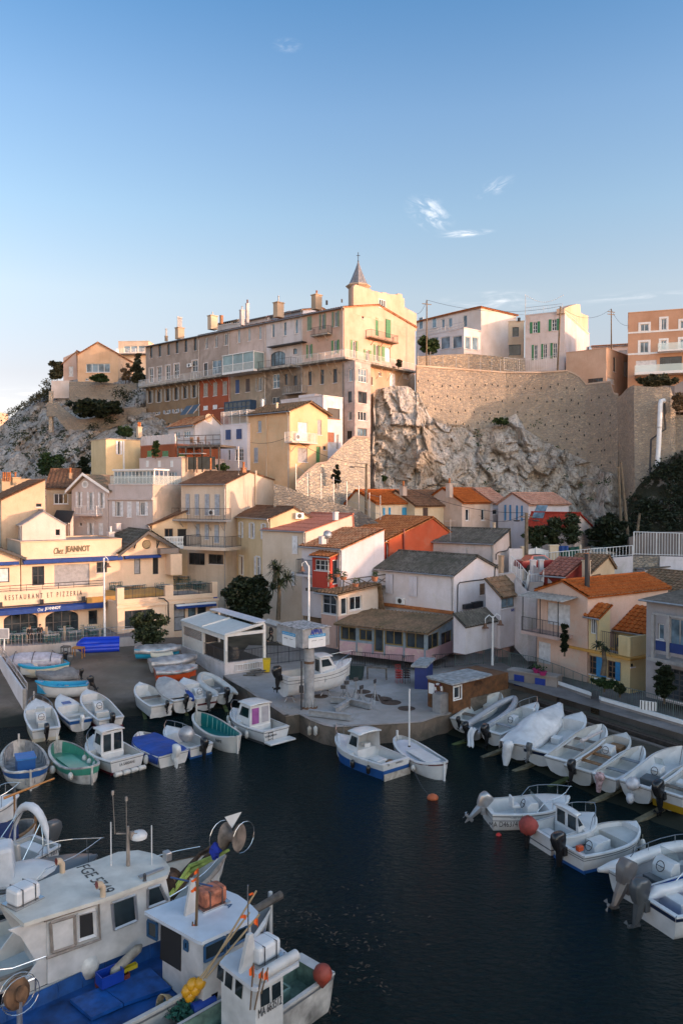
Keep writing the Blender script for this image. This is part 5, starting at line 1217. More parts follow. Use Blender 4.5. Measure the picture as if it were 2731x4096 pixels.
def lfb(mb,c,r,n,s=.12,flat=0.0):
 c=V(c);r=V((r,r,r))if isinstance(r,(int,float))else V(r)
 for i in range(n):
  d=V((random.gauss(0,1),random.gauss(0,1),random.gauss(0,1))).normalized();k=random.random()**.45
  p=c+V((d.x*r.x,d.y*r.y,d.z*r.z))*k
  a=V((random.gauss(0,1),random.gauss(0,1),random.gauss(0,.6))).normalized();b=a.cross(V((random.gauss(0,1),random.gauss(0,1),random.gauss(0,1)))).normalized();q=s*random.uniform(.6,1.4)
  mb.v+=[p-a*q*.9,p+b*q*.42,p+a*q*.9,p-b*q*.42];k0=len(mb.v)-4;mb.f.append([k0,k0+1,k0+2,k0+3])
def crown(mb,c,R,clumps,per,s=.13,sq=.8):
 """uneven crown: many leafy clumps of different size through the volume, with gaps"""
 c=V(c);R=V((R,R,R*sq))if isinstance(R,(int,float))else V(R)
 for i in range(clumps):
  d=V((random.gauss(0,1),random.gauss(0,1),random.gauss(0,1.15))).normalized();k=random.uniform(.1,1.0)**.6
  p=c+V((d.x*R.x,d.y*R.y,d.z*R.z))*k*random.uniform(.72,1.0);rr=random.uniform(.22,.42)*min(R)
  lfb(mb,p,(rr*1.25,rr*1.25,rr*.8),int(per*random.uniform(.7,1.5)),s*1.55)
def ptd(c,r,h,label,leaf=.4,potm=None,spiky=False,cat='potted plant',group=None,n=60):
 t=thg('potted_plant',label,cat,c,group);c=V(c)
 MB().lth([(r*.7,0),(r,h*.9),(r*1.1,h*.9),(r*1.1,h),(r*.9,h*.95)],c,12).bd('pot',potm or pln('terracotta_pot',(.42,.16,.08),.8),t,smooth=40)
 q=MB()
 lfb(q,c+Z*(h+leaf*.5),(leaf*.8,leaf*.8,leaf*.6),n,.11)
 q.bd('foliage',M_leaf_gr,t,fixn=False);return t
M_GREYD=pln('dark_weathered_wood',(.13,.11,.095),.85,var=.4,scale=4)
village()
# ================================================================ houses on the left and the restaurant
def left():
 apricot=pls('restaurant_apricot',(.74,.57,.40),.2,.15,(.7,.53,.36),.1)
 h=House('tan_house','tan house with a tiled monopitch roof and a wide three-pane window','house',zE(485,530),95,zE(485,860)[1],R=zE(800,0)[0],phi=14,La=7)
 h.win('b',zE(564,585),zE(716,695),nv=3,fr=WFR);h.fin(pls('tan',(.50,.39,.26),.4,.4),'gable_b',2.4,rf=.9,tm=RBR,oe=.25,og=.15)
 chm(h.root,zE(738,378),zE(738,430),93,26,pls('chim_tan',(.4,.3,.2)),1)
 h=House('tan_house','long tan house wall with a tiny window at the left edge','house',zE(15,655),84,zE(15,900)[1],R=zE(478,0)[0],phi=36,La=6)
 h.win('b',zE(380,690),zE(438,725),nv=1,fr=WDK);h.fin(pls('tan2',(.56,.43,.29),.35,.35),'gable_a',2.2,rf=1.0,tm=RBR,oe=.2,og=.15)
 h=House('tan_block','warm tan parapet wall with a row of chimney pots at the left edge','house',zE(22,440),97,6,R=zE(320,0)[0],phi=25,La=5)
 h.fin(pls('tan3',(.52,.40,.25),.4,.4),'flat')
 for i,x in enumerate((40,62,88,108)):chm(h.root,zE(x,425),zE(x,460),92,16,R_MIX,1)
 chm(h.root,zE(165,425),zE(165,500),92.5,66,pls('tan3',(0,0,0)),1)
 h=House('white_low_house','low white house with a dark flat roof edge in front of the tan houses','house',zE(232,915),82,zE(232,1120)[1],L=zE(25,900),R=zE(690,0)[0],phi=28)
 h.win('b',zE(584,960),zE(630,1022),nv=1,fr=WDK);q=MB()
 h.fin(pls('low_white',(.62,.54,.46),.25,.3),'gable_a',1.4,rf=.5,tm=pln('felt_roof',(.30,.29,.30),.8,var=.3),kind='flat',oe=.15,og=.1)
 h=House('dark_roof_outhouse','small white outhouse with a dark felt roof beside the grey villa','house',zE(735,862),91,5,L=zE(490,840)[0],R=zE(770,0)[0],phi=40)
 h.fin(pls('low_white',(0,0,0)),'gable_a',1.0,rf=1,tm=pln('dark_felt',(.035,.037,.04),.8),kind='flat',oe=.15)
 grey=pls('villa_grey',(.50,.465,.44),.3,.35)
 h=House('grey_villa','grey villa with a white-edged gable, shutters and a little balcony','house',zE(1128,545),92,5,L=(zE(752,0)[0]),phi=72,Lb=9)
 for q in((818,570,846,730),):h.win('a',zE(q[0],q[1]),zE(q[2],q[3]),sh='open',sm=SWH)
 h.win('a',zE(936,573),zE(970,760),door=True,sh='open',sm=SWH,gl=MGB,nv=2);h.win('a',zE(1052,576),zE(1080,738),sh='open',sm=SWH)
 h.win('a',zE(938,892),zE(966,1035),door=True,sh='open',sm=SWH);h.win('a',zE(1036,896),zE(1080,1030),sh='closed',sm=SWH);h.win('a',zE(832,890),zE(858,925),nv=1)
 h.fin(grey,'gable_b',apex=zE(893,400),tm=tile('villa_tiles',[(.20,.17,.12),(.28,.20,.15),(.10,.10,.07)],.7),oe=.55,og=.5)
 q=MB();m,zm=h.ht('a',zE(893,388))
 for(u0,z0),(u1,z1)in(((-.55,h.zt-.35),(m,zm)),((m,zm),(h.La+.55,h.zt-.35))):
  q.pm([h.pt('a',u0,z0-.1,.5),h.pt('a',u1,z1-.1,.5),h.pt('a',u1,z1+.22,.5),h.pt('a',u0,z0+.22,.5)],h.b*-.06)
 q.bd('bargeboard',WFR,h.root)
 q=MB();q.lth([(.45,0),(.45,.06),(.28,.06),(.28,.0)],h.pt('a',m,h.ht('a',zE(948,490))[1],.01),16,-h.b);q.bd('round_window',WFR,h.root)
 h.balcony('a',zE(780,800),zE(1012,808),1.2,grey,1.0,.2,M_wmetal,.2,2)
 h2=House('villa_wing','lilac villa wing with a glazed roof conservatory and cream flank wall','house',zF(290,628),89,zF(290,1000)[1],L=zE(1138,505)[0],R=zF(592,0)[0],phi=62)
 for q in((1210,668,1265,825),(1462,672,1520,815)):h2.win('a',zE(q[0],q[1]),zE(q[2],q[3]),sh='open',sm=SWH,nv=3)
 h2.win('a',zE(1332,668),zE(1378,835),sh='closed',sm=SWH)
 h2.fin(pls('wing_lilac',(.52,.48,.455),.25,.35),'flat',wall_b=None)
 q=MB();h2.hx(q,'b',.002,h2.Lb,h2.zb,h2.zt-.01,.004,.03);q.bd('flank_wall',pls('flank_cream',(.60,.52,.42),.5,.4,(.42,.36,.29),.45),h2.root)
 zb_=h2.zt
 q=MB();h2.hx(q,'a',-.04,h2.La,zb_-1.7,zb_-1.45,.004,.2);q.bd('cornice',pls('wing_lilac',(0,0,0)),h2.root)
 q=MB();g_=MB();u1=h2.ht('a',zE(1150,400))[0];u0=h2.ht('a',zE(1565,400))[0];um=h2.ht('a',zE(1320,400))[0]
 zt_=h2.ht('a',zE(1330,345))[1]
 for k in range(12):
  u=u0+(u1-u0)*k/11;h2.hx(q,'a',u-.04,u+.04,zb_+.13,zt_,-.8,-.7)
 for zz in(zb_+.13,(zb_+zt_)/2,zt_-.1):h2.hx(q,'a',u0,u1,zz,zz+.08,-.799,-.701)
 h2.hx(q,'a',u0-.2,u1+.1,zt_,zt_+.18,-3.2,-.5)
 for k in range(4):h2.hx(q,'a',u0-.04,u0+.04,zb_+.13,zt_,-.8-.75*k-.08,-.8-.75*k)
 co=q.bd('conservatory',WFR,h2.root);h2.hx(g_,'a',u0,u1,zb_+.14,zt_-.02,-.76,-.74);g_.bd('pane',MGB,co)
 q=MB();h2.hx(q,'a',u0-.5,u1,zb_+.12,zb_+1.1,-.06,-.04);h2.hx(q,'b',.1,h2.Lb,zb_+.12,zb_+1.1,-.06,-.04);q.bd('glass_balustrade',clearglass('terrace_glass',(.6,.65,.62),.35),h2.root)
 h3=House('villa_wing','tall lilac wing with small arched niches and a sloping cream flank','house',zF(590,345),94,zF(590,640)[1],L=zF(152,0)[0],R=zF(1055,0)[0],phi=58)
 h3.win('a',zF(452,488),zF(545,630),nv=3,door=True,gl=MGB)
 for x in(237,361,492):h3.win('a',zF(x-14,372),zF(x+14,440),nv=1,fr=WFR,gl=WFR,arch=True,rec=.03,sill=False)
 h3.win('a',zF(330,482),zF(402,575),nv=6,nh=6,fr=SH_GREY,gl=grey,rec=.02,sill=False,name='trellis')
 h3.fin(pls('wing_lilac2',(.54,.495,.47),.2,.3),'flat');q=MB()
 q.pm([h3.pt('b',0.003,h3.zb,.004),h3.pt('b',h3.Lb,h3.zb,.004),h3.pt('b',h3.Lb,h3.ht('b',zF(1050,470))[1],.004),h3.pt('b',0.003,h3.zt+.15,.004)],-h3.a*.05);q.bd('flank_wall',pls('flank_cream',(0,0,0)),h3.root)
 for x,y0,y1,m_ in((752,340,500,W_WOOD),(897,345,470,R_ORANGE)):chm(h3.root,zF(x,y0),zF(x,y1),84,12,m_,0,False)
 h=House('cottage','cream cottage with a corrugated roof and white balustrade behind the restaurant','cottage',zF(285,1045),88,zF(285,1300)[1],R=zF(745,0)[0],phi=22,La=5)
 h.win('b',zF(415,1082),zF(505,1200),nv=2,fr=W_WOOD);h.win('b',zF(550,1085),zF(655,1268),nv=1,fr=WDK,door=True,gl=M_dark)
 h.fin(pls('cottage_cream',(.62,.50,.33),.25,.3),'gable_a',1.9,rf=1,tm=RBR,kind='corr',oe=.35,og=.25)
 q=MB();u0,z=h.ht('b',zF(412,1268),1.6);u1,_=h.ht('b',zF(612,1262),1.6);h.hx(q,'b',u0,u1,z,z+.12,1.5,1.7);h.hx(q,'b',u0,u1,z+.95,z+1.07,1.5,1.7);h.hx(q,'b',u0,u1,z-.3,z-.001,.004,1.7)
 n=12
 for i in range(n):q.lth([(.05,0),(.09,.25),(.05,.5),(.08,.83)],h.pt('b',u0+(u1-u0)*(i+.5)/n,z+.12,1.6),7)
 q.bd('balustrade',WFR,h.root)
 PH=33;b=V((cos(radians(PH)),sin(radians(PH)),0));nrm=V((sin(radians(PH)),-cos(radians(PH)),0))
 blue=pln('awning_blue',(.008,.045,.22),.75,var=.2)
 class R_(House):
  def __init__(s,name,label,o,zb,zt,L,La=8):
   s.phi=radians(PH);s.a=V((-sin(s.phi),cos(s.phi),0));s.b=b.copy();s.C=V((o.x,o.y,0));s.La,s.Lb=La,L;s.zt,s.zb=zt,zb;s.ops={'a':[],'b':[]};s.arches=[]
   s.root=thg(name,label,'restaurant',s.C+Z*zb)
 F0=P((166,2533),2.6)
 k=ray((415,2400)).x/ray((415,2400)).y;t1=(k*F0.y-F0.x)/(b.x-k*b.y)
 o=F0-b*10
 r=R_('restaurant','apricot restaurant ground floor with wide arched openings and lettered parapet',o,2.4,5.55,10+t1,6.5)
 for p0,p1 in(((40,790),(398,1010)),((475,765),(825,1020))):r.win('b',zG(*p0),zG(*p1),nv=4,nh=2,fr=WDK,arch=True,door=True,rec=.2)
 r.win('b',zG(928,762),zG(1022,908),nv=1,fr=WDK,sill=False)
 r.fin(apricot,'flat',tm=apricot)
 par=MB();zp=r.ht('b',zG(560,540),.3)[1];zl=r.ht('b',zG(560,668),.3)[1]
 r.hx(par,'b',0,r.Lb+.05,zl,zp,.05,.3);r.hx(par,'b',0,r.Lb+.04,zl-.1,zl-.001,.004,.42);r.hx(par,'b',0,r.Lb,r.zt,zl+.3,-.3,.049);par.bd('parapet',apricot,r.root)
 q=MB();r.hx(q,'b',0,r.Lb,zl-.22,zl-.101,.3,.5);q.bd('awning_case',MIR,r.root)
 u0=r.ht('b',zG(55,600),.31)[0];u1=r.ht('b',zG(860,600),.31)[0];zc=r.ht('b',zG(455,605),.31)[1]
 txm('lettering','RESTAURANT ET PIZZERIA',.5,WDK,r.root,frm(r.pt('b',(u0+u1)/2,zc,.315),b,Z),width=u1-u0,height=.48,spacing=1.9,depth=.02)
 for x in(8,440,875):
  u=r.ht('b',zG(x,650),.5)[0];q=MB();r.hx(q,'b',u-.16,u+.16,zl-.1,zl+.3,.43,.62);q.bd('terrace_lamp',MIR,r.root)
 q=MB();z1=r.ht('b',zG(700,695),.6)[1];z0=r.ht('b',zG(700,765),1.0)[1]
 q.pm([r.pt('b',0,z1,.3),r.pt('b',0,z1-.05,.3),r.pt('b',0,z0,.95),r.pt('b',0,z0+.42,.95)],b*(r.Lb-.1));aw=q.bd('awning',blue,r.root)
 u=r.ht('b',zG(545,740),.97)[0];zz=r.ht('b',zG(545,742),.97)[1]
 txm('awning_lettering','JEANNOT',.4,WFR,aw,frm(r.pt('b',u+.1,zz,.965),b,Z),width=1.45,height=.36,bold=.012,depth=.006)
 txm('awning_lettering','Chez',.4,WFR,aw,frm(r.pt('b',u-1.02,zz-.02,.965),b,Z),width=.5,height=.3,shear=.3,depth=.006)
 q=MB();
 rlg(q,r.pt('b',0,zp,.15),r.pt('b',r.Lb,zp,.15),.55,1.4,.02,.03,True);q.bd('terrace_railing',MIR,r.root)
 UP=4.6;zf=5.7;uo=o-nrm*UP
 kk=[ray((x,2250)).x/ray((x,2250)).y for x in(86,488)];tt=[(k*uo.y-uo.x)/(b.x-k*b.y)for k in kk]
 s=R_('restaurant','apricot upper restaurant storey with the big name sign and a closed grey shutter',uo+b*tt[0],zf,0,tt[1]-tt[0],8)
 s.zt=s.ht('b',zG(700,40))[1]
 s.win('b',zG(338,300),zG(468,500),nv=2,nh=2,fr=WDK,door=True);s.win('b',zG(570,278),zG(940,505),sh='roller',sm=SH_ROLLG,door=True);s.win('b',zG(1012,255),zG(1122,368),nv=2,nh=2,fr=WDK)
 s.fin(apricot,'flat',tm=pls('restaurant_cornice',(.66,.48,.32),.15,.2))
 q=MB();z1=s.ht('b',zG(700,222))[1];z0=s.ht('b',zG(700,255),.6)[1];q.pm([s.pt('b',.1,z1+.1,.004),s.pt('b',.1,z1-.1,.004),s.pt('b',.1,z0-.05,.7),s.pt('b',.1,z0+.3,.7)],b*(s.Lb-.2));q.bd('awning',blue,s.root)
 u0,u1=s.ht('b',zG(685,130))[0],s.ht('b',zG(942,130))[0];zc=s.ht('b',zG(815,125))[1];hh=s.ht('b',zG(815,83))[1]-s.ht('b',zG(815,165))[1]
 let=pln('bronze_lettering',(.16,.12,.06),.5,var=.2)
 txm('sign_lettering','JEANNOT',1,let,s.root,frm(s.pt('b',(u0+u1)/2,zc,.04),b,Z),width=u1-u0,height=hh,bold=.03,depth=.03)
 v0,v1=s.ht('b',zG(566,130))[0],s.ht('b',zG(668,130))[0];zc2=s.ht('b',zG(615,138))[1]
 txm('sign_lettering','Chez',1,let,s.root,frm(s.pt('b',(v0+v1)/2,zc2,.04),b,Z),width=v1-v0,height=hh*.8,shear=.35,depth=.03)
 q=MB();s.hx(q,'b',s.ht('b',zG(566,188))[0],u1,s.ht('b',zG(700,181))[1]-.03,s.ht('b',zG(700,181))[1],.004,.02);q.bd('sign_underline',pls('underline_tan',(.5,.36,.22)),s.root)
 chm(s.root,zE(1160,995),zE(1160,1070),88,50,pls('v_white',(0,0,0)),1,potm=WFR);chm(s.root,zE(1236,905),zE(1236,960),90,40,pls('v_white',(0,0,0)),0)
 ug=s.C+b*s.Lb;ke=ray(zF(505,1300));k=ke.x/ke.y;L=(k*ug.y-ug.x)/(b.x-k*b.y)
 g=R_('restaurant','gabled right end of the restaurant with black barge boards and a round emblem',ug,zf,0,L,10)
 g.zt=g.ht('b',zE(1290,1180))[1]
 g.win('b',zF(97,1390),zF(165,1560),door=True,fr=W_GREYW,gl=SH_ROLLG,nv=1);g.win('b',zF(292,1385),zF(352,1560),door=True,fr=WDK,gl=M_dark,nv=1)
 g.fin(apricot,'gable_a',g.ht('b',zF(245,1110))[1]-g.zt,rf=(g.ht('b',zF(245,1110))[0])/g.Lb,zt2=g.ht('b',zF(490,1275))[1],tm=R_GREY,kind='roman',oe=.5,og=.7,gtr=False)
 bb=MB();ua,za=g.ht('b',zF(245,1110),.65);zr=g.zt
 for(u0,z0),(u1,z1)in(((-.6,g.zt-.4),(ua,za)),((ua,za),(g.Lb+.4,g.ht('b',zF(490,1275))[1]-.25))):
  bb.pm([g.pt('b',u0,z0-.3,.7),g.pt('b',u1,z1-.3,.7),g.pt('b',u1,z1+.02,.7),g.pt('b',u0,z0+.02,.7)],nrm*.06)
 for x,y in((115,1290),(350,1285)):
  u,z=g.ht('b',zF(x,y),.4);bb.tb([g.pt('b',u,z,.02),g.pt('b',u,z+.75,.7)],.06,4);bb.tb([g.pt('b',u,z,.03),g.pt('b',u,z+.8,.03)],.06,4)
 bb.bd('bargeboard',WDK,g.root)
 q=MB();c=g.ht('b',zF(228,1247));q.lth([(.5,0),(.5,.04),(.42,.07),(.38,.04)],g.pt('b',c[0],c[1],.01),20,nrm);q.bd('round_emblem',pln('emblem_brown',(.20,.15,.08),.6,var=.4,scale=8),g.root)
 q=MB();z1=g.ht('b',zF(150,1372))[1];q.pm([g.pt('b',.2,z1+.12,.004),g.pt('b',.2,z1-.1,.004),g.pt('b',.2,z1-.2,.5),g.pt('b',.2,z1+.06,.5)],b*(g.ht('b',zF(365,1360))[0]-.2));q.bd('awning',blue,g.root)
 g.box_part('wall_cabinet','b',zF(372,1290),zF(565,1345),.004,1.0,pls('cabinet_grey',(.25,.22,.19)))
 g.box_part('side_porch','b',zF(480,1350),zF(598,1568),.004,1.6,apricot)
 ul=s.C-b*6.2
 g2=R_('restaurant','gabled left end of the restaurant cut by the frame edge',ul,zf,s.zt-1.3,6.1,10)
 g2.win('b',zG(-30,318),zG(104,470),nv=1,fr=WDK,gl=SH_ROLL,door=True);g2.zt=g2.ht('b',zG(220,205))[1]
 g2.fin(apricot,'gable_a',1.9,rf=.35,tm=R_GREY,kind='roman',oe=.5,og=.6,gtr=False)
 q=MB();z1=g2.ht('b',zG(100,262))[1];q.pm([g2.pt('b',.2,z1+.1,.004),g2.pt('b',.2,z1-.1,.004),g2.pt('b',.2,z1-.2,.6),g2.pt('b',.2,z1+.1,.6)],b*(g2.Lb-.4));q.bd('awning',blue,g2.root)
 q=MB();q.pm([g2.pt('b',2.1,g2.zt+1.75,.62),g2.pt('b',g2.Lb+.4,g2.zt-.25,.62),g2.pt('b',g2.Lb+.4,g2.zt+.02,.62),g2.pt('b',2.1,g2.zt+2.0,.62)],nrm*.06);q.bd('bargeboard',WDK,g2.root)
 q=MB();q.obox(V((o.x,o.y,0))-nrm*.3+Z*5.4,b*(10+t1+L+2),-nrm*(UP-.1),Z*.2);to=q.bd('terrace_floor',M_conc,r.root)
 wc=P(zG(1235,1010),2.5)
 ke=ray((870,2400));k=ke.x/ke.y;Lw=(k*wc.y-wc.x)/(b.x-k*b.y)
 wg=R_('restaurant','right restaurant wing with a railed roof terrace, piers and a dark window',wc,2.2,0,Lw,7)
 wg.zt=wg.ht('b',zG(1400,690))[1]
 wg.win('b',zG(1278,758),zG(1600,942),nv=3,fr=WDK);wg.win('b',zH(252,690),zH(372,985),door=True,fr=WDK,gl=SH_ROLLG,nv=1,nh=2);wg.win('b',zH(400,735),zH(482,830),nv=1,fr=WDK,gl=MGB);wg.win('b',zH(497,672),zH(592,985),door=True,fr=WDK,nv=1,nh=2)
 wg.fin(apricot,'flat',tm=apricot)
 q=MB();zz=wg.zt
 wg.hx(q,'b',-.12,wg.Lb+.1,zz-.35,zz-.1,.004,.18)
 for x0,x1,z_,yt in((1228,1302,zG,528),(163,248,zH,500),(655,708,zH,465)):
  u0=wg.ht('b',z_(x0,600))[0];u1=wg.ht('b',z_(x1,600))[0];zt_=wg.ht('b',z_((x0+x1)/2,yt))[1];wg.hx(q,'b',u0,u1,zz+.121,zt_,-.5,-.02);wg.hx(q,'b',u0-.002,u1+.001,wg.zb,zz-.351,.004,.08)
 wg.hx(q,'b',0,wg.Lb,zz+.12,zz+.45,-.28,-.051);q.bd('pier',apricot,wg.root)
 q=MB();rlg(q,wg.pt('b',.4,zz+.45,-.15),wg.pt('b',wg.Lb,zz+.45,-.15),1.0,.14,.014,.025);q.bd('terrace_railing',MIR,wg.root)
 q=MB();u0=wg.ht('b',zH(258,660))[0];u1=wg.ht('b',zH(668,640))[0];za=zz-.45;q.pm([wg.pt('b',u0,za,.08),wg.pt('b',u0,za-.1,.08),wg.pt('b',u0,za-.35,.7),wg.pt('b',u0,za-.12,.7)],b*(u1-u0));aw=q.bd('awning',blue,wg.root)
 q=MB();q.pm([wg.pt('b',u0,za+.06,.3),wg.pt('b',u0,za-.02,.3),wg.pt('b',u0,za-.1,.62),wg.pt('b',u0,za+.0,.62)],b*(u1-u0));q.bd('awning_case',WFR,aw)
 wg.box_part('street_sign','b',zH(665,622),zH(705,648),.09,.13,paint('sign_blue',(.02,.04,.25)))
 q=MB();q.tb([wg.pt('b',*wg.ht('b',zH(x,y),.15),.15)for x,y in((90,632),(150,640),(192,680),(197,900))],.06,6);q.bd('downpipe',MIR,wg.root)
 q=MB();p0=V((wc.x,wc.y,0))-nrm*3.2+Z*(zz-.1);q.obox(p0-b*2,b*(Lw*.62+2),-nrm*5,Z*.55);q.bd('terrace_step',pls('step_ochre',(.52,.30,.09),.3,.2),wg.root)
 return dict(b=b,n=nrm,r=r,s=s,g=g,wg=wg,o=o,zf=zf,zt=zz,UP=UP,t1=t1,L=L,wc=wc,Lw=Lw,zp=zp)
REST=left()
# ================================================================ houses and walls on the right, behind the right slip
def right():
 yel=pls('y_yellow',(.60,.50,.27),.2,.25,(.5,.42,.25),.1);pch=pls('r_peach',(.60,.44,.34),.25,.3,(.5,.4,.33),.15)
 lil=pls('r_lilac',(.48,.42,.40),.3,.35)
 h=House('peach_house','peach house with a new orange roof, black stove pipe and white roller shutters','house',zL(568,1272),59,zQ(545,1075)[1],L=zL(45,1240)[0],R=zL(1407,0)[0],phi=34)
 h.win('a',zL(146,1345),zL(384,1575),sh='roller',sm=SH_ROLL,door=True);h.win('a',zQ(178,706),zQ(378,895),sh='roller',sm=SH_ROLL,sill=False)
 h.fin(pch,'gable_b',apex=zL(310,1112),tm=R_NEWOR,oe=.25,og=.15,wall_b=None)
 p=h.C+h.b*(h.Lb*.13)+h.a*1.1+Z*(h.zt+.2);q=MB();q.tb([p,p+Z*2.6],.19,10);q.tb([p+Z*2.6,p+Z*2.9],.24,10);q.bd('stove_pipe',MIR,h.root)
 q=MB();u0,z=h.ht('a',zQ(122,610),1.6);u1,_=h.ht('a',zQ(455,650),1.6);z=h.ht('a',zQ(300,640),1.6)[1]
 h.hx(q,'a',min(u0,u1),max(u0,u1),z-.25,z,.004,1.7);bo=q.bd('balcony',pls('r_pinkish',(.46,.35,.30),.4,.4),h.root)
 q=MB();rlg(q,h.pt('a',max(u0,u1),z,1.62),h.pt('a',min(u0,u1),z,1.62),1.1,.13,.012,.02)
 for uu in(max(u0,u1)-.1,(u0+u1)/2,min(u0,u1)+.1):q.tb([h.pt('a',uu,z,1.6),h.pt('a',uu,z+2.75,1.6)],.045,5)
 q.bd('railing',MIR,bo)
 q=MB();ua,ub=max(u0,u1)+.4,min(u0,u1)-.5
 n=24
 for i in range(n):
  a0,a1=ub+(ua-ub)*i/n,ub+(ua-ub)*(i+1)/n;dz=.05*(i%2)
  q.poly(h.pt('a',a0,z+2.95+dz,.05),h.pt('a',a1,z+2.95+.05-dz,.05),h.pt('a',a1,z+2.72+.05-dz,1.9),h.pt('a',a0,z+2.72+dz,1.9))
 q.bd('awning',pln('canvas_awning',(.34,.31,.28),.9,var=.3),bo,solid=.02)
 y=House('yellow_house','small yellow house with bright blue shutters and a walled roof terrace','house',zQ(1092,868),56,zQ(1092,1190)[1],L=zQ(560,0)[0],R=zQ(1245,0)[0],phi=32)
 y.win('a',zQ(588,815),zQ(648,1010),door=True,fr=W_WOOD,gl=W_WOOD,nv=1);y.win('a',zQ(697,832),zQ(792,1000),nv=2,nh=3,fr=W_WOOD,sh='open',sm=SH_BLUE);y.win('a',zQ(885,880),zQ(962,1040),nv=2,nh=3,fr=W_WOOD,sh='open',sm=SH_BLUE)
 y.win('b',zQ(1097,905),zQ(1128,935),nv=1,fr=WDK);y.fin(yel,'flat',tm=pls('y_cornice',(.52,.30,.08),.3,.3))
 q=MB();y.hx(q,'a',-.35,y.La+.3,y.zt-.02,y.zt+.16,-.2,.45);y.hx(q,'b',-.351,y.Lb,y.zt-.021,y.zt+.159,.005,.35);q.bd('cornice',pls('y_cornice',(.52,.30,.08)),y.root)
 zt2=y.ht('a',zQ(1100,672))[1];ug0=y.ht('a',zQ(985,700))[0];ug1=y.ht('a',zQ(695,640))[0]
 q=MB();y.hx(q,'a',0,ug0,y.zt+.16,zt2,-.25,-.02);q.bd('terrace_parapet',yel,y.root);q=MB();y.hx(q,'a',ug1,y.La,y.zt+.16,zt2,-.25,-.02);y.hx(q,'b',.0,y.Lb,y.zt+.161,zt2-.001,-.25,-.021);q.bd('terrace_parapet',yel,y.root)
 q=MB();rlg(q,y.pt('a',ug1,y.zt+.16,-.1),y.pt('a',ug0,y.zt+.16,-.1),zt2-y.zt-.1,.16,.014,.02);q.bd('terrace_railing',MIR,y.root)
 for i,(x,yy,l)in enumerate(((760,680,'dark folding chair at the left of the yellow house terrace'),(900,705,'dark folding chair at the right of the yellow house terrace'))):cha(y.pt('a',y.ht('a',zQ(x,yy))[0],y.zt+.13,-1.2),1+i*2,'terrace_chair',l,WDK,'chairs on the yellow terrace')
 t=House('roof_turret','narrow yellow stair turret with a tiled cap above the yellow house terrace','turret',zQ(815,482),58.2,y.zt,L=zQ(722,0)[0],R=zQ(912,0)[0],phi=32)
 t.win('a',zQ(733,485),zQ(785,640),door=True,fr=WFR,gl=M_dark,nv=3);t.fin(yel,'gable_a',.75,rf=1,tm=R_NEWOR,oe=.3,og=.25)
 rr=House('tiled_leanto','low orange tiled lean-to behind the yellow terrace','lean-to',zQ(1245,632),58.6,3,L=zQ(905,0)[0],R=zQ(1420,0)[0],phi=38)
 rr.fin(yel,'gable_a',1.5,rf=1,tm=R_NEWOR,oe=.3)
 g=House('grey_house','dark grey house with glazed balconies and a climbing plant at the right edge','house',zQ(1750,395),49.5,zQ(1750,1330)[1],L=zQ(1238,0)[0],phi=33,Lb=8)
 g.win('a',zQ(1440,505),zQ(1620,760),nv=2,fr=M_galv,gl=MGB,door=True);g.win('a',zQ(1340,550),zQ(1392,690),nv=1,fr=WFR,gl=MGB);g.win('a',zQ(1365,955),zQ(1630,1240),nv=5,nh=6,fr=WDK)
 g.fin(pls('g_grey',(.34,.34,.34),.3,.4),'gable_a',.6,rf=1,tm=R_GREY,kind='flat',oe=.5)
 q=MB();
 for x in(1290,1425):u=g.ht('a',zQ(x,700),1.3)[0];g.hx(q,'a',u-.1,u+.1,g.ht('a',zQ(x,860),1.3)[1],g.ht('a',zQ(x,470),1.3)[1],1.1,1.3)
 z1=g.ht('a',zQ(1400,465),1.3)[1];u0=g.ht('a',zQ(1280,700),1.3)[0];g.hx(q,'a',0,u0,z1-.12,z1,1.05,1.25);z2=g.ht('a',zQ(1400,870),1.3)[1];g.hx(q,'a',0,u0+.3,z2-.25,z2,.004,1.35);bo=q.bd('balcony_frame',M_zinc,g.root)
 q=MB();za=g.ht('a',zQ(1400,800),1.3)[1];zb=g.ht('a',zQ(1400,715),1.3)[1];g.hx(q,'a',0,u0-.25,za,zb,1.15,1.2);q.bd('blue_panel',pln('blue_canvas',(.01,.03,.14),.8),bo)
 h=House('red_roof_house','low dark red house with a faded red roof and orange chimney','house',zL(330,1062),66,0,L=zL(98,985),R=zL(530,0)[0],phi=45)
 h.fin(pls('maroon',(.16,.025,.02),.3,.3),'gable_a',1.3,rf=1,tm=tile('faded_red',[(.24,.09,.07),(.32,.13,.10),(.16,.08,.06)],.4),oe=.2);chm(h.root,zL(555,900),zL(555,1070),67,62,pls('chim_cream',(.5,.42,.3)),2)
 h=House('mossy_roof_house','low cream house with a dark mossy tiled roof behind the stove pipe','house',zL(590,1028),69,0,L=zL(280,935)[0],R=zL(850,0)[0],phi=52)
 h.win('b',zL(612,1040),zL(702,1066),sh='closed',sm=W_WOOD);h.fin(pls('mossy_cream',(.56,.46,.30)),'gable_a',1.2,rf=.7,tm=R_MOSS,oe=.2)
 h=House('white_long_house','long low white house with a small barred window at the right edge','house',zL(1162,985),78,0,R=zL(1900,0)[0],phi=22,La=8)
 h.win('b',zL(1548,1050),zL(1600,1100),bars=True);h.fin(pls('r_white',(.58,.58,.60),.2,.3),'gable_a',.5,rf=1,tm=R_GREY,kind='flat',oe=.1)
 h=House('brown_roof_house','house with a dark brown tiled roof right of the orange peach roof','house',zL(1408,1340),68,0,R=zL(1800,0)[0],phi=34,La=5)
 h.fin(pls('r_grey',(.45,.42,.4)),'gable_a',2.2,rf=.9,tm=R_MOSS,oe=.25)
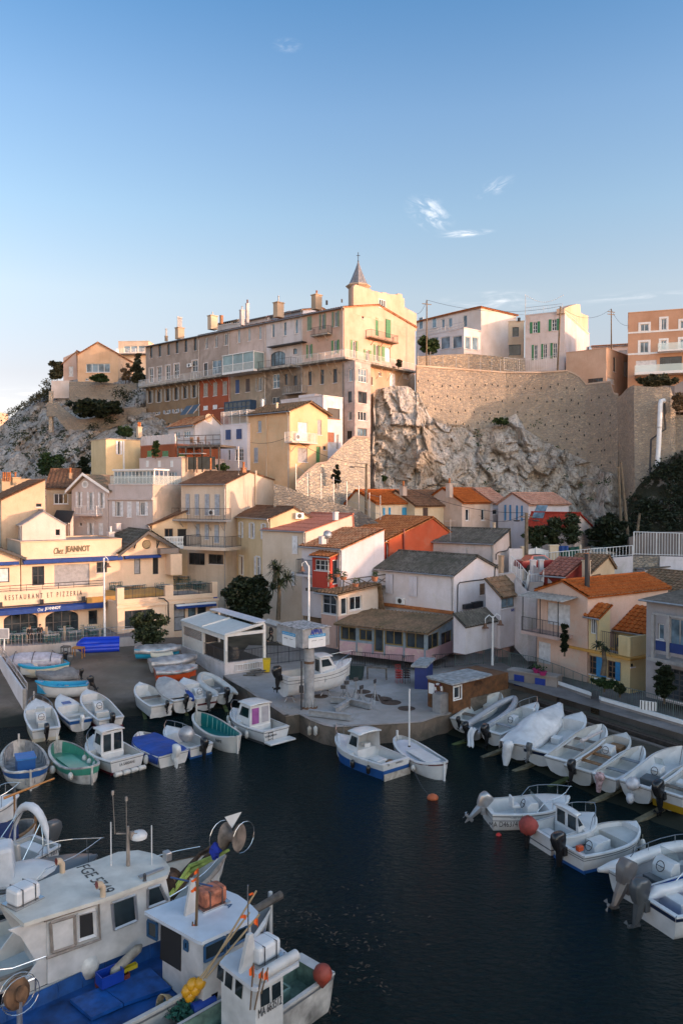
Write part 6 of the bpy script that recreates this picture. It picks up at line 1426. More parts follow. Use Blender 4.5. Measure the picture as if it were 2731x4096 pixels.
 h=House('dark_roof_house','house with a dark felted roof and chimney at the right edge','house',zL(1395,1165),76,0,R=zL(1850,0)[0],phi=30,La=6)
 h.fin(pls('r_grey',(0,0,0)),'gable_a',1.0,rf=.7,tm=pln('dark_felt',(.035,.037,.04),.8),kind='flat');chm(h.root,zL(1518,1125),zL(1518,1190),78,44,pls('chim_grey',(.4,.38,.36)),1)
 def wl(name,label,pts,h_,th,m,cat='wall',cop=None):
  top=[Q(p,Y)for p,Y in pts];bot=[V((p.x,p.y,p.z-h_))for p in top];return wst(name,label,top,bot,th,m,cat,cop)
 ww=pls('white_wall',(.60,.60,.61),.3,.5,(.42,.4,.36),.2)
 wl('white_wall','long white garden wall with a shaped top behind the roofs',[(zL(840,865),78),(zL(1040,850),78),(zL(1042,845),78)],4,.3,ww)
 wl('white_wall','bright white street wall at the right edge below the grey railing',[(zL(1325,850),79),(zL(1620,858),79)],5,.3,ww)
 wl('grey_wall','grey stone wall section between two white walls',[(zL(1040,848),79),(zL(1328,852),79.2)],5,.3,M_stone_grey,'wall')
 wl('road_wall','low cream wall under the white railing behind the dark red roof',[(zL(500,890),80),(zL(840,868),79)],5,.3,pls('road_cream',(.46,.42,.36),.5,.5))
 wl('concrete_wall','tall stained concrete wall below the dark wooded slope',[(zL(1005,655),88),(zL(1190,600),88),(zL(1700,590),86)],6,.4,pls('stained_concrete',(.20,.18,.165),.6,.8),'wall')
 for pts,sp,lab in(([(zL(122,918),80),(zL(500,885),80),(zL(1038,840),79.5)],.3,'white picket railing along the road behind the roofs'),([(zL(1050,832),79.5),(zL(1700,850),79.5)],.28,'tall pale bar railing at the right edge of the road')):
  q=MB();ps=[Q(p,Y)for p,Y in pts];hh=1.0 if sp==.3 else 2.3
  for a,b in zip(ps,ps[1:]):rlg(q,a,b,hh,sp,.03,.04)
  tag(q.bd('railing',M_wmetal),lab,'railing')
 q=MB();ps=[P(zL(-400,960),4.6),P(zL(1800,960),4.6)]
 gw=wl('gate_wall','white wall with a cream base left of the white gate',[(zK(1005,770),80),(zK(1145,770),80.5)],4,.3,ww)
 g=thg('garden_gate','white double gate with a curved top between cream pillars','gate',Q(zK(1300,900),81));q=MB();pr=[]
 for i in range(17):
  x=1190+235*i/16;s=abs((x-1290)/110);pr.append((x,762+26*min(1,s)**1.3 if x<1400 else 788))
 tp=[Q(zK(x,y),81)for x,y in pr]
 for a,b in zip(tp,tp[1:]):q.obox(V((a.x,a.y,a.z-2.6)),V((b.x-a.x,0,0)),(0,.08,0),(0,0,2.6+(b.z-a.z)/2))
 q.bd('gate_leaf',WFR,g);q=MB();c=Q(zK(1290,762),80.9);q.box((c.x,c.y,c.z-1.2),(.12,.1,2.6));q.bd('gate_post',WFR,g)
 for x0,x1,y0,lab in((1130,1170,745,'thin cream gate pillar beside the wooden pole'),(1425,1512,730,'stout cream gate pillar right of the white gate')):
  a=Q(zK(x0,y0),80.8);b=Q(zK(x1,y0),80.8);t=thg('gate_pillar',lab,'pillar',(a.x,a.y,a.z-3.4));q=MB();wd=b.x-a.x;q.box(((a.x+b.x)/2,a.y,a.z-1.8),(wd,.6,3.4));q.bd('shaft',pls('pillar_cream',(.58,.52,.38)),t);q=MB();q.box(((a.x+b.x)/2,a.y,a.z-.06),(wd*1.15,.7,.14));q.bd('cap',pls('pillar_cream',(.58,.52,.38)),t)
 s=thg('screen_fence','sagging green mesh screen with a blue tarpaulin right of the gate','fence',Q(zL(260,850),83));q=MB()
 q.grid(lambda u,v:Q(zL(262+226*u,742+110*v+14*sin(u*pi)*(1-v)),83+.12*sin(u*19)),16,5);q.bd('green_mesh',pln('green_mesh',(.01,.07,.05),.8),s,solid=.02)
 q=MB();q.grid(lambda u,v:Q(zL(272+95*u,740+(55+15*sin(u*7))*v),82.7+.1*sin(u*13)),10,5);q.bd('blue_tarpaulin',pln('tarp_blue',(.02,.07,.26),.6),s,solid=.02)
 for x in(258,492):q=MB();a=Q(zL(x,728),83);q.tb([a,a-Z*3.5],.12,6);q.bd('post',pls('pillar_cream',(0,0,0)),s)
 st=thg('outdoor_stairs','grey concrete steps with white railings left of the peach house','stairs',P(zP(1240,560),1.7));b0=P(zP(1250,560),1.7);tp=Q(zK(1290,1120),67)
 d=V((tp.x-b0.x,tp.y-b0.y,0));n=18;dz=(tp.z-b0.z)/n;pr_=V((-d.y,d.x,0)).normalized();q=MB()
 for i in range(n):q.obox(b0+d*(i/n)+pr_*-.6,d*(1/n),pr_*1.2,Z*(dz*(i+1)))
 q.bd('steps',pls('step_grey',(.30,.29,.28),.5,.2),st)
 for sd in(-.62,.62):q=MB();rlg(q,b0+pr_*sd,b0+d+pr_*sd+Z*(tp.z-b0.z),1.0,.2,.018,.03);q.bd('railing',M_wmetal,st)
 wl('stair_flank','white stepped wall and landing above the outdoor stairs',[(zK(1070,1085),68),(zK(1200,1215),67),(zK(1330,1215),67)],6,.3,ww)
 q=MB();ps=[Q(zK(x,y),Yy)for x,y,Yy in((1025,1010,70),(1120,1095,69),(1205,1205,68),(1322,1205,68))]
 for a,b in zip(ps,ps[1:]):rlg(q,a,b,2.2 if 0 else 1.4,.22,.02,.03)
 tag(q.bd('railing',M_wmetal),'white zigzag railing on the landing behind the tiled porch','railing')
 for x0,x1,y0,lab in((1230,1282,898,'white square gatepost at the head of the stairs, left one'),(1315,1360,892,'white square gatepost at the head of the stairs, right one')):
  a=Q(zK(x0,y0),70);b=Q(zK(x1,y0),70);q=MB();q.box(((a.x+b.x)/2,a.y,a.z-1.7),(b.x-a.x,.5,3.4));q.box(((a.x+b.x)/2,a.y,a.z+.04),(b.x-a.x+.1,.6,.12));tag(q.bd('gatepost',ww),lab,'gatepost')
 wl('sloping_wall','smooth grey sloping wall beside the outdoor stairs',[(zK(1268,945),69.5),(zK(1480,1140),66)],4,.3,pls('slope_grey',(.42,.41,.40)))
 def car(c,rz,col,label,key):
  t=thg('parked_car',label,'car',c,'cars parked behind the walls',rot=(0,0,rz));m=pln('carpaint_'+key,col,.3,.2,coat=.5,var=.03)
  sec=[(-2.0,.35,.75),(-1.9,.3,.95),(-1.2,.28,1.0),(-.8,.28,1.42),(.5,.28,1.46),(1.1,.28,1.0),(1.85,.3,.85),(2.0,.36,.6)]
  q=MB();b0=len(q.v)
  for x,z0,z1 in sec:
   w1=.62 if z1>1.2 else .8
   q.v+=[V((x,-.82,z0)),V((x,-.85,(z0+min(z1,.9))/2)),V((x,-w1,z1)),V((x,w1,z1)),V((x,.85,(z0+min(z1,.9))/2)),V((x,.82,z0))]
  for i in range(len(sec)-1):
   for j in range(6):q.f.append([i*6+j,i*6+(j+1)%6,(i+1)*6+(j+1)%6,(i+1)*6+j])
  q.f.append(list(range(6)));q.f.append([(len(sec)-1)*6+j for j in range(6)]);q.bd('body',m,t,local=True,smooth=35)
  q=MB()
  for sd in(-1,1):q.poly((-.75,sd*.79,1.0),(.95,sd*.79,1.0),(.45,sd*.665,1.36),(-.7,sd*.665,1.36))
  q.poly((.55,-.6,1.43),(.55,.6,1.43),(1.08,.74,1.03),(1.08,-.74,1.03));q.bd('windows',M_glass,t,local=True)
  for x in(-1.25,1.3):
   for sd in(-.78,.78):q=MB();q.lth([(.3,-.1),(.31,0),(.3,.1)],(x,sd,.31),14,(0,1,0));q.bd('wheel',pln('tyre',(.02,.02,.02),.9),t,local=True)
 c=Q(zK(1290,935),76);car((c.x,c.y,c.z-.5),.3,(.22,.015,.02),'small dark red car seen behind the white gateposts','red')
 c=Q(zL(650,855),84);car((c.x,c.y,c.z-.4),.2,(.05,.07,.08),'dark grey car parked under the trees behind the white railing','grey')
 lw=MB();pts=[P(zQ(435,1100),1.7),P(zQ(740,1205),1.75),];pts2=[P(zQ(825,1245),1.7),P(zQ(1568,1465),1.7),P(zQ(1750,1520),1.7)]
 for ps,lab in((pts,'low white-capped wall left of the gate above the right slip'),(pts2,'low white-capped wall right of the gate above the right slip')):
  o=wst('low_wall',lab,[p+Z*.1 for p in ps],[V((p.x,p.y,.3))for p in ps],.3,pls('lowwall_grey',(.30,.28,.255),.6,.5),'wall',WFR)
 fps=[P(zP(575,815),1.65),P(zP(1065,790),1.65),P(zP(1150,830),1.65),P(zQ(240,975),1.65),P(zQ(500,1075),1.65),P(zQ(740,1180),1.65)]
 fps2=[P(zQ(830,1215),1.75),P(zQ(1200,1310),1.75),P(zQ(1568,1420),1.75),P(zQ(1750,1475),1.75)]
 gm=paint('green_grey_iron',(.10,.14,.13));
 for ps,lab,mm in((fps,'grey green iron railing along the street left of the gate',gm),(fps2,'grey green iron railing along the street right of the gate',gm),([P(zO(800,470),1.3),P(zO(1130,500),1.3),P(zO(1250,505),1.3),P(zP(40,860),1.3),P(zP(330,850),1.3),P(zP(560,830),1.3)],'dark iron railing in front of the pink veranda building',MIR)):
  q=MB()
  for a,b in zip(ps,ps[1:]):rlg(q,a,b,1.15,.15,.014,.025)
  tag(q.bd('street_railing',mm),lab,'railing')
 g=thg('metal_gate','small grey green metal gate with a white plate in the street railing','gate',P(zQ(785,1250),1.2));a,b=P(zQ(745,1250),1.2),P(zQ(835,1275),1.2);q=MB();rlg(q,a,b,1.9,.14,.014,.04,True);q.bd('gate_leaf',gm,g)
 q=MB();m_=(a+b)/2;d=(b-a).normalized();q.obox(a.lerp(b,.2)+Z*1.45-V((0,.06,0)),(b-a)*.6,V((0,-.03,0)),Z*.35);q.bd('plate',WFR,g)
 def striped(p,label,wd=.95):
  t=thg('zebra_plate',label,'sign',p);q=MB();q.box((p.x,p.y,p.z),(wd,.03,.55),-.55);q.bd('plate',WFR,t);dd=V((cos(-.55),sin(-.55),0))
  for i in range(5):q=MB();c=V(p)+dd*(wd*(-.4+.2*i));q.box((c.x-.012,c.y-.02,c.z),(.05,.03,.53),-.55);q.bd('stripe',WDK,t)
 striped(Q(zQ(1253,1283),47.8),'white plate with dark stripes fixed to the street railing')
 p0,p1=P(zQ(5,1120),1.0),P(zQ(435,1195),1.0);d=(p1-p0);d.z=0;n=V((d.y,-d.x,0)).normalized();
 if n.y>0:n=-n
 t=thg('locker_wall','concrete locker wall with two blue doors behind the right slip','wall',p0-Z*.7);q=MB();q.obox(p0-Z*.8-n*.9,d,n*.9,Z*2.1);q.bd('wall',pls('locker_grey',(.30,.27,.235),.6,.5),t)
 q=MB();q.obox(p0+Z*1.3-n*1.0-d.normalized()*.1,d*1.03,n*1.1,Z*.12);q.bd('slab',pls('locker_slab',(.34,.32,.29),.5),t)
 for f0,f1 in((.12,.33),(.56,.77)):q=MB();q.obox(p0+d*f0+n*.01+Z*.25,d*(f1-f0),n*.03,Z*.85);q.bd('locker_door',pln('locker_blue',(.02,.045,.26),.5),t)
 for i,(x,y,l)in enumerate(((255,1010,'left pink planter box on the locker wall'),(310,1040,'right pink planter box on the locker wall'))):
  c=Q(zQ(x,y+30),p0.y-1.2-.8*i);ptd((c.x,c.y,p0.z+1.42),.3,.3,l,.4,pln('pink_planter',(.36,.02,.13),.6),cat='planter',n=40)
 q=MB();a0=RO+RA*-40+RB*7.6+Z*1.12;q.obox(a0,RA*40.6,RB*.28,Z*.22);q.obox(a0+RB*.6+Z*.01,RA*40.5,RB*.12,Z*.12);o=q.bd('rail_beam',pln('rusty_beam',(.055,.035,.025),.8,var=.4));tag(o,'rust brown steel rail lying along the top of the right slip','rail')
 q=MB();q.obox(RO+RA*-40+RB*7.3+Z*.3,RA*40.5,RB*.28,Z*.78);o=q.bd('kerb_wall',pls('kerb_stone',(.24,.21,.18),.7,.3));tag(o,'low stone kerb wall at the top of the right slip','wall')
 wdm=pln('old_timber',(.20,.165,.10),.9,var=.5,scale=2);grm=pln('algae_timber',(.09,.11,.03),.9,var=.5,scale=2)
 for i in range(11):
  c=RO+RA*(-1.2-2.75*i);q=MB();L=5.2+(i%3)*.6;a0=c+RB*-.9;a0.z=rz(a0.x,a0.y)+.02;b0=c+RB*(L-.9);b0.z=rz(b0.x,b0.y)+.02
  q.obox(a0,b0-a0,RA*.32,Z*.14);o=q.bd('timber_skid',grm if i%3==0 else wdm);tag(o,'wet timber skid under the beached boats on the right slip','skid','timber skids on the right slip')
 for i in range(5):
  c=LO+LA*(-4+2.9*i);q=MB();a0=c-LU*1.2;a0.z=lz(a0.x,a0.y)-.02;b0=c+LU*2.2;b0.z=lz(b0.x,b0.y)+.04
  q.obox(a0,b0-a0,LA*.25,Z*.12);o=q.bd('timber_skid',grm);tag(o,'green slimy timber skid at the foot of the left slip','skid','timber skids on the left slip')
right()
def tree(name,label,base,crown_c,R,clumps,per,m,trunk_r=.12,s=.13,group=None,cat='tree',limbs=4,sq=.8,only_bush=False):
 t=thg(name,label,cat,base,group);base=V(base);cc=V(crown_c);Rv=V((R,R,R*sq))if isinstance(R,(int,float))else V(R)
 q=MB();mid=base.lerp(cc,.55)+V((random.uniform(-.1,.1),random.uniform(-.1,.1),0));q.tb([base-Z*.3,mid,cc],[trunk_r*1.2,trunk_r*.8,trunk_r*.3],7)
 for i in range(limbs):
  d=V((random.uniform(-1,1)*Rv.x,random.uniform(-1,1)*Rv.y,random.uniform(.1,.9)*Rv.z))*.75;q.tb([mid.lerp(cc,.2*i/limbs),(mid+cc+d)/2+V((0,0,.1)),cc+d],[trunk_r*.55,trunk_r*.35,.02],5)
 q.bd('trunk',M_bark,t)
 q=MB();crown(q,cc,Rv,clumps,per,s)
 if only_bush:crown(q,cc-Z*Rv.z*.5,(Rv.x*.9,Rv.y*.9,Rv.z*.5),clumps//2+3,per,s)
 q.bd('foliage' if only_bush else 'crown',m,t,fixn=False);return t
def bush(label,px,Y,wpx,hpx,m,clumps=22,per=60,s=.16,group=None,name='shrub',depth=.8):
 c=Q(px,Y);rx=wpx/2*Y/F;rz_=hpx/2*Y/F
 return tree(name,label,(c.x,c.y,c.z-rz_),c,(rx,rx*depth,rz_),clumps,per,m,.06,s,group,'shrub',3,only_bush=True)
random.seed(11)
bush('big dark evergreen bush between the restaurant wing and the middle houses',zH(1025,640),75,185,190,M_leaf_dark,110,110,.16,depth=.7)
bush('round dark bush on the slope behind the red roof house',zL(770,600),90,150,150,M_leaf_dark,50,90,.2)
c_=P(zG(1530,1085),2.2);tree('olive_tree','small bushy olive tree growing by the low wall in front of the restaurant',(c_.x,c_.y,1.9),Q(zG(1565,925),69.5),(1.6,1.3,1.75),60,60,M_leaf,.07,.12,limbs=7)
for px,w_,h_,lab in((zK(1290,640),80,70,'loose grey green tree in front of the red roof, left one'),(zL(220,580),70,85,'loose grey green tree in front of the red roof, middle one'),(zL(400,560),75,95,'loose grey green tree in front of the red roof, tallest on the right')):
 c=Q(px,84);tree('garden_tree',lab,(c.x,c.y,c.z-h_*.55*84/F),c,(w_/2*84/F*1.25,1.2,h_/2*84/F*1.5),50,55,M_leaf,.09,.14,'garden trees by the red roof',limbs=6)
bush('green bushes behind the wire fence under the white villa',zC(1010,745),121,110,65,M_leaf_gr,34,60,.2)
bush('pale plant growing at the wall beside the tower house balcony',zC(770,885),112,30,32,M_leaf_dry,12,40,.14)
bush('clipped green shrub in front of the peach villa window',zA(795,610),139,80,34,M_leaf_gr,30,50,.22)
bush('wide dark bush filling the dip behind the zigzag wall',zA(760,840),131,228,80,M_leaf_dark,80,80,.24)
bush('feathery olive bush left of the peach villa',zA(450,540),150,75,95,M_leaf_dry,34,60,.22)
bush('dry tangled creeper between the peach villa and the long row',zA(1085,540),143,58,125,M_leaf_dry,40,60,.22)
bush('thin brown tree against the right corner of the peach villa',zA(985,555),143.5,45,90,pln('dry_leaf_brown',(.20,.13,.07),.8,var=.4),14,40,.16)
bush('green bush above the yellow flat-roofed house',zA(985,1030),112,95,38,M_leaf_gr,30,50,.2)
bush('large dark green bush on the lower rock face of the hill',zA(400,1290),112,120,90,M_leaf_gr,46,70,.22)
bush('dark agave thicket at the foot of the hill beside the yellow house',zA(660,1310),107,60,85,M_leaf_dark,34,60,.2)
bush('low green hedge on the wall beside the blue-shuttered house',zF(1020,440),94,55,26,M_leaf_gr,16,50,.15)
bush('ivy cascading over the terracotta house parapet',zF(320,240),95,42,66,M_leaf_gr,18,60,.14,depth=.3)
bush('climbing plant covering the corner of the grey house at the right edge',zQ(1400,1040),49.5,85,165,M_leaf_dark,40,80,.13,depth=.5)
bush('dark climber on the corner of the peach house',zQ(505,660),57.5,32,130,M_leaf_dark,26,60,.11,depth=.6)
bush('plants in the front garden of the yellow house',zQ(860,1075),53.5,120,42,M_leaf_gr,30,50,.1)
bush('bushy potted shrub by the corner of the yellow house',zQ(1000,1120),52.8,45,45,M_leaf,18,50,.09)
bush('ivy hanging on the stone stair wall',zI(900,1040),93,38,90,M_leaf_dark,26,55,.16,depth=.4)
bush('small tuft of green on the rock right of the ivy',zI(1405,1080),94,22,26,M_leaf_gr,8,40,.12)
bush('tuft of grass where the curved wall meets the rock',zD(140,1145),114.5,90,26,M_leaf_gr,16,50,.18)
bush('reeds and grasses in the planter below the orange house',zD(1360,825),104.5,190,46,M_leaf_dry,50,50,.22,depth=.4)
bush('dry brown shrub at the right edge above the stone buttress',zD(1540,990),100,60,80,pln('dry_leaf_brown',(.2,.13,.07)),30,60,.2)
def scrub(name,zf,pts,Y,m,r,kind='stuff'):
 q=MB()
 for(x,y,s_)in pts:
  c=Q(zf(x,y),Y(x,y)if callable(Y)else Y);lfb(q,c,(s_*r,s_*r,s_*r*.6),int(26*s_),.2)
 o=q.bd(name,m,fixn=False);tag(o,kind=kind)
hp=[]
for i in range(420):
 x=random.uniform(0,720);y=random.uniform(830,1380)
 if y<905-x*.2+40 and x<370:continue
 if noise.noise(V((x*.013,y*.013,3.3)))<.02+(.12 if x>150 else-.08):continue
 hp.append((x,y,random.uniform(.35,1.0)))
def hillY(x,y):
 k=max(0,min(1,(y-860)/(1400-860)));return 149-46*k**1.06*1.12
scrub('hill_scrub',zA,hp,hillY,M_leaf,1.25)
hp=[(x,905-(x-60)*.62+random.uniform(-8,10),random.uniform(.5,1.1))for x in[random.uniform(60,390)for _ in range(70)]]+[(random.uniform(360,400),random.uniform(640,800),1.0)for _ in range(30)]+[(random.uniform(410,620),random.uniform(680,800),random.uniform(.6,1.3))for _ in range(50)]
scrub('ridge_scrub',zA,hp,146,M_leaf_dry,1.3)
hp=[(random.uniform(820,880),random.uniform(930,960),.8)for _ in range(8)]+[(random.uniform(690,760),random.uniform(980,1010),.8)for _ in range(8)]+[(random.uniform(900,1120),random.uniform(690,800),random.uniform(.4,.9))for _ in range(28)]
scrub('wall_scrub',zA,hp,131,M_leaf_dark,1.3)
hp=[]
for i in range(60):
 x=random.uniform(1720,2480);y=random.uniform(1640,2050)
 if noise.noise(V((x*.006,y*.006,8)))>.12:hp.append((x,y,random.uniform(.3,.8)))
scrub('cliff_scrub',lambda x,y:(x,y),hp,lambda x,y:110-(y-1640)/410*8,M_leaf_gr,1.1)
def slope_fn(u,v):
 px=2440+420*u;top=interp([(2440,2150),(2500,2010),(2560,1930),(2640,1850),(2731,1800),(2860,1770)],px);py=top+(2330-top)*v
 Y=99.5-10*v;p=Q((px,py),Y);d=rnoise(p,.3,5)*.9;return V((p.x,p.y-d,p.z))
o=MB().grid(slope_fn,50,50).bd('wooded_slope',rockmat('slope_rock',(.30,.28,.26),(.12,.09,.065),(.03,.028,.02),(.022,.026,.014),.44),smooth=40,fixn=False);tag(o,kind='structure')
hp=[]
for i in range(520):
 x=random.uniform(2450,2760);top=interp([(2440,2150),(2500,2010),(2560,1930),(2640,1850),(2731,1800),(2860,1770)],x);y=random.uniform(top+5,2200)
 if noise.noise(V((x*.012,y*.012,1)))>-.18:hp.append((x,y,random.uniform(.4,1.1),top))
q=MB()
for x,y,s_,top in hp:
 c=Q((x,y),98.3-10*(y-top)/(2330-top));lfb(q,c,(s_,s_,s_*.7),int(22*s_),.2)
tag(q.bd('slope_scrub',M_leaf_dark,fixn=False),kind='stuff')
def yucca(label,base,h,heads,group=None):
 t=thg('yucca',label,'palm',base,group);base=V(base);q=MB();q.tb([base,base+V((.1,0,h*.5)),base+V((0,0,h))],[.22,.17,.14],8);q.bd('trunk',M_bark,t)
 q=MB()
 for(dx,dy,dz,n,L)in heads:
  c=base+V((dx,dy,h+dz))
  for i in range(n):
   d=V((random.gauss(0,1),random.gauss(0,1),random.uniform(-.5,1.1))).normalized();l=L*random.uniform(.7,1.1);sd=d.cross(Z).normalized()*.05;m_=c+d*l*.6+Z*.05;e=c+d*l-Z*l*.22
   q.add([c-sd,c+sd,m_+sd*.9,m_-sd*.9,e],[[0,1,2,3],[3,2,4]])
 q.bd('leaves',M_leaf,t,fixn=False)
c=Q(zH(1340,860),73.5);yucca('spiky yucca with several heads beside the dark bush',c,4.6,[(0,0,0,90,1.5),(.9,.2,-.8,80,1.3),(-.5,.3,-1.8,80,1.3),(.3,-.3,-1.2,70,1.2)])
c=Q(zH(1298,470),75.5);yucca('slim yucca with one small head in front of the cream house',c,1.6,[(0,0,.1,70,.85)])
c=Q(zQ(850,1010),53.8);yucca('small spiky yucca between the blue shutters of the yellow house',c,1.8,[(-.3,0,.2,50,.7),(.1,0,-.1,40,.6)])
# ================================================================ small boats
def gel(key,c,rough=.3,var=.1):return pln('gel_'+key,c,rough,0,var,2.0)
G_W=gel('white',(.58,.58,.585));G_OFF=gel('offwhite',(.47,.46,.44));G_CREAM=gel('cream',(.55,.49,.38));G_BLUE=gel('blue',(.02,.085,.27));G_TURQ=gel('turquoise',(.02,.30,.50))
G_GREEN=gel('sea_green',(.05,.24,.17));G_AQUA=gel('aqua',(.01,.16,.16));G_NAVY=gel('navy',(.012,.02,.05));G_RED=gel('maroon',(.10,.012,.02));G_GREY=gel('grey',(.24,.25,.27));G_ORG=gel('orange_red',(.45,.07,.02))
G_BLACK=gel('black',(.014,.014,.016),.25);G_DKGREY=gel('dark_grey',(.07,.075,.08));G_SILV=pln('silver_cowl',(.34,.34,.35),.3,.5)
G_DIRTY=pln('worn_white_paint',(.50,.47,.44),.6,var=.45,scale=1.4);G_TEAK=pln('teak',(.24,.125,.055),.6,var=.3,scale=6);G_PLANK=pln('grey_planks',(.25,.25,.26),.8,var=.35,scale=3)
T_BLUE=pln('blue_tarp',(.008,.055,.30),.65,var=.3,scale=1.2,bump=.4);T_SILV=pln('silver_tarp',(.42,.42,.44),.38,.35,var=.35,scale=1.5,bump=.6);T_WHITE=pln('white_tarp',(.60,.60,.62),.6,var=.2,scale=1.2,bump=.6);T_LAV=pln('lavender_cloth',(.46,.42,.47),.85,var=.2,bump=.5);T_GREY=pln('grey_cloth',(.19,.185,.19),.85,var=.25,bump=.5)
M_fend=pln('fender_white',(.55,.53,.50),.5,var=.25);M_glassd=glassm('boat_glass',(.012,.018,.022),.08);M_steel=pln('polished_steel',(.5,.5,.5),.25,.9,var=.05);M_orange=pln('flag_orange',(.75,.12,.015),.8);M_rope=pln('rope',(.30,.25,.17),.9,var=.3)
G_RUB=gel('rub_grey',(.16,.165,.18))
class Boat:
 def __init__(s,label,bow,stern,gb=0.0,gs=0.0,B=2.0,D=.62,rise=.35,kind='transom',name='motorboat',hull=None,inner=None,gun=None,group=None,cat='boat',deck=.0,zf=.12,stripe=None,sb=(.55,.8),keel=.32,full=.5,wl=None,roll=0.0,bottom=None,fl=.14):
  """bow / stern: pixels of the bow tip and of the middle of the stern at gunwale height; gb / gs: ground or water height under them"""
  srise=rise*.75 if kind=='pointu' else .04
  b=P(bow,gb+D+rise);t=P(stern,gs+D+srise)if not isinstance(stern,V)else V(stern);d=V((b.x-t.x,b.y-t.y,0));s.L=d.length;L=s.L
  s.B,s.D,s.rise,s.srise,s.kind,s.zf=B,D,rise,srise,kind,zf
  o=V(((b.x+t.x)/2,(b.y+t.y)/2,(gb+gs)/2));s.rz=atan2(d.y,d.x);s.full=full
  s.root=thg(name,label,cat,o,group,rot=(roll,-math.atan((gb-gs)/L),s.rz))
  hull=hull or G_W;inner=inner or hull;gun=gun or hull;n=18
  st=[i/n for i in range(n+1)]
  mb=MB();base=len(mb.v);K=11
  for t_ in st:
   for k in range(K):
    a=-1+2*k/(K-1);y,z=s.sec(t_,a,keel);mb.v.append(V((s.xx(t_,z),y,z)))
  for i in range(n):
   for k in range(K-1):mb.f.append([base+i*K+k,base+i*K+k+1,base+(i+1)*K+k+1,base+(i+1)*K+k])
  mb.f.append([base+k for k in range(K)]);s.hull=mb.bd('hull',hull,s.root,local=True,smooth=48)
  w=.09 if kind!='pointu' else .13;s.w=w
  mb=MB();rows=[]
  for t_ in st:
   tt=.035+t_*(.955-.035);h=max(.02,s.hb(tt)-w);z=s.sh(tt);x=s.xx(tt,z);f=min(zf,z-.1);f=zf if zf<z-.05 else z-.05;hi=max(.01,h-.06)
   rows.append([V((x,-h,z)),V((x,-hi,f)),V((x,0,f)),V((x,hi,f)),V((x,h,z))])
  base=len(mb.v);mb.v+=[p for r in rows for p in r]
  for i in range(n):
   for k in range(4):mb.f.append([base+i*5+k,base+i*5+k+1,base+(i+1)*5+k+1,base+(i+1)*5+k])
  mb.f.append([base+k for k in range(5)]);s.inner=mb.bd('interior',inner,s.root,local=True,smooth=40)
  mb=MB()
  for sd in(-1,1):
   ro=[V((s.xx(t_,s.sh(t_)),sd*(s.hb(t_)+.025),s.sh(t_)+.01))for t_ in st];ri=[V((s.xx(.035+t_*.92,s.sh(t_)),sd*max(.0,s.hb(.035+t_*.92)-w),s.sh(t_)+.02))for t_ in st]
   for i in range(n):
    mb.poly(ro[i],ro[i+1],ri[i+1],ri[i]);mb.poly(ro[i],ro[i+1],ro[i+1]-Z*.07,ro[i]-Z*.07)
  z0=s.sh(0)+.012
  if kind=='transom':mb.poly((s.xx(0,z0)-.02,-s.hb(0),z0),(s.xx(0,z0)-.02,s.hb(0),z0),(s.xx(.04,z0),s.hb(.04)-w,z0+.01),(s.xx(.04,z0),-s.hb(.04)+w,z0+.01))
  mb.bd('gunwale',gun,s.root,local=True)
  if stripe:s.band(sb[0],sb[1],stripe)
  if bottom:s.band(-.4,.18,bottom,'antifouling')
  if not stripe and kind=='transom':s.band(.84,.9,G_RUB,'rub_rail')
  if deck:s.deck(1-deck,1,gun)
 def hb(s,t):
  if s.kind=='pointu':return max(.015,s.B/2*(1-abs(2*t-1)**2.4)**.62 if 0<t<1 else .015)
  if t<=s.full:return s.B/2*(.86+.14*sin(pi/2*t/s.full))
  u=(t-s.full)/(1-s.full);return max(.015,s.B/2*(1-u**2.3)**.8 if u<1 else .015)
 def sh(s,t):return s.D+s.rise*max(0,(t-.35)/.65)**2+s.srise*max(0,(.4-t)/.4)**2
 def xx(s,t,z):
  x=s.L*(t-.5);h=s.sh(t);x-=(1-z/h)*(.55 if s.kind=='transom' else .2)*max(0,(t-.6)/.4)**2
  return x+((1-z/h)*.12*max(0,1-t*8)if s.kind=='transom' else(1-z/h)*.15*max(0,(.3-t)/.3)**2)
 def sec(s,t,a,keel):
  h,b=s.sh(t),s.hb(t);q=abs(a);sg=1 if a>=0 else-1
  kk=-keel*(1-.75*max(0,(t-.6)/.4)**2)
  if q>.45:u=(q-.45)/.55;return sg*b*(.80+.20*u**.8)if t<.98 else sg*b,kk*.35+(h-kk*.35)*u
  u=q/.45;return sg*b*.80*u,kk+(kk*.35-kk)*u**1.6
 def band(s,f0,f1,m,name='stripe'):
  mb=MB();n=18
  for sd in(-1,1):
   pr=None
   for i in range(n+1):
    t=i/n;h=s.sh(t);z0,z1=h*f0,h*f1
    y=lambda z:s.hb(t)*(.80+.20*max(0,(z+.11)/(h+.11))**.8)+.012
    c=(V((s.xx(t,z0),sd*y(z0),z0)),V((s.xx(t,z1),sd*y(z1),z1)))
    if pr:mb.poly(pr[0],c[0],c[1],pr[1])
    pr=c
  h=s.sh(0);
  if s.kind=='transom':mb.poly(*[(s.xx(0,z)-.012,y*s.hb(0)*.97,z)for y,z in((-1,h*f0),(1,h*f0),(1,h*f1),(-1,h*f1))])
  return mb.bd(name,m,s.root,local=True)
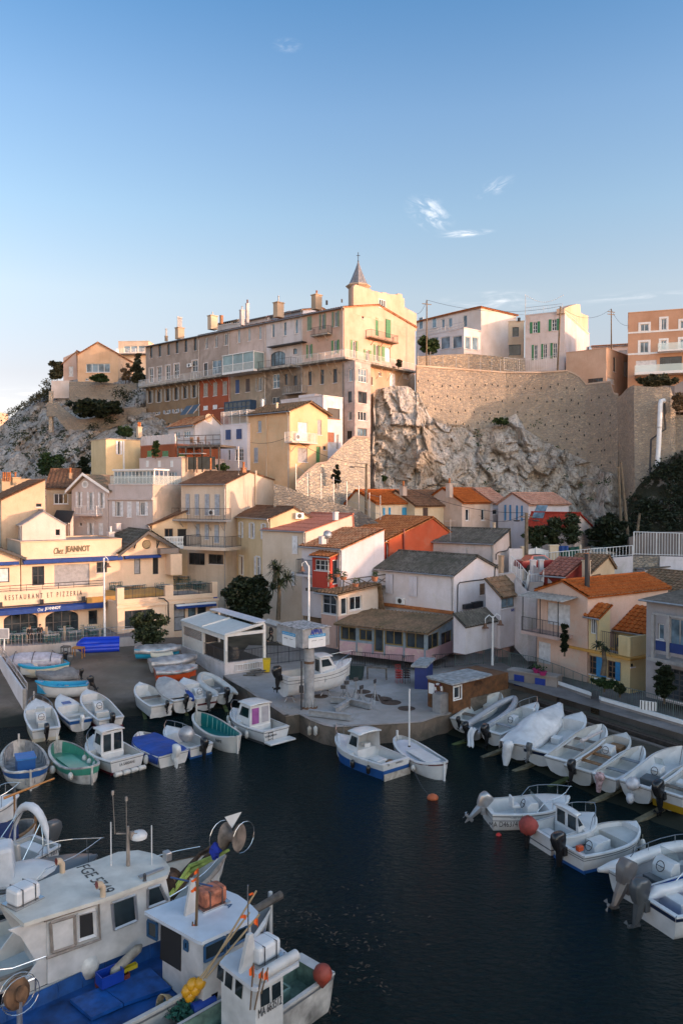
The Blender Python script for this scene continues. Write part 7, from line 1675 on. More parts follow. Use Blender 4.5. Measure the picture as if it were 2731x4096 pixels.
 def deck(s,t0,t1,m,dz=.015,camber=.06,name='deck'):
  mb=MB();n=10;pr=None
  for i in range(n+1):
   t=t0+(t1-t0)*i/n;t=min(t,.992);z=s.sh(t)+dz;h=max(.01,s.hb(t)-.02);x=s.xx(t,z)
   c=[V((x,h*k,z+camber*(1-k*k)))for k in(-1,-.5,0,.5,1)]
   if pr:
    for k in range(4):mb.poly(pr[k],c[k],c[k+1],pr[k+1])
   elif t0>0:mb.poly(*c,V((x,h,s.zf)),V((x,-h,s.zf)))
   pr=c
  return mb.bd(name,m,s.root,local=True,smooth=40)
 def X(s,t):return s.L*(t-.5)
 def pt_(s,name,m,fn,parent=None,**k):
  mb=MB();fn(mb);return mb.bd(name,m,parent or s.root,local=True,**k)
 def thw(s,*ts,m=None,w=.26,name='thwart'):
  for t in ts:h=s.hb(t)-s.w+.01;s.pt_(name,m or s_wood,lambda q:q.box((s.X(t),0,s.sh(t)*.7),(w,2*h,.05)))
 def blk(s,name,t,y,z,d,m,taper=1.0,bevel=.03,parent=None):return s.pt_(name,m,lambda q:q.box((s.X(t),y,z+d[2]/2),d,0,taper),parent,bevel=bevel)
 def rail(s,t0,t1,h=.45,m=None,name='bow_rail',closed=True):
  def f(q):
   pts=[]
   for sd in(-1,1):
    pp=[V((s.X(t0+(t1-t0)*i/5),sd*max(.0,s.hb(t0+(t1-t0)*i/5)-.08),s.sh(t0+(t1-t0)*i/5)+h*min(1,i*.9)))for i in range(6)];pts.append(pp)
    for i in(2,4):q.tb([pp[i]-Z*h,pp[i]],.014,5)
   q.tb(pts[0]+[V((s.X(t1)+.1,0,s.sh(t1)+h))]+pts[1][::-1],.018,5)
  s.pt_(name,m or M_steel,f)
 def cns(s,t,w=.6,m=None,screen=True,wheel=True,h=.75):
  m=m or G_W;x=s.X(t);o=s.pt_('console',m,lambda q:q.pm([(x-.3,-w/2,s.zf),(x+.3,-w/2,s.zf),(x+.25,-w/2,s.zf+h),(x-.1,-w/2,s.zf+h),(x-.3,-w/2,s.zf+h*.75)],(0,w,0)),bevel=.03)
  if screen:s.pt_('windscreen',clearglass('screen_glass',(.25,.33,.34),.45),lambda q:q.poly((x+.25,-w/2,s.zf+h),(x+.25,w/2,s.zf+h),(x+.08,w/2-.05,s.zf+h+.42),(x+.08,-w/2+.05,s.zf+h+.42)),o)
  if wheel:s.pt_('steering_wheel',G_BLACK,lambda q:(q.tb([V((x-.36+.08*sin(a)*1,.19*cos(a),s.zf+h*.82+.19*sin(a)))for a in[2*pi*i/12 for i in range(12)]],.018,5,closed=True),q.tb([(x-.36,-.18,s.zf+h*.82),(x-.36,.18,s.zf+h*.82)],.014,4),q.tb([(x-.36,0,s.zf+h*.82),(x-.2,0,s.zf+h*.7)],.02,5)),o)
 def mtr(s,m=None,tilt=0.0,y=0.0,k=1.0,leg=None,cover=None):
  m=m or G_BLACK;x0=-s.L/2-.12;z0=s.sh(0)-.02;c,sn=cos(tilt),sin(tilt)
  R=lambda p:V((x0+(-p[0]*c+p[2]*sn)*k,y+p[1]*k,z0+(p[2]*c+p[0]*sn)*k));sq=lambda v:math.copysign(abs(v)**.55,v)
  rs=[(.0,-.08,.11,.16),(.03,.05,.14,.2),(.06,.25,.155,.25),(.04,.42,.15,.23),(.03,.48,.11,.17)]
  def cow(q):
   b=len(q.v)
   for(cx,cz,ry,rx)in rs:
    for j in range(10):a=2*pi*j/10;q.v.append(R((cx+.1+rx*sq(cos(a)),ry*sq(sin(a)),cz)))
   for i in range(len(rs)-1):
    for j in range(10):q.f.append([b+i*10+j,b+i*10+(j+1)%10,b+(i+1)*10+(j+1)%10,b+(i+1)*10+j])
   q.f.append([b+j for j in range(10)]);q.f.append([b+len(rs)*10-10+j for j in range(10)])
  o=s.pt_('outboard_motor',cover or m,cow,smooth=50)
  lm=leg or m
  s.pt_('motor_leg',lm,lambda q:(q.tb([R((.08,0,.0)),R((.1,0,-.3)),R((.12,0,-.58))],[.15*k,.12*k,.07*k],7),q.tb([R((-.02,0,-.62)),R((.32,0,-.62))],[.07*k,.04*k],7),q.add([R((.02,-.02,-.55)),R((.2,-.02,-.55)),R((.14,-.02,-.85)),R((.02,.02,-.55)),R((.2,.02,-.55)),R((.14,.02,-.85))],[[0,1,2],[3,4,5],[0,1,4,3],[1,2,5,4],[2,0,3,5]]),q.box(R((-.02,0,-.1)),(.14*k,.3*k,.26*k))),o)
  s.pt_('propeller',lm,lambda q:[q.add([R((.3,.02*cos(a),-.62+.02*sin(a))),R((.33,.15*cos(a-.35),-.62+.15*sin(a-.35))),R((.30,.15*cos(a+.35),-.62+.15*sin(a+.35)))],[[0,1,2]])for a in(0.5,2.6,4.7)],o)
 def cover(s,m,t0=.02,t1=.98,ridge=.35,drop=.25,wob=.045,peak=None,name='cover'):
  n,kk=30,12
  def f(u,v):
   t=t0+(t1-t0)*u;a=-1+2*v;h=s.hb(min(.985,max(.015,t)))+.05;z=s.sh(t);rg=ridge*(1-abs(2*u-1)**3)*(1 if peak is None else max(.15,1-abs(u-peak)*1.7))
   if abs(a)>.72:e=(abs(a)-.72)/.28;y=h;zz=z+.03-drop*e
   else:e=abs(a)/.72;y=h*e;zz=z+.03+rg*(1-e**1.3)
   p=V((s.X(t),(1 if a>=0 else-1)*y,zz));g=noise.noise(V((t*6,a*1.8,s.L)))*wob+abs(noise.noise(V((t*11,a*.7,s.B))))*wob*.8;p.z+=g*.8;p.y+=(1 if a>0 else-1)*g*.4;return p
  o=s.pt_(name,m,lambda q:q.grid(f,n,kk),smooth=60,solid=.015);return o
 def straps(s,ts,ridge,m=None):
  for t in ts:s.pt_('strap',m or WDK,lambda q:q.tb([V((s.X(t),s.hb(t)*k*1.06,s.sh(t)+.06+(ridge*(1-abs(k)**1.3)if abs(k)<1 else-.2)))for k in(-1.02,-.98,-.6,-.25,0,.25,.6,.98,1.02)],.03,4))
 def text(s,txt,t,zf,size,side,m=None,tr=False,w=None):
  """lettering on the hull side (side -1 starboard, 1 port) or transom"""
  if tr:x=s.xx(0,s.sh(0)*zf)-.03;M=frm((x,t,s.sh(0)*zf),(0,-1,0),Z)
  else:
   y=s.hb(t)*(.8+.2*zf**.8)+.03;y2=s.hb(t+.05)*(.8+.2*zf**.8)+.03;dx=V((s.X(.05)-s.X(0),(y2-y)*side,0));M=frm((s.X(t),side*y,s.sh(t)*zf),dx if side<0 else-dx,Z)
  txm('lettering',txt,size,m or WDK,s.root,M,height=size,width=w,depth=.004,local=True)
 def world(s,p):
  M=Matrix.Translation(s.root.location)@s.root.rotation_euler.to_matrix().to_4x4();return M@V(p)
 def fnd(s,t,side,label,r=.13,h=.5,m=None):
  p=s.world((s.X(t),side*(s.hb(t)+r+.02),s.sh(t)-.15-h));q=MB();t_=thg('fender',label,'fender',p,'white fenders hanging from boats')
  MB().lth([(.03,-.02),(r*.8,.05),(r,.16),(r,h-.16),(r*.7,h-.05),(.03,h)],p,9).bd('float',m or M_fend,t_,smooth=50);q.tb([p+Z*h,p+Z*(h+.2)],.012,4);q.bd('rope',M_rope,t_)
 def ribs(s,n,m):
  for i in range(n):
   t=.12+.76*i/(n-1)
   for sd in(-1,1):s.pt_('rib',m,lambda q:q.tb([(s.X(t),sd*(s.hb(t)-s.w-.0),s.sh(t)-.02),(s.X(t),sd*(s.hb(t)-s.w-.05),s.zf)],.03,4))
 def stemposts(s,m,h=.35):
  s.pt_('stem_post',m,lambda q:q.obox((s.L/2-.1,-.05,-.2),(.12,0,0),(0,.1,0),(0.0,0,s.sh(1)+h+.2)))
  s.pt_('stern_post',m,lambda q:q.obox((-s.L/2-.03,-.05,-.3),(.12,0,0),(0,.1,0),(0,0,s.sh(0)+.35)))
s_wood=pln('thwart_wood',(.16,.13,.105),.7,var=.3,scale=5)
def gl(p,h=.6):
 z=.5
 for _ in range(12):q=P(p,z+h);z=lz(q.x,q.y)
 return z
def gr(p,h=.6):
 z=.5
 for _ in range(12):q=P(p,z+h);z=rz(q.x,q.y)
 return z
def cabin(b,t0,t1,w,h,m,roof_m,front=.35,back=.0,over=.12,wins=True,open_back=False,curtain=None):
 x0,x1=b.X(t0),b.X(t1);z0=b.zf if t0<.3 else b.sh(t0)-.1;z0=b.sh((t0+t1)/2)-.12;zt=z0+h;hw=w/2
 o=b.pt_('cabin',m,lambda q:(q.add([(x0,-hw,z0),(x1,-hw*.9,z0),(x1-front,-hw*.82,zt),(x0+back,-hw*.92,zt),(x0,hw,z0),(x1,hw*.9,z0),(x1-front,hw*.82,zt),(x0+back,hw*.92,zt)],[[0,1,2,3],[4,7,6,5],[1,5,6,2],[3,2,6,7]]+([]if open_back else[[0,3,7,4]])),q.box((x0-.0,0,(b.zf+z0)/2),(.06,w,z0-b.zf))if not open_back else None),bevel=.03)
 b.pt_('cabin_roof',roof_m,lambda q:q.grid(lambda u,v:V((x0-over+back+(x1-front+over*1.6-x0-back+over)*u,(v-.5)*w*(1.0-.12*u),zt+.05+.07*(1-(2*v-1)**2)+.03*sin(pi*u))),8,8),solid=.07,smooth=50)
 if wins:
  for sd in(-1,1):
   a0,a1,zz0,zz1=.12,.82,z0+h*.42,z0+h*.9;f=lambda u,z:V((x0+(x1-front*(z-z0)/h-x0)*u,sd*((hw*(1-.1*u))*(1-.085*(z-z0)/h)+.012),z))
   b.pt_('side_window',M_glassd,lambda q:q.poly(f(a0,zz0),f(a1,zz0),f(a1-.06,zz1),f(a0,zz1)),o)
  f=lambda v,z:V((x1-front*(z-z0)/h+.015,v*hw*(.9-.08*(z-z0)/h),z));b.pt_('windscreen',M_glassd,lambda q:q.poly(f(-.85,z0+h*.38),f(.85,z0+h*.38),f(.85,z0+h*.92),f(-.85,z0+h*.92)),o)
  if not open_back:
   for c in(-.5,.5):b.pt_('door_window',M_glassd if not curtain else curtain[0 if c>0 else 1],lambda q:q.poly(*[(x0+back*(z-z0)/h-.02,(c+yy)*hw*.92,z)for yy,z in((-.36,z0+h*.1),(.36,z0+h*.1),(.36,z0+h*.9),(-.36,z0+h*.9))]),o)
 return o,z0,zt
def boats():
 random.seed(5);LG,RG='boats on the left slip','boats on the right slip'
 def L(label,bow,stern,**k):
  h=k.get('D',.62);return Boat(label,bow,stern,gl(bow,h+.3)+.38,gl(stern,h)+.38,group=LG,**k)
 def R(label,bow,stern,**k):
  h=k.get('D',.62);return Boat(label,bow,stern,gr(bow,h+.3)+.34,gr(stern,h)+.34,group=RG,**k)
 b=L('boat wrapped in lavender cloth with dark straps on a trailer',zM(75,345),zM(660,330),B=1.9,D=.75,rise=.1,full=.72,zf=.3);b.cover(T_LAV,.0,1.0,.45,.55,.05);b.straps((.18,.5,.84),.5);b.mtr(k=.9,tilt=.2)
 b=L('cream motorboat with teal rim and grey seats beside the lavender boat',zM(192,410),zM(705,375),B=1.75,D=.62,hull=G_CREAM,inner=G_OFF,gun=G_TURQ,stripe=G_TURQ,sb=(.72,.95),deck=.3);b.blk('seat',.5,0,.15,(.35,.9,.35),G_GREY);b.blk('seat',.28,0,.15,(.3,.9,.35),G_GREY);b.mtr(G_DKGREY,cover=None);b.text('5 23',.6,.35,.16,-1)
 b=L('low boat under a dull grey fabric cover',zM(378,485),zM(825,500),B=1.8,D=.55,hull=G_GREY,full=.6);b.cover(T_GREY,.0,1.0,.75,.35,.05,peak=.15);b.mtr(k=.7)
 b=L('white boat with turquoise interior and a registration on its side',zM(367,585),zM(930,600),B=1.75,D=.68,rise=.3,hull=G_W,inner=G_TURQ,gun=G_TURQ,zf=.1,deck=.16);b.thw(.55,m=G_TURQ);b.blk('seat',.42,0,.3,(.3,.4,.25),G_GREY);b.mtr(k=1.0,tilt=.5);b.text('MA 431653',.76,.5,.24,-1,w=1.25)
 b=L('white console boat with a black outboard, bow against the trailer, at the water edge',zM(375,768),zM(485,1085),B=2.0,D=.7,rise=.3,deck=.3,inner=G_OFF,bottom=G_CREAM);b.cns(.52);b.blk('seat_box',.38,0,.12,(.45,.55,.4),G_OFF);b.mtr(tilt=.0);b.rail(.62,.97,.4)
 b=L('small blue and white boat with a white outboard and a blue hatch',zM(625,722),zM(850,985),B=1.75,D=.58,rise=.25,stripe=G_BLUE,sb=(.55,.93),deck=.42,inner=G_OFF,full=.4);b.thw(.32,m=G_OFF);b.mtr(G_W,tilt=.15,k=.8);b.blk('hatch',.68,0,b.sh(.68)+.05,(.5,.6,.05),G_BLUE)
 b=L('white open console boat with a maroon waterline and a black outboard',zM(900,668),zM(1165,975),B=2.0,D=.66,rise=.28,inner=G_OFF,deck=.16,bottom=G_RED);b.cns(.52,screen=False);b.blk('seat',.36,0,.12,(.4,.9,.4),G_OFF);b.thw(.72,m=G_OFF);b.mtr(tilt=.1)
 b=Boat('round white pointu with a big blue engine box and planked floor',zM(200,1195),zT(277,75),B=2.5,D=.75,rise=.45,kind='pointu',hull=G_DIRTY,inner=G_PLANK,gun=G_DIRTY,stripe=G_BLUE,sb=(.62,.92),zf=.3,name='pointu');b.stemposts(G_DIRTY);b.ribs(9,G_DIRTY);b.blk('engine_box',.42,0,.3,(1.15,.95,.85),G_BLUE,bevel=.04);b.pt_('box_lid',pln('lid_blue',(.02,.15,.42)),lambda q:q.box((b.X(.42),0,1.18),(1.25,1.05,.07)))
 b.fnd(.3,-1,'round white fender on the left side of the blue-box pointu',.17,.45);b.fnd(.5,-1,'white fender between the blue-box pointu and the green pointu')
 b=Boat('green pointu with pale green deck boards and white rim',zM(595,1205),zM(965,1480),B=2.15,D=.72,rise=.4,kind='pointu',hull=G_DIRTY,inner=G_GREEN,gun=G_DIRTY,stripe=G_GREEN,sb=(.55,.93),zf=.42,name='pointu');b.stemposts(G_DIRTY,.45);b.ribs(10,G_GREEN);b.pt_('deck_hatch',gel('pale_green',(.12,.34,.25)),lambda q:q.box((b.X(.5),0,.46),(b.L*.55,.95,.07)))
 b.fnd(.14,1,'small round fender at the stern of the green pointu',.14,.4);b.fnd(.5,1,'white fender on the left flank of the green pointu',.15,.45)
 b=Boat('white cabin boat with a rounded wheelhouse and maroon stripe',zM(975,1150),zM(1335,1385),B=2.45,D=.8,rise=.4,inner=G_OFF,deck=.42,bottom=G_RED,zf=.2,name='cabin_boat');cabin(b,.42,.72,1.45,1.25,G_W,G_W,.3);b.rail(.6,.97,.55);b.text('LA SARDANE',0,.62,.16,1,tr=True,w=.95);b.blk('seat',.22,0,.2,(.5,1.5,.4),G_OFF)
 for t,sd,l in((.02,-1,'starboard stern corner'),(.2,-1,'right side of the stern'),(.3,1,'left flank, lowest'),(.45,1,'left flank, middle'),(.6,1,'left flank, near the bow')):b.fnd(t,sd,'white fender on the rounded cabin boat, '+l,.15,.55)
 for i in range(4):p=b.world((-b.L/2-.2,-.8+.5*i,.1));t_=thg('fender','white fender lying across the stern of the rounded cabin boat, '+['rightmost','right of middle','left of middle','leftmost'][i]+' of four','fender',p,'white fenders hanging from boats');MB().lth([(.03,-.28),(.14,-.2),(.15,.2),(.03,.28)],p,9,(cos(b.rz+pi/2),sin(b.rz+pi/2),0)).bd('float',M_fend,t_,smooth=50)
 b=Boat('dark boat almost hidden under a bright blue tarpaulin',zN(125,955),zN(440,1150),B=2.3,D=.7,rise=.3,hull=G_W,inner=G_GREY);b.cover(T_BLUE,.0,.86,.12,.5,.06);b.mtr(G_W,k=1.25,tilt=0);b.text('175',0,.9,.15,1,tr=True)
 b=Boat('white runabout with a cloth-covered console and black outboard',zN(375,905),zN(690,1080),B=1.9,D=.66,rise=.3,inner=G_OFF,deck=.3,bottom=G_BLUE);b.pt_('console_cover',T_SILV,lambda q:q.ball((b.X(.42),0,1.0),(.55,.5,.5),12,8,.06),smooth=60);b.mtr(k=1.2);b.rail(.66,.97,.4);b.pt_('seat',G_ORG,lambda q:q.box((b.X(.1),-.5,.5),(.4,.4,.2)),bevel=.05)
 b=Boat('white pointu with sea green inside, its name on the stern',zN(640,775),zN(1010,1000),B=2.0,D=.8,rise=.35,kind='pointu',hull=G_OFF,inner=G_AQUA,gun=G_OFF,zf=.2,name='pointu');b.stemposts(G_OFF,.55);b.ribs(11,gel('mint',(.22,.42,.36)));b.pt_('floor_board',G_OFF,lambda q:q.box((b.X(.22),-.2,.27),(.9,.5,.05)))
 b.text('NIMI',.18,.72,.2,1)
 b=Boat('white cabin boat with purple curtains and a boarding ladder',zN(968,745),zN(1360,930),B=2.35,D=.85,rise=.35,inner=G_OFF,deck=.45,zf=.25,name='cabin_boat',bottom=G_DKGREY);cabin(b,.36,.72,1.7,1.3,G_W,G_W,.5,curtain=(pln('purple_curtain',(.26,.07,.25),.8),pln('pale_curtain',(.34,.33,.36),.8)));b.rail(.6,.98,.6);b.text('SANTA MARIA',.45,.6,.13,1,tr=True,w=.95)
 b.pt_('swim_platform',G_W,lambda q:q.box((-b.L/2-.35,0,.2),(.7,2.0,.12)),bevel=.03);b.pt_('ladder',WDK,lambda q:[q.tb([(-b.L/2-.06,y,.25),(-b.L/2-.06,y,.8)],.02,4)for y in(.35,.7)]+[q.tb([(-b.L/2-.06,.35,z),(-b.L/2-.06,.7,z)],.02,4)for z in(.35,.55,.75)])
 for t,l in((.3,'nearest the stern'),(.55,'in the middle'),(.75,'by the cabin front'),(.9,'nearest the bow')):b.fnd(t,1,'white fender on the purple-curtain boat, '+l,.13,.5)
 b=L('plain white open boat with a wooden thwart, beached left of the cuddy',zN(125,510),zN(330,715),B=1.9,D=.62,rise=.28,inner=G_OFF,deck=.14,bottom=G_W,zf=.08);b.thw(.52,m=s_wood,w=.4);b.mtr(k=.75,y=-.3)
 b=L('grey-covered cuddy boat with a black outboard',zN(325,460),zN(535,665),B=2.0,D=.72,rise=.3,inner=G_OFF);b.cover(pln('pale_cover',(.38,.37,.37),.8,bump=.4),.1,.98,.75,.12,.06,peak=.45);b.mtr(tilt=.0)
 b=L('white and maroon boat with a steering wheel and bunched blue tarpaulin',zN(520,470),zN(735,650),B=1.95,D=.66,rise=.28,inner=G_W,deck=.3,stripe=G_RED,sb=(.25,.45));b.cns(.4,screen=False);b.mtr(G_DKGREY,tilt=.1,k=1.1);b.pt_('bunched_tarpaulin',T_BLUE,lambda q:q.ball((b.X(.35),.95,.6),(1.2,.35,.3),14,8,.15),smooth=70)
 def rib(b,m,tube_r=.24):
  for sd in(-1,1):b.pt_('side_tube',m,lambda q:q.tb([(-b.L/2-.35,sd*(b.B/2),b.D)]+[(b.X(t),sd*(b.hb(t)),b.sh(t))for t in(.05,.2,.4,.55,.68,.8,.9,.97,1.0)],[.08,tube_r,tube_r,tube_r,tube_r,tube_r,tube_r,tube_r*.95,tube_r*.85,tube_r*.7],12),smooth=60)
 b=L('white inflatable boat with a black outboard by the white wall',zN(690,435),zN(900,610),B=1.6,D=.55,rise=.25,inner=G_GREY,zf=.1);rib(b,G_OFF);b.mtr(k=1.1,tilt=.1);b.blk('seat',.4,0,.15,(.3,.7,.3),G_GREY);b.deck(.74,1,G_OFF)
 b=L('narrow boat under a shiny silver tarpaulin, nearest the restaurant wall',zN(505,185),zN(85,205),B=1.6,D=.6,rise=.2,hull=G_TURQ);b.cover(T_SILV,0,1,.3,.4,.08)
 b=L('boat under a pale silver tarpaulin in the middle of the covered three',zN(645,268),zN(220,320),B=1.8,D=.65,rise=.2,hull=G_OFF);b.cover(T_SILV,0,1,.3,.42,.06)
 b=L('orange-red hull under a pale tarpaulin, lowest of the covered three',zN(650,358),zN(265,400),B=1.75,D=.72,rise=.2,hull=G_ORG);b.cover(T_SILV,0,1,.25,.3,.05);b.straps((.35,.62),.3,T_SILV)
 b=L('small upturned cream dinghy behind the silver-covered boats',zN(235,275),zN(435,258),B=1.0,D=.4,rise=.1,hull=G_CREAM,name='dinghy');b.deck(.02,1,G_CREAM,camber=.25)
 kb=P(zM(1025,300),2.15);t=thg('plastic_dinghy','bright blue plastic dinghy leaning bottom-out against the low wall','dinghy',kb,rot=(radians(62),0,.22));L_=3.55;KB=gel('bright_blue',(.006,.04,.46),.35)
 q=MB();n=16;sec=[]
 for i in range(n+1):
  u=i/n;w_=.72*(min(1,(u+.03)*5))**.6 if u<.25 else .72*(1-.06*u);sec.append((L_*(u-.5),w_))
 prof=[(-1,.0),(-.97,.18),(-.8,.32),(-.62,.34),(-.5,.26),(-.38,.34),(-.12,.36),(0,.28),(.12,.36),(.38,.34),(.5,.26),(.62,.34),(.8,.32),(.97,.18),(1,.0)];base=0
 for x,w_ in sec:
  e=min(1,(x+L_/2)*1.6+.15)
  for a,z in prof:q.v.append(V((x,a*w_+.78,z*e)))
 K=len(prof)
 for i in range(n):
  for k in range(K-1):q.f.append([i*K+k,i*K+k+1,(i+1)*K+k+1,(i+1)*K+k])
 q.f.append([n*K+k for k in range(K)]);q.bd('hull',KB,t,local=True,smooth=50,solid=.02)
 zq=2.1;b=Boat('white motor cruiser propped on stands on the quay behind the crane',zO(795,412),zO(165,560),zq,zq,B=2.3,D=1.0,rise=.5,deck=.5,inner=G_OFF,zf=.35,keel=.55,name='motor_cruiser',stripe=G_DKGREY,sb=(.72,.76),wl=0,bottom=None);b.band(.5,.53,G_DKGREY);cabin(b,.46,.72,1.7,1.05,G_W,G_W,.65);b.rail(.62,1.0,.6);b.mtr(k=1.45,tilt=.0)
 b.text('MA 299420',.2,.58,.12,-1,w=.7)
 for t,lab in((.12,'boat stand under the stern of the white motor cruiser'),(.62,'boat stand under the bow of the white motor cruiser')):
  p=b.world((b.X(t),0,-.45));s=thg('boat_stand',lab,'stand',(p.x,p.y,1.2),'boat stands on the quay')
  for j in range(4):q=MB();a=pi/4+j*pi/2;q.tb([(p.x+.5*cos(a),p.y+.5*sin(a),1.2),(p.x+.12*cos(a),p.y+.12*sin(a),p.z)],.035,5);q.bd('leg',M_zinc,s)
  q=MB();q.box((p.x,p.y,p.z),(.4,.9,.08));q.bd('pad',WDK,s)
 b=Boat('blue-hulled cabin boat with an open back and white windscreen',zO(665,1085),zO(1200,1335),B=2.4,D=.85,rise=.35,inner=G_W,stripe=G_BLUE,sb=(-.25,.6),deck=.5,zf=.2,name='cabin_boat');cabin(b,.44,.68,1.75,1.15,G_W,G_W,.45,open_back=True);b.rail(.72,1.0,.6);b.blk('engine_box',.3,0,.2,(.8,.8,.45),G_W);b.blk('bench',.16,-.5,.2,(.9,.5,.35),G_TEAK)
 b.pt_('transom_boards',pln('pale_boards',(.42,.37,.32),.7,var=.3),lambda q:q.box((-b.L/2-.06,0,.12),(.06,2.0,.5)));b.blk('helm_console',.56,-.35,.2,(.3,.5,.95),G_W);b.text('MARSEILLE',-.2,.92,.1,1,tr=True,w=.55);b.text('N',.62,.92,.12,1,tr=True)
 for t,l in((.18,'nearer the stern'),(.42,'nearer the bow')):b.fnd(t,1,'black fender on the blue hull, '+l,.13,.5,G_BLACK)
 b=Boat('white decked pointu with a tall thin mast beside the blue cabin boat',zd(911,1688),zd(1020,1752),B=1.95,D=.72,rise=.4,kind='pointu',hull=G_W,inner=G_OFF,gun=G_W,zf=.45,name='pointu',stripe=G_RED,sb=(.85,.97));b.stemposts(G_W,.3);b.deck(.1,.9,gel('pale_deck',(.46,.47,.52)),-.12,.1);b.pt_('mast',G_W,lambda q:q.tb([(b.X(.72),0,.5),(b.X(.72),0,4.3)],.05,8));b.pt_('mast_foot',G_BLACK,lambda q:q.lth([(.16,0),(.06,.25)],(b.X(.72),0,.66),10));b.pt_('deck_hatch',G_W,lambda q:q.box((b.X(.42),0,.78),(b.L*.42,1.0,.06)))
 b.text('COLO',.16,.9,.1,1,WFR);b.fnd(.3,1,'small white ball fender on the decked pointu',.14,.35)
 b=R('cream-white open dinghy beached beside the wooden hut',zR(565,262),zR(205,515),B=1.85,D=.58,rise=.25,hull=G_OFF,inner=G_OFF,zf=.06,full=.6);b.thw(.3,m=s_wood,w=.35);b.mtr(k=.7);b.blk('bow_seat',.72,0,.1,(.5,.8,.3),G_OFF)
 b=R('grey inflatable boat with a registration on its tube',zR(695,310),zR(310,590),B=1.35,D=.5,rise=.25,hull=G_GREY,inner=gel('slate',(.10,.12,.14)),zf=.1,name='inflatable_boat');rib(b,gel('tube_grey',(.30,.31,.34)),.22);b.mtr(k=1.0,y=.3);b.text('MA C02501',.8,1.0,.2,-1,w=1.0);b.pt_('hanging_cloth',T_WHITE,lambda q:q.grid(lambda u,v:V((-b.L/2-.3-.7*v,-.1-.45*u+.1*sin(v*5),.75-.95*v+.06*sin(u*12))),8,10),solid=.02,smooth=60)
 b=R('white boat with steering wheel and bow rail between inflatable and covered boat',zR(905,350),zR(470,620),B=1.8,D=.6,rise=.28,inner=G_OFF,deck=.2,zf=.08);b.cns(.48,.45,screen=False);b.thw(.34,m=G_GREY);b.mtr(k=1.25,y=.1);b.rail(.66,.97,.45)
 b=R('boat wrapped completely in a white tarpaulin with a peaked ridge',zR(1100,370),zR(690,720),B=2.05,D=.75,rise=.25);b.cover(T_WHITE,-.03,1.02,.85,.5,.09,peak=.45);b.pt_('motor_cover',T_WHITE,lambda q:(q.ball((-b.L/2-.35,.2,.75),(.35,.35,.3),10,7,.1),q.tb([(-b.L/2-.4,.2,.7),(-b.L/2-.55,.25,.1),(-b.L/2-.75,.25,-.35)],[.32,.28,.14],9)),smooth=60)
 b=R('long white boat with a dark blue stripe along its rim',zR(1300,440),zR(885,785),B=1.95,D=.66,rise=.25,inner=G_W,deck=.2,stripe=G_NAVY,sb=(.62,.9),zf=.1,full=.6);b.blk('seat_box',.45,.1,.1,(.5,.55,.4),G_W);b.mtr(G_DKGREY,tilt=.45,k=.9,y=.35)
 b=R('white open boat with a rolled sail lying across its rim',zR(1485,545),zR(1080,865),B=1.95,D=.68,rise=.25,inner=G_OFF,zf=.06,full=.6);b.thw(.42,.66,m=s_wood);b.pt_('rolled_sail',pln('rolled_sail',(.42,.38,.38),.8),lambda q:q.tb([(b.X(.3),-.6,1.35),(b.X(.72),-.75,1.2)],[.11,.06],8));b.pt_('sail_prop',M_galv,lambda q:q.tb([(b.X(.35),-.62,.6),(b.X(.35),-.62,1.33)],.02,4))
 b=R('cream boat with varnished wooden thwarts and a tilted black outboard',zS(1070,65),zS(625,390),B=1.95,D=.64,rise=.25,hull=G_OFF,inner=G_OFF,zf=.08,deck=.12,full=.6);b.thw(.3,.5,m=G_TEAK);b.pt_('keel_board',G_TEAK,lambda q:q.box((b.X(.45),.5,.62),(1.9,.14,.06)));b.cns(.62,.6,screen=False);b.blk('hatch',.78,0,.2,(.6,.8,.35),G_TEAK);b.mtr(k=1.1,tilt=.25,y=.2)
 b=R('small white boat with its motor wrapped in flowered cloth',zS(1210,180),zS(860,460),B=1.6,D=.58,rise=.22,inner=G_OFF,zf=.06);b.thw(.35,.68,m=gel('slate_seat',(.16,.18,.20)));b.pt_('wrapped_motor',pln('flowered_cloth',(.46,.30,.30),.9,var=.5,scale=7),lambda q:(q.ball((-b.L/2-.2,.1,.65),(.28,.28,.26),10,7,.15),q.tb([(-b.L/2-.25,.1,.5),(-b.L/2-.4,.12,-.1)],[.2,.12],8)),smooth=60)
 b=R('white console boat with a bagged outboard, second from the lower right',zS(1575,180),zS(1140,530),B=2.0,D=.7,rise=.28,inner=G_W,zf=.1,full=.6);b.cns(.46,.55);b.blk('seat_box',.3,0,.1,(.7,.8,.45),G_DKGREY);b.pt_('motor_bag',pln('plastic_bag',(.50,.49,.52),.35,var=.2),lambda q:(q.ball((-b.L/2-.2,0,.85),(.38,.34,.32),10,7,.12),q.ball((-b.L/2-.5,0,.2),(.25,.22,.3),9,6,.12)),smooth=60)
 b=R('white boat with a yellow waterline and big black outboard at the right edge',zS(1760,320),zS(1420,600),B=2.0,D=.66,rise=.25,inner=G_OFF,zf=.1,bottom=gel('yellow',(.42,.24,.02)));b.thw(.3,m=s_wood);b.blk('seat_box',.5,0,.1,(.5,.8,.4),G_W);b.mtr(k=1.45,y=.2)
 MG='boats moored on the right'
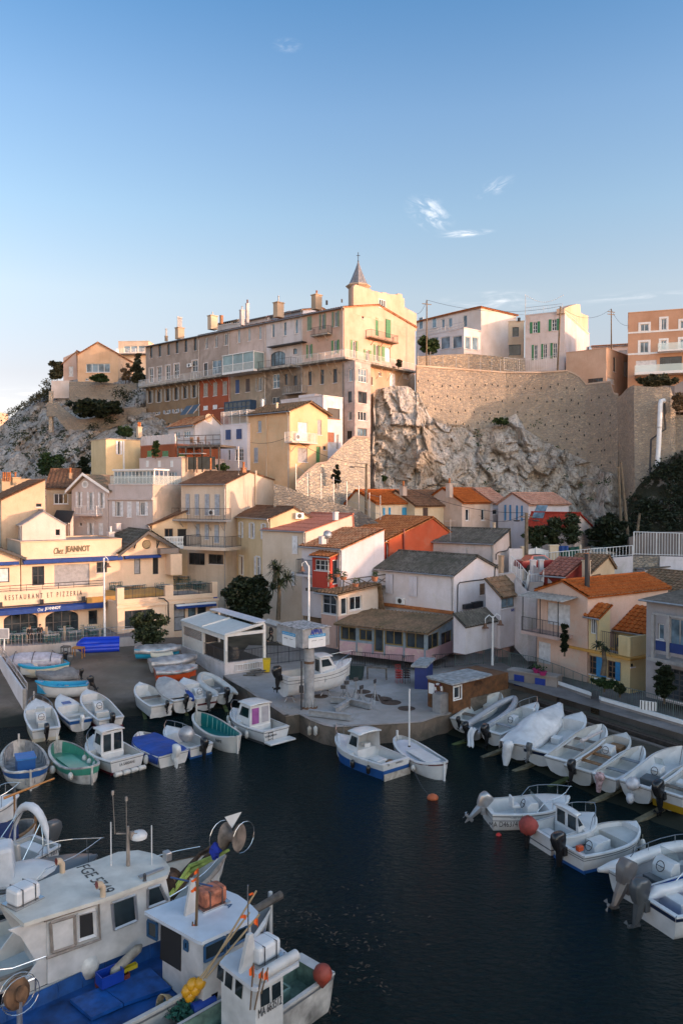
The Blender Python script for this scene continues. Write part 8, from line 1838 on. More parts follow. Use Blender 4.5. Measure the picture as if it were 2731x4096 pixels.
 b=Boat('white motorboat with curved windscreen and a silver tilted outboard',zR(1182,1200),zR(430,1290),B=2.2,D=.82,rise=.3,deck=.34,inner=G_W,zf=.22,group=MG,full=.55);b.cns(.52,.9,h=.85);b.pt_('helm_seat',G_W,lambda q:(q.box((b.X(.34),0,.85),(.4,.5,.12)),q.box((b.X(.30),0,1.1),(.1,.5,.4)),q.tb([(b.X(.34),0,.22),(b.X(.34),0,.85)],.05,6)),bevel=.03);b.mtr(G_SILV,tilt=.75,k=1.35);b.rail(.5,1.0,.5);b.text('MA D46374',.13,.42,.26,-1,w=1.35);b.text('Cap Ferret',.3,.82,.13,-1,G_GREY,w=.85);b.band(.6,.64,G_DKGREY);b.fnd(.32,-1,'upright white fender between the two right-hand motorboats');p=b.world((b.X(.05),-1.25,-.05));tag(MB().ball(p,.15).bd('mooring_buoy',pln('buoy_red',(.55,.02,.015),.4),smooth=180),'small bright red ball buoy at the stern of the windscreen boat','buoy')
 b=Boat('white cuddy boat with a red-wrapped outboard',zR(1400,1350),zS(265,950),B=2.1,D=.8,rise=.3,deck=.42,inner=G_W,zf=.2,group=MG,stripe=G_NAVY,sb=(.3,.36),full=.55);cabin(b,.5,.7,1.6,.75,G_W,G_W,.6);b.rail(.66,1.0,.5);b.blk('seat_box',.25,.1,.2,(.5,.9,.4),G_W);b.pt_('motor_wrap',pln('red_cloth',(.30,.05,.04),.8,var=.3,bump=.5),lambda q:q.ball((-b.L/2-.25,.35,1.0),(.45,.42,.42),12,8,.08),smooth=60);b.pt_('motor_leg',G_BLACK,lambda q:q.tb([(-b.L/2-.3,.35,.7),(-b.L/2-.35,.35,-.2)],[.16,.08],7));b.fnd(.1,-1,'white fender at the stern corner of the red-motor boat')
 b=Boat('white clinker open boat with a blue waterline and black outboard',zS(1150,868),zS(530,1100),B=2.2,D=.78,rise=.3,inner=G_W,deck=.1,zf=.15,group=MG,bottom=G_BLUE,full=.55);b.cns(.38,.55,screen=False,h=.6);b.blk('bench',.52,.35,.15,(.9,.6,.45),G_W);b.deck(.68,1,G_OFF,-.2,.03,'foredeck');b.mtr(k=1.4,y=.2);b.band(.72,.76,G_DKGREY);b.fnd(.84,-1,'long white fender hanging near the bow of the clinker boat',.13,.6);b.blk('petrol_can',.05,-.5,b.sh(0)+.03,(.3,.2,.22),G_ORG)
 b=Boat('big white inflatable-sided console boat with a grey outboard, lower right',zd(1640,1945),zS(1080,1395),B=2.5,D=.85,rise=.3,inner=G_GREY,zf=.25,group=MG,full=.55);rib(b,G_W,.24);b.cns(.42,.9,h=1.0);b.rail(.2,.9,.55,name='side_rail');b.mtr(gel('bronze_grey',(.13,.115,.11)),tilt=.5,k=1.7);b.blk('seat',.3,0,.25,(.4,1.0,.4),G_DKGREY)
 b=Boat('white boat with a blue inside cut off by the lower right edge',zd(1700,2005),zd(1500,2075),B=2.4,D=.9,rise=.3,inner=gel('royal_blue',(.015,.07,.33)),zf=.3,group=MG,stripe=G_NAVY,sb=(.78,.95));b.mtr(G_DKGREY,tilt=.2,k=1.6,y=.4);b.blk('seat',.3,.3,.3,(.6,1.2,.5),G_W)
 b=Boat('white bow with steel rail poking in at the left edge',zT(178,290),zT(-430,420),B=2.2,D=.9,rise=.4,deck=.6,zf=.3);b.rail(.6,1.0,.6)
 b=Boat('varnished wooden pointu with blue canvas and an orange bowsprit',zT(330,520),zT(-330,640),B=2.2,D=.75,rise=.35,kind='pointu',hull=G_W,inner=G_PLANK,gun=G_TEAK,zf=.3,name='pointu');b.cover(pln('navy_canvas',(.008,.018,.09),.8),.2,.75,.1,.05);b.pt_('bowsprit',pln('varnished_spar',(.42,.17,.035),.4),lambda q:q.tb([(b.X(.55),.5,2.15),(b.X(.97)+.9,.5,2.75)],[.06,.04],7));b.pt_('boom_crutch',G_TEAK,lambda q:q.tb([(b.X(.7),.5,.5),(b.X(.7),.5,2.3)],.05,6));b.stemposts(G_TEAK)
 b=Boat('white motorboat with a folded white sunshade frame and black outboard',zT(-420,990),zT(420,690),B=2.2,D=.9,rise=.3,inner=G_OFF,deck=.3,zf=.3);b.mtr(G_DKGREY,k=1.5);b.blk('seat',.14,0,.3,(.6,1.5,.55),G_W);b.text('MAT 10312',.12,.8,.15,1,w=1.1)
 b.pt_('folded_sunshade',T_WHITE,lambda q:q.tb([V((b.X(.18),1.15*cos(a),.9+1.75*sin(a)**.8))for a in[pi*i/12 for i in range(13)]],[.05,.05,.14,.16,.17,.18,.18,.18,.17,.16,.14,.05,.05],8),smooth=60)
 b.pt_('sunshade_frame',M_steel,lambda q:[q.tb([V((b.X(.18)+.3*(1-sin(a)),1.15*cos(a),.9+1.6*sin(a)))for a in[pi*i/12 for i in range(13)]],.025,5)]+[q.tb([(b.X(.45),s_*1.0,.95),(b.X(.2),s_*.8,2.2)],.022,4)for s_ in(-1,1)])
 for sd,yy in((1,.4),(-1,-.4)):b.pt_('seat_back',gel('seat_beige',(.40,.37,.34)),lambda q:q.box((b.X(.42),yy,1.0),(.25,.55,1.1),0,.8),bevel=.06)
 b=Boat('grey-decked boat with a long steel pulpit beside the big fishing boat',zT(880,830),zT(-240,1080),B=2.4,D=.95,rise=.35,deck=.62,inner=G_OFF,gun=G_DKGREY,zf=.4);b.rail(.45,1.03,.65);b.deck(.55,.95,G_DKGREY,.03,.08,'anti_slip_deck');b.pt_('cabin_top',G_W,lambda q:q.ball((b.X(.4),0,1.0),(1.3,.85,.45),14,8),smooth=60);b.pt_('canvas_hood',T_WHITE,lambda q:q.box((b.X(.24),0,1.6),(.9,1.6,1.5),0,.7),bevel=.15)
boats()
# ================================================================ the three fishing boats in the foreground
def fishing():
 def helpers(b):
  def M():return Matrix.Translation(b.root.location)@b.root.rotation_euler.to_matrix().to_4x4()
  I=M().inverted();R3=I.to_3x3();c=I@CAM
  b.lp=lambda p,z:I@P(p,z)
  def side(p,y):r=R3@ray(p);return c+r*((y-c.y)/r.y)
  def endp(p,x):r=R3@ray(p);return c+r*((x-c.x)/r.x)
  b.side,b.endp=side,endp;return b
 def slab(b,name,pts,z,th,m,parent=None,bevel=None):return b.pt_(name,m,lambda q:q.pm([b.lp(p,z)for p in pts],(0,0,-th)),parent,bevel=bevel)
 def qw(b,name,pts,m,y=None,x=None,fr=None,out=.02,parent=None,fw=.05):
  g=[(b.side(p,y)if y is not None else b.endp(p,x))for p in pts];nn=V((0,-1,0))if y is not None else V((-1,0,0));o=parent
  if fr:
   o=b.pt_(name+'_frame',fr,lambda q:[q.tb([g[i]+nn*out,g[(i+1)%len(g)]+nn*out],fw,4)for i in range(len(g))],parent)
  b.pt_(name,m,lambda q:q.poly(*[k+nn*out for k in g]),o)
 def house(b,y0,y1,x0,x1,z0,z1,m,rake=0.0,name='wheelhouse'):
  return b.pt_(name,m,lambda q:q.add([(x0,y0,z0),(x1,y0,z0),(x1-rake,y0,z1),(x0,y0,z1),(x0,y1,z0),(x1,y1,z0),(x1-rake,y1,z1),(x0,y1,z1)],[[0,1,2,3],[4,7,6,5],[1,5,6,2],[0,3,7,4]]))
 def raft(pos,rz,m,label,sc=1.0):
  t=thg('life_raft',label,'life raft',pos,rot=(0,0,rz));q=MB();q.box((0,0,.3*sc),(.85*sc,.62*sc,.5*sc));q.bd('canister',m,t,local=True,bevel=.1)
  for x in(-.22,.22):q=MB();q.tb([(x*sc,-.33*sc,.06),(x*sc,-.33*sc,.54*sc),(x*sc,.33*sc,.54*sc),(x*sc,.33*sc,.06)],.018,4);q.bd('strap',WDK,t,local=True)
  q=MB();q.box((0,0,.03),(1.0*sc,.75*sc,.05));q.bd('cradle',M_steel,t,local=True)
 white=pln('boat_paint_white',(.54,.53,.52),.45,var=.22,scale=1.2);cream=pln('boat_paint_cream',(.56,.54,.49),.5,var=.16,scale=1.5);navy=pln('boat_paint_navy',(.012,.02,.035),.35);dblue=pln('deck_blue',(.008,.075,.27),.55,var=.45,scale=1.3);tan=pln('weathered_trim',(.26,.22,.19),.7,var=.3)
 z=3.35;p0,p1=P(zT(440,1370),z),P(zT(1300,1080),z);d=(p1-p0).normalized();d.z=0
 bw=P(zU(905,600),1.95);b=Boat('large white fishing boat with a cream cabin roof lettered in black',zU(905,600),V(bw)-d*12.5,B=3.5,D=1.35,rise=.6,hull=white,inner=cream,gun=tan,zf=.9,name='fishing_boat',cat='fishing boat',stripe=navy,sb=(-.2,.66),full=.62,keel=.5);helpers(b)
 y=b.lp(zT(870,1225),z).y;pts=[(-260,1330),(540,985),(900,862),(1060,800),(1240,785),(1380,815),(1470,860),(1525,940),(1500,1008),(1300,1080),(900,1230),(440,1370),(215,1440),(0,1250)]
 slab(b,'cabin_roof',[zT(*p)for p in pts],z,.12,cream);yw=y+.12
 xa,xb=b.side(zT(425,1400),yw).x,b.side(zT(1500,1050),yw).x;far=b.lp(zT(900,862),z).y-.12
 w_=house(b,yw,far,xa,xb+.35,1.2,z-.125,white,.4)
 qw(b,'cabin_window',[zV(1170,300),(zV(1410,215)),zV(1432,480),zV(1195,580)],M_glassd,y=yw,fr=M_galv,parent=w_);qw(b,'front_window',[zT(1325,1130),zT(1430,1095),zT(1495,1235),zT(1325,1300)],M_glassd,y=yw,fr=M_galv,parent=w_)
 qw(b,'sliding_door',[zV(525,505),zV(775,430),zV(785,735),zV(545,815)],white,y=yw,fr=tan,out=.05,parent=w_);qw(b,'doorway',[zV(808,420),zV(990,370),zV(1003,640),zV(815,700)],M_dark,y=yw,fr=white,parent=w_,fw=.07)
 b.pt_('door_track',tan,lambda q:q.tb([b.side(zV(465,490),yw-.05),b.side(zV(1035,305),yw-.05),b.side(zV(1052,680),yw-.05),b.side(zV(490,880),yw-.05)],.05,4))
 for y_ in(yw+.05,far-.1):
  a=b.side(zV(330,980),yw);b.pt_('roof_bracket',white,lambda q:q.pm([(xa,y_,1.2),(xa,y_,z-.13),(xa-1.1,y_,z-.13),(xa-.75,y_,z-.45),(xa-.3,y_,z-1.4),(xa-1.1,y_,1.1)],(0,.05,0)))
 A,Bq=b.lp(zT(700,955),z),b.lp(zT(1025,1130),z);c=(A+Bq)/2;txm('roof_lettering','FGE 5749',.5,pln('worn_black',(.10,.10,.10),.8,var=.6,scale=9),b.root,frm((c.x,c.y,z+.01),(0,-1,0),(1,0,0)),width=abs(A.y-Bq.y)+.25,height=.42,depth=.004,local=True)
 for px in((562,985),(925,1200)):k=b.lp(zT(*px),z);b.pt_('ventilator',pln('vent_cream',(.52,.46,.36)),lambda q:(q.tb([(k.x,k.y,z),(k.x,k.y,z+.28),(k.x-.08,k.y,z+.4),(k.x-.2,k.y,z+.42)],[.09,.09,.11,.13],10)),smooth=60);b.pt_('vent_mouth',pln('vent_red',(.20,.03,.02)),lambda q:q.lth([(.115,0),(.115,.01)],(k.x-.2,k.y,z+.42),10,(-1,0,.05)))
 k=b.lp(zT(1150,925),z);b.pt_('roof_mast',tan,lambda q:(q.tb([(k.x,k.y,z),(k.x,k.y,z+1.35)],[.07,.05],6),q.tb([(k.x-.3,k.y+.25,z+1.1),(k.x+.25,k.y-.2,z+1.1)],.03,5),q.tb([(k.x-.05,k.y,z+1.3),(k.x-.05,k.y,z+2.3)],.012,4),q.tb([(k.x-.35,k.y+.25,z+1.1),(k.x-.4,k.y+.3,z+2.5)],.012,4),q.box((k.x-.05,k.y,z+2.3),(.07,.07,.14)),q.box((k.x-.4,k.y+.3,z+2.5),(.07,.07,.14)),q.box((k.x+.1,k.y-.1,z+1.05),(.12,.12,.25))))
 b.pt_('radar_dome',G_W,lambda q:q.lth([(.05,0),(.27,.04),(.29,.14),(.22,.24),(.02,.28)],(k.x+.35,k.y-.1,z+.85),16),smooth=60)
 for dx,dy,h in((-.45,.35,1.5),(.65,-.45,1.35)):b.pt_('whip_aerial',G_W,lambda q:q.tb([(k.x+dx,k.y+dy,z),(k.x+dx,k.y+dy,z+h)],.022,5))
 b.pt_('wiper_bar',M_zinc,lambda q:q.pm([b.lp(p,z+.03)for p in(zT(1240,1020),zT(1460,940),zT(1475,955),zT(1260,1040))],(0,0,.03)));k=b.lp(zT(1500,900),z);b.pt_('floodlight',M_galv,lambda q:q.box((k.x,k.y,z+.25),(.22,.3,.3)),bevel=.03)
 k=b.lp(zT(1298,1060),z);b.pt_('deck_lamp',WDK,lambda q:q.lth([(.07,0),(.05,.05),(.06,.2),(.02,.25)],(k.x,k.y,z),8));b.pt_('side_rail',M_steel,lambda q:(q.tb([b.side(zV(0,1000),yw-.35),b.side(zV(130,985),yw-.35),b.side(zV(480,860),yw-.35)],.025,6)))
 b.pt_('bow_rail',M_steel,lambda q:[q.tb([(b.X(t),sd*(b.hb(t)-.05),b.sh(t)+.4*(t>.7))for t in(.66,.72,.8,.88,.94)],.022,5)for sd in(-1,1)])
 b.pt_('net_winch',pln('rusty_brown',(.11,.06,.035),.8,var=.5),lambda q:(q.lth([(.42,-.25),(.3,-.2),(.3,.2),(.42,.25)],(b.X(.8),-.2,1.75),16,(1,.6,0)),q.tb([(b.X(.8),-.2,.9),(b.X(.8),-.2,1.75)],.08,6)),smooth=50)
 e=P(zU(960,440),3.55);el=(Matrix.Translation(b.root.location)@b.root.rotation_euler.to_matrix().to_4x4()).inverted()@e
 b.pt_('bow_gantry',pln('rusty_brown',(0,0,0)),lambda q:[q.tb([(b.X(.8),s_*.25-.1,1.2),(b.X(.92),s_*.2,2.2),(el.x,el.y+s_*.12,el.z)],[.1,.09,.07],6)for s_ in(-1,1)])
 b.pt_('net_roller',pln('old_drum',(.20,.155,.125),.7,var=.4),lambda q:(q.lth([(.48,-.3),(.36,-.22),(.18,-.1),(.18,.1),(.36,.22),(.48,.3)],el,18,(.5,-1,.1))),smooth=50);b.pt_('roller_guard',M_steel,lambda q:[q.tb([el+V((.3*s_,-.6*s_*.5,0))+V((.55*cos(a),.15*cos(a),.55*sin(a)))for a in[2*pi*i/16 for i in range(16)]],.013,4,closed=True)for s_ in(-1,1)])
 b.pt_('hanging_line',pln('lime_net',(.40,.50,.12),.9,var=.4),lambda q:[q.tb([el+V((-.2,-.1,-.4)),(b.X(.86),-.35,1.95+.2*i),(b.X(.76),-.75,1.35)],[.05,.09,.05],5)for i in(0,1)]);b.pt_('blue_rag',pln('rag_blue',(.01,.03,.30),.9),lambda q:q.ball(el+V((-.55,.25,-.45)),(.22,.18,.28),8,6,.25));b.pt_('white_pennant',G_W,lambda q:q.add([el+V((-.25,.1,.75)),el+V((.35,-.1,.85)),el+V((0,0,.3)),el+V((.02,.06,.3))],[[0,1,2],[1,3,0]]))
 gp=b.world((b.X(.68),-1.0,.95));t=thg('drum','tall green plastic drum standing on the foredeck','drum',gp);MB().lth([(.36,0),(.38,.95),(.35,.95),(.33,.55)],gp,16).bd('drum_body',pln('drum_green',(.008,.12,.045),.5),t,smooth=40)
 k=b.lp(zV(245,290),z);raft(b.world((k.x,k.y,z)),b.rz+.3,gel('raft_white',(.62,.62,.63)),'white strapped life raft on the lettered cabin roof')
 z=3.05;p0,p1=P(zU(680,1385),z),P(zU(1190,1160),z);d=(p1-p0).normalized();d.z=0
 bw=P(zX(745,330),1.7);b=Boat('blue-decked fishing boat with a white wheelhouse and orange marker flags',zX(745,330),V(bw)-d*13.0,B=3.3,D=1.15,rise=.55,hull=white,inner=dblue,gun=white,zf=.72,name='fishing_boat',cat='fishing boat',full=.62,keel=.5);helpers(b)
 slab(b,'wheelhouse_roof',[zU(*p)for p in((175,1110),(740,893),(870,905),(1010,960),(1110,1030),(1195,1115),(1165,1175),(690,1385),(648,1372))],z,.1,gel('roof_blue_white',(.52,.56,.62)))
 y=b.lp(zU(690,1385),z).y+.1;yf=b.lp(zU(740,893),z).y-.15;x0=b.lp(zU(648,1372),z).x+.15;x1=b.lp(zU(1190,1150),z).x-.1
 w_=house(b,y,yf,x0,x1,.75,z-.105,white,.15);wb=pln('window_blue',(.015,.07,.16),.4)
 qw(b,'side_window',[zU(712,1420),zU(890,1335),zU(892,1480),zU(712,1560)],M_glassd,y=y,fr=wb,parent=w_);qw(b,'side_window',[zU(922,1310),zU(1090,1230),zU(1090,1350),zU(922,1440)],M_glassd,y=y,fr=wb,parent=w_)
 qw(b,'back_window',[zU(212,1188),zU(293,1222),zU(293,1365),zU(212,1325)],M_glassd,x=x0,fr=wb,parent=w_);qw(b,'doorway',[zW(640,525),zW(855,635),zW(850,1020),zW(632,885)],M_dark,x=x0,parent=w_,out=.01);qw(b,'small_window',[zW(890,690),zW(925,715),zW(925,800),zW(890,780)],M_glassd,x=x0,fr=wb,parent=w_)
 b.pt_('roof_fin',white,lambda q:q.pm([b.lp(zU(540,1155),z),b.lp(zU(655,1105),z),b.lp(zU(630,1105),z)+Z*1.0,b.lp(zU(600,1120),z)+Z*1.05],(0,.1,0)));k=b.lp(zU(610,1110),z);b.pt_('blue_arm',paint('arm_blue',(.015,.05,.16)),lambda q:q.tb([(k.x-.5,k.y+.5,z+1.05),(k.x+.5,k.y-.35,z+.75)],.03,5))
 k=b.lp(zU(770,1040),z);raft(b.world((k.x,k.y,z)),b.rz,pln('raft_orange',(.46,.15,.08),.6,var=.5,scale=4),'faded orange life raft on the white wheelhouse roof');k=b.lp(zU(895,1032),z);txm('roof_lettering','5 SA',.3,wb,b.root,frm((k.x,k.y,z+.01),(0,-1,0),(1,0,0)),width=.75,height=.22,depth=.004,local=True)
 for pts in([zV(735,1310),zV(1060,1180),zV(1290,1355),zV(960,1500)],[zV(1065,1180),zV(1568,975),zV(1790,1180),zV(1300,1350)]):slab(b,'hatch_cover',pts,.86,.1,pln('hatch_blue',(.008,.09,.34),.5,var=.3))
 b.pt_('far_rail',M_steel,lambda q:[q.tb([(b.X(t),b.hb(t)-.05,b.sh(t)+.42)for t in(.02,.15,.3,.42)],.045,6)]+[q.tb([(b.X(t),b.hb(t)-.05,b.sh(t)),(b.X(t),b.hb(t)-.05,b.sh(t)+.42)],.025,5)for t in(.05,.15,.25,.35,.42)]);b.pt_('near_rail',M_steel,lambda q:[q.tb([(b.X(t),-b.hb(t)+.05,b.sh(t)+.4)for t in(.0,.15,.3,.42)],.03,6)]+[q.tb([(b.X(t),-b.hb(t)+.05,b.sh(t)),(b.X(t),-b.hb(t)+.05,b.sh(t)+.4)],.02,5)for t in(.05,.15,.25,.35,.42)])
 b.stemposts(white,.5);b.pt_('bow_log',M_GREYD,lambda q:q.tb([(b.X(.82),-.1,1.65),(b.L/2+.25,-.25,2.1)],[.12,.14],8));b.ribs(14,dblue)
 k=P(zV(205,1250),2.0);I=(Matrix.Translation(b.root.location)@b.root.rotation_euler.to_matrix().to_4x4()).inverted();k=I@k
 b.pt_('line_hauler',pln('rust_drum',(.17,.085,.04),.8,var=.5),lambda q:q.lth([(.42,-.12),(.40,-.05),(.2,.02),(.2,.12)],k,18,(.35,-1,.25)),smooth=50);b.pt_('hauler_guard',M_steel,lambda q:[q.tb([k+V((0,.12*s_,.0))+V((.52*cos(a),0,.52*sin(a)))for a in[2*pi*i/18 for i in range(18)]],.012,4,closed=True)for s_ in(-1,1)]);b.pt_('hauler_post',M_galv,lambda q:q.tb([(k.x,k.y,.72),k],.08,6))
 for px,zz,m,dd,lab in((zV(1150,1010),1.25,gel('crate_blue',(.01,.05,.35)),(.7,.45,.35),'blue plastic crate on the blue boat deck'),(zV(1180,1060),1.0,pln('crate_red',(.16,.03,.02),.7),(.9,.5,.3),'dark red fish crate under the blue crate'),(zV(1350,960),1.1,gel('scoop_yellow',(.55,.42,.02)),(.5,.14,.12),'yellow scoop on the blue boat deck')):
  w3=P(px,zz);t=thg('crate' if 'crate' in lab else 'scoop',lab,'crate' if 'crate' in lab else 'scoop',(w3.x,w3.y,zz-dd[2]),rot=(0,0,b.rz));q=MB();x_,y_,h_=dd
  for o_,s_ in(((0,0,.02),(x_,y_,.03)),((x_/2,0,h_/2),(.03,y_,h_)),((-x_/2,0,h_/2),(.03,y_,h_)),((0,y_/2,h_/2),(x_,.03,h_)),((0,-y_/2,h_/2),(x_,.03,h_))):q.box(o_,s_)
  q.bd('shell',m,t,local=True)
 for px,zz,r,lab in((zV(920,950),1.2,.36,'fat round white fender between the two big fishing boats'),):
  w3=P(px,zz);t=thg('fender',lab,'fender',w3-Z*.3);MB().lth([(.05,-.4),(r*.8,-.3),(r,0),(r*.8,.28),(.08,.4)],w3,14).bd('float',M_fend,t,smooth=60)
 w3=P(zV(1325,895),1.3);t=thg('fender','long grimy white fender lying against the blue boat bulwark','fender',w3);MB().lth([(.04,-.6),(.14,-.5),(.15,.45),(.04,.6)],w3,10,d+Z*.5).bd('float',pln('grimy_fender',(.36,.32,.27),.7,var=.4),t,smooth=60)
 for i,(x0,y0,x1,y1,fl)in enumerate(((985,1050,1015,30,((1015,60,60,40),(1008,160,55,55))),(1000,1050,1030,-40,((1030,-30,45,60),)),(900,800,872,378,((878,420,95,60),(883,540,75,45))),(960,1050,1000,480,((985,560,36,70),)),(940,1050,970,500,((965,600,30,70),)))):
  zt_=3.3 if y1<200 else 2.9;Yv=P(zW(x0,y0),.95).y-1.0;a=Q(zW(x0,y0),Yv);e=Q(zW(x1,y1),Yv);t=thg('marker_pole','fishing marker pole with orange flags, '+['tallest, nearest the wheelhouse','tall one rising past the roof edge','thin one in front of the doorway','short one in the bundle','shortest in the bundle'][i],'marker pole',a);q=MB();q.tb([a,e],.025,5);q.bd('pole',pln('pole_brown',(.14,.09,.05),.7),t)
  for fx,fy,fw,fh in fl:c=Q(zW(fx,fy),Yv-.02);k=Yv/F*600/1568;q=MB();q.grid(lambda u,v:c+V((-fw*k*u,.05*sin(u*6),fh*k*(.5-v)*(1-.6*u)-fh*k*.3*u)),6,3);q.bd('flag',M_orange,t,solid=.01)
 for i,(x,y0,y1,m)in enumerate(((960,720,900,gel('float_yellow',(.60,.42,.03))),(905,770,860,G_GREY))):
  a,e=Q(zW(x,y1),25.3),Q(zW(x,y0),25.3);t=thg('marker_float',['yellow and white cylindrical float hanging on the marker poles','grey float hanging beside the yellow and white one'][i],'float',a);h_=(e-a).length
  for j in range(5 if i==0 else 1):q=MB();q.lth([(.12,0),(.12,h_/(5 if i==0 else 1)-.01)],a.lerp(e,j/5),12);q.bd('band',[m,gel('float_white',(.5,.5,.5))][j%2],t)
 zs=1.2;p0,p1=P(zX(1410,1062),zs),P(zX(975,1345),zs);d=(p0-p1).normalized();d.z=0
 st=(P(zX(1410,1062),zs)+P(zX(1050,822),zs))/2;Bw=(P(zX(1410,1062),zs)-P(zX(1050,822),zs)).length
 tip=st-d*9.0;bp=tip;r_=bp+Z*0-CAM;k_=r_.dot(FW);bpx=(CX+F*r_.x/k_,CY-F*r_.dot(UP)/k_)
 b=Boat('small white fishing boat with a green well deck and registration on its cabin',bpx,V((st.x,st.y,1.24)),B=Bw*1.05,D=1.2,rise=0.0,hull=G_DIRTY,inner=pln('well_green',(.16,.25,.20),.7,var=.4),gun=white,zf=.6,name='fishing_boat',cat='fishing boat',full=.7,keel=.5);helpers(b)
 z=2.75;rp=[zX(*p)for p in((205,925),(270,850),(500,740),(650,690),(760,720),(860,780),(955,855),(1030,900),(1035,930),(590,1195),(540,1185))]
 slab(b,'cabin_roof',rp,z,.1,gel('roof_white',(.55,.55,.57)));I=[b.lp(p,z)for p in rp]
 yn=b.lp(zX(590,1195),z).y-.1;yf=b.lp(zX(500,740),z).y+.15;xs=b.lp(zX(1030,915),z).x+.55;xf=b.lp(zX(560,1190),z).x-.1
 w_=b.pt_('cabin',white,lambda q:q.add([(xs,yn,.65),(xf,yn,.65),(xf,yn,z-.105),(xs,yn,z-.105),(xs,yf,.65),(xf,yf,.65),(xf,yf,z-.105),(xs,yf,z-.105)],[[0,1,2,3],[4,7,6,5],[1,5,6,2],[0,3,7,4]]))
 for pts in(((630,1230),(722,1175),(727,1345),(632,1395)),((750,1165),(838,1115),(843,1265),(752,1325))):g=[b.side(zX(*p),yn)for p in pts];b.pt_('side_window',M_glassd,lambda q:q.poly(*[V((k.x,yn+.015,k.z))for k in g]),w_)
 for pts in(((195,940),(255,985),(245,1130),(180,1080)),((275,1010),(345,1070),(335,1215),(262,1160)),((378,1095),(452,1160),(440,1310),(370,1250))):g=[b.endp(zX(*p),xf)for p in pts];b.pt_('front_window',M_glassd,lambda q:q.poly(*[V((xf+.015,k.y,k.z))for k in g]),w_)
 a,e=b.side(zX(612,1445),yn+.02),b.side(zX(855,1330),yn+.02);c=(a+e)/2;txm('lettering','MA 663512',.3,WDK,b.root,frm((c.x,yn+.02,c.z),(-1,0,0),Z),width=abs(a.x-e.x),height=.24,depth=.004,local=True)
 A,Bq=b.lp(zX(905,895),z),b.lp(zX(700,740),z);c=(A+Bq)/2;txm('roof_lettering','FH 7753',.3,WDK,b.root,frm((c.x,c.y,z+.01),(0,-1,0),(1,0,0)),width=abs(A.y-Bq.y),height=.3,depth=.004,local=True)
 a,e=b.lp(zX(575,1150),z),b.lp(zX(1005,895),z);b.pt_('roof_tube',white,lambda q:q.tb([a+Z*.14,e+Z*.14],.16,12),smooth=60);k=b.lp(zX(470,985),z);b.pt_('roof_fin',white,lambda q:q.pm([(k.x-.35,k.y,z),(k.x+.25,k.y,z),(k.x-.05,k.y,z+.95),(k.x-.2,k.y,z+.95)],(0,.12,0)));b.pt_('aerial',M_steel,lambda q:q.tb([(k.x-.12,k.y,z+.9),(k.x-.12,k.y,z+2.3)],.02,5))
 k=b.lp(zX(660,880),z);raft(b.world((k.x,k.y,z)),b.rz,gel('raft_white',(.6,.6,.6)),'white strapped life raft on the small registered fishing boat roof')
 b.pt_('hatch_coaming',pln('coaming_green',(.20,.30,.25),.7,var=.3),lambda q:[q.box(o_,s_)for o_,s_ in(((b.X(.13),-.45,.8),(.07,.9,.4)),((b.X(.13)+.9,-.45,.8),(.07,.9,.4)),((b.X(.13)+.45,0,.8),(.83,.07,.4)),((b.X(.13)+.45,-.9,.8),(.83,.07,.4)))]);b.pt_('hatch_opening',M_dark,lambda q:q.box((b.X(.13)+.45,-.45,.66),(.83,.83,.02)))
 b.pt_('foredeck',white,lambda q:q.box((xf+1.6,(yn+yf)/2,.72),(3.0,abs(yn-yf)*.8,.08)))
 w3=P(zX(1280,1060),1.45);t=thg('buoy','dull red cone buoy sitting in the stern of the small fishing boat','buoy',w3-Z*.4);MB().lth([(.03,-.38),(.28,-.05),(.3,.08),(.22,.25),(.05,.34)],w3,14).bd('float',pln('dull_red',(.30,.05,.03),.6,var=.3),t,smooth=60)
 for i,(x0,y0,x1,y1,fl)in enumerate(((525,1420,560,930,((565,960,50,130),)),(570,1420,660,985,((660,1020,45,85),)),(640,1250,712,980,((710,1010,40,120),)))):
  a=Q(zX(x0,y0),20.8);e=Q(zX(x1,y1),20.8);t=thg('marker_pole','fishing pole with a ragged orange flag at the small boat cabin, '+['leftmost','middle','rightmost'][i]+' of three','marker pole',a);q=MB();q.tb([a,e],.022,5);q.bd('pole',pln('pole_brown',(0,0,0)),t)
  for fx,fy,fw,fh in fl:c=Q(zX(fx,fy),20.78);k=20.8/F*600/1568;q=MB();q.grid(lambda u,v:c+V((-fw*k*u,.05*sin(u*5),-fh*k*v*(1-.5*u)-fh*.2*k*u)),5,4);q.bd('flag',M_orange,t,solid=.01)
 for i,(x0,y0,x1,y1,fl)in enumerate(((30,1100,590,175,((560,200,45,30),)),(0,1090,520,400,((480,430,55,50),)),(60,1090,625,420,((605,470,40,90),)))):
  a=Q(zX(x0,y0),22.0);e=Q(zX(x1,y1),22.8);t=thg('bamboo_pole','long bamboo pole with small orange flags leaning between the two boats, '+['longest','leftmost','rightmost'][i],'pole',a);q=MB();q.tb([a,e],.03,5);q.bd('pole',pln('bamboo',(.34,.24,.13),.6),t)
  for fx,fy,fw,fh in fl:c=Q(zX(fx,fy),22.5);k=22.5/F*600/1568;q=MB();q.grid(lambda u,v:c+V((-fw*k*u,.04*sin(u*5),-fh*k*v*(1-.5*u))),4,3);q.bd('flag',M_orange,t,solid=.01)
 for i,(x,y)in enumerate(((965,1155),(1050,1140),(912,1220),(1000,1205),(945,1270))):
  c=Q(zW(x,y),22.6);tag(MB().lth([(.05,-.19),(.15,-.1),(.165,0),(.15,.1),(.05,.19)],c,12,(.5,.3,1)).bd('net_float',gel('float_orange_yellow',(.62,.30,.015)),smooth=60),'orange yellow net float in the cluster between the boats, '+['top left','top right','far left','middle','lowest'][i],'float','cluster of yellow net floats')
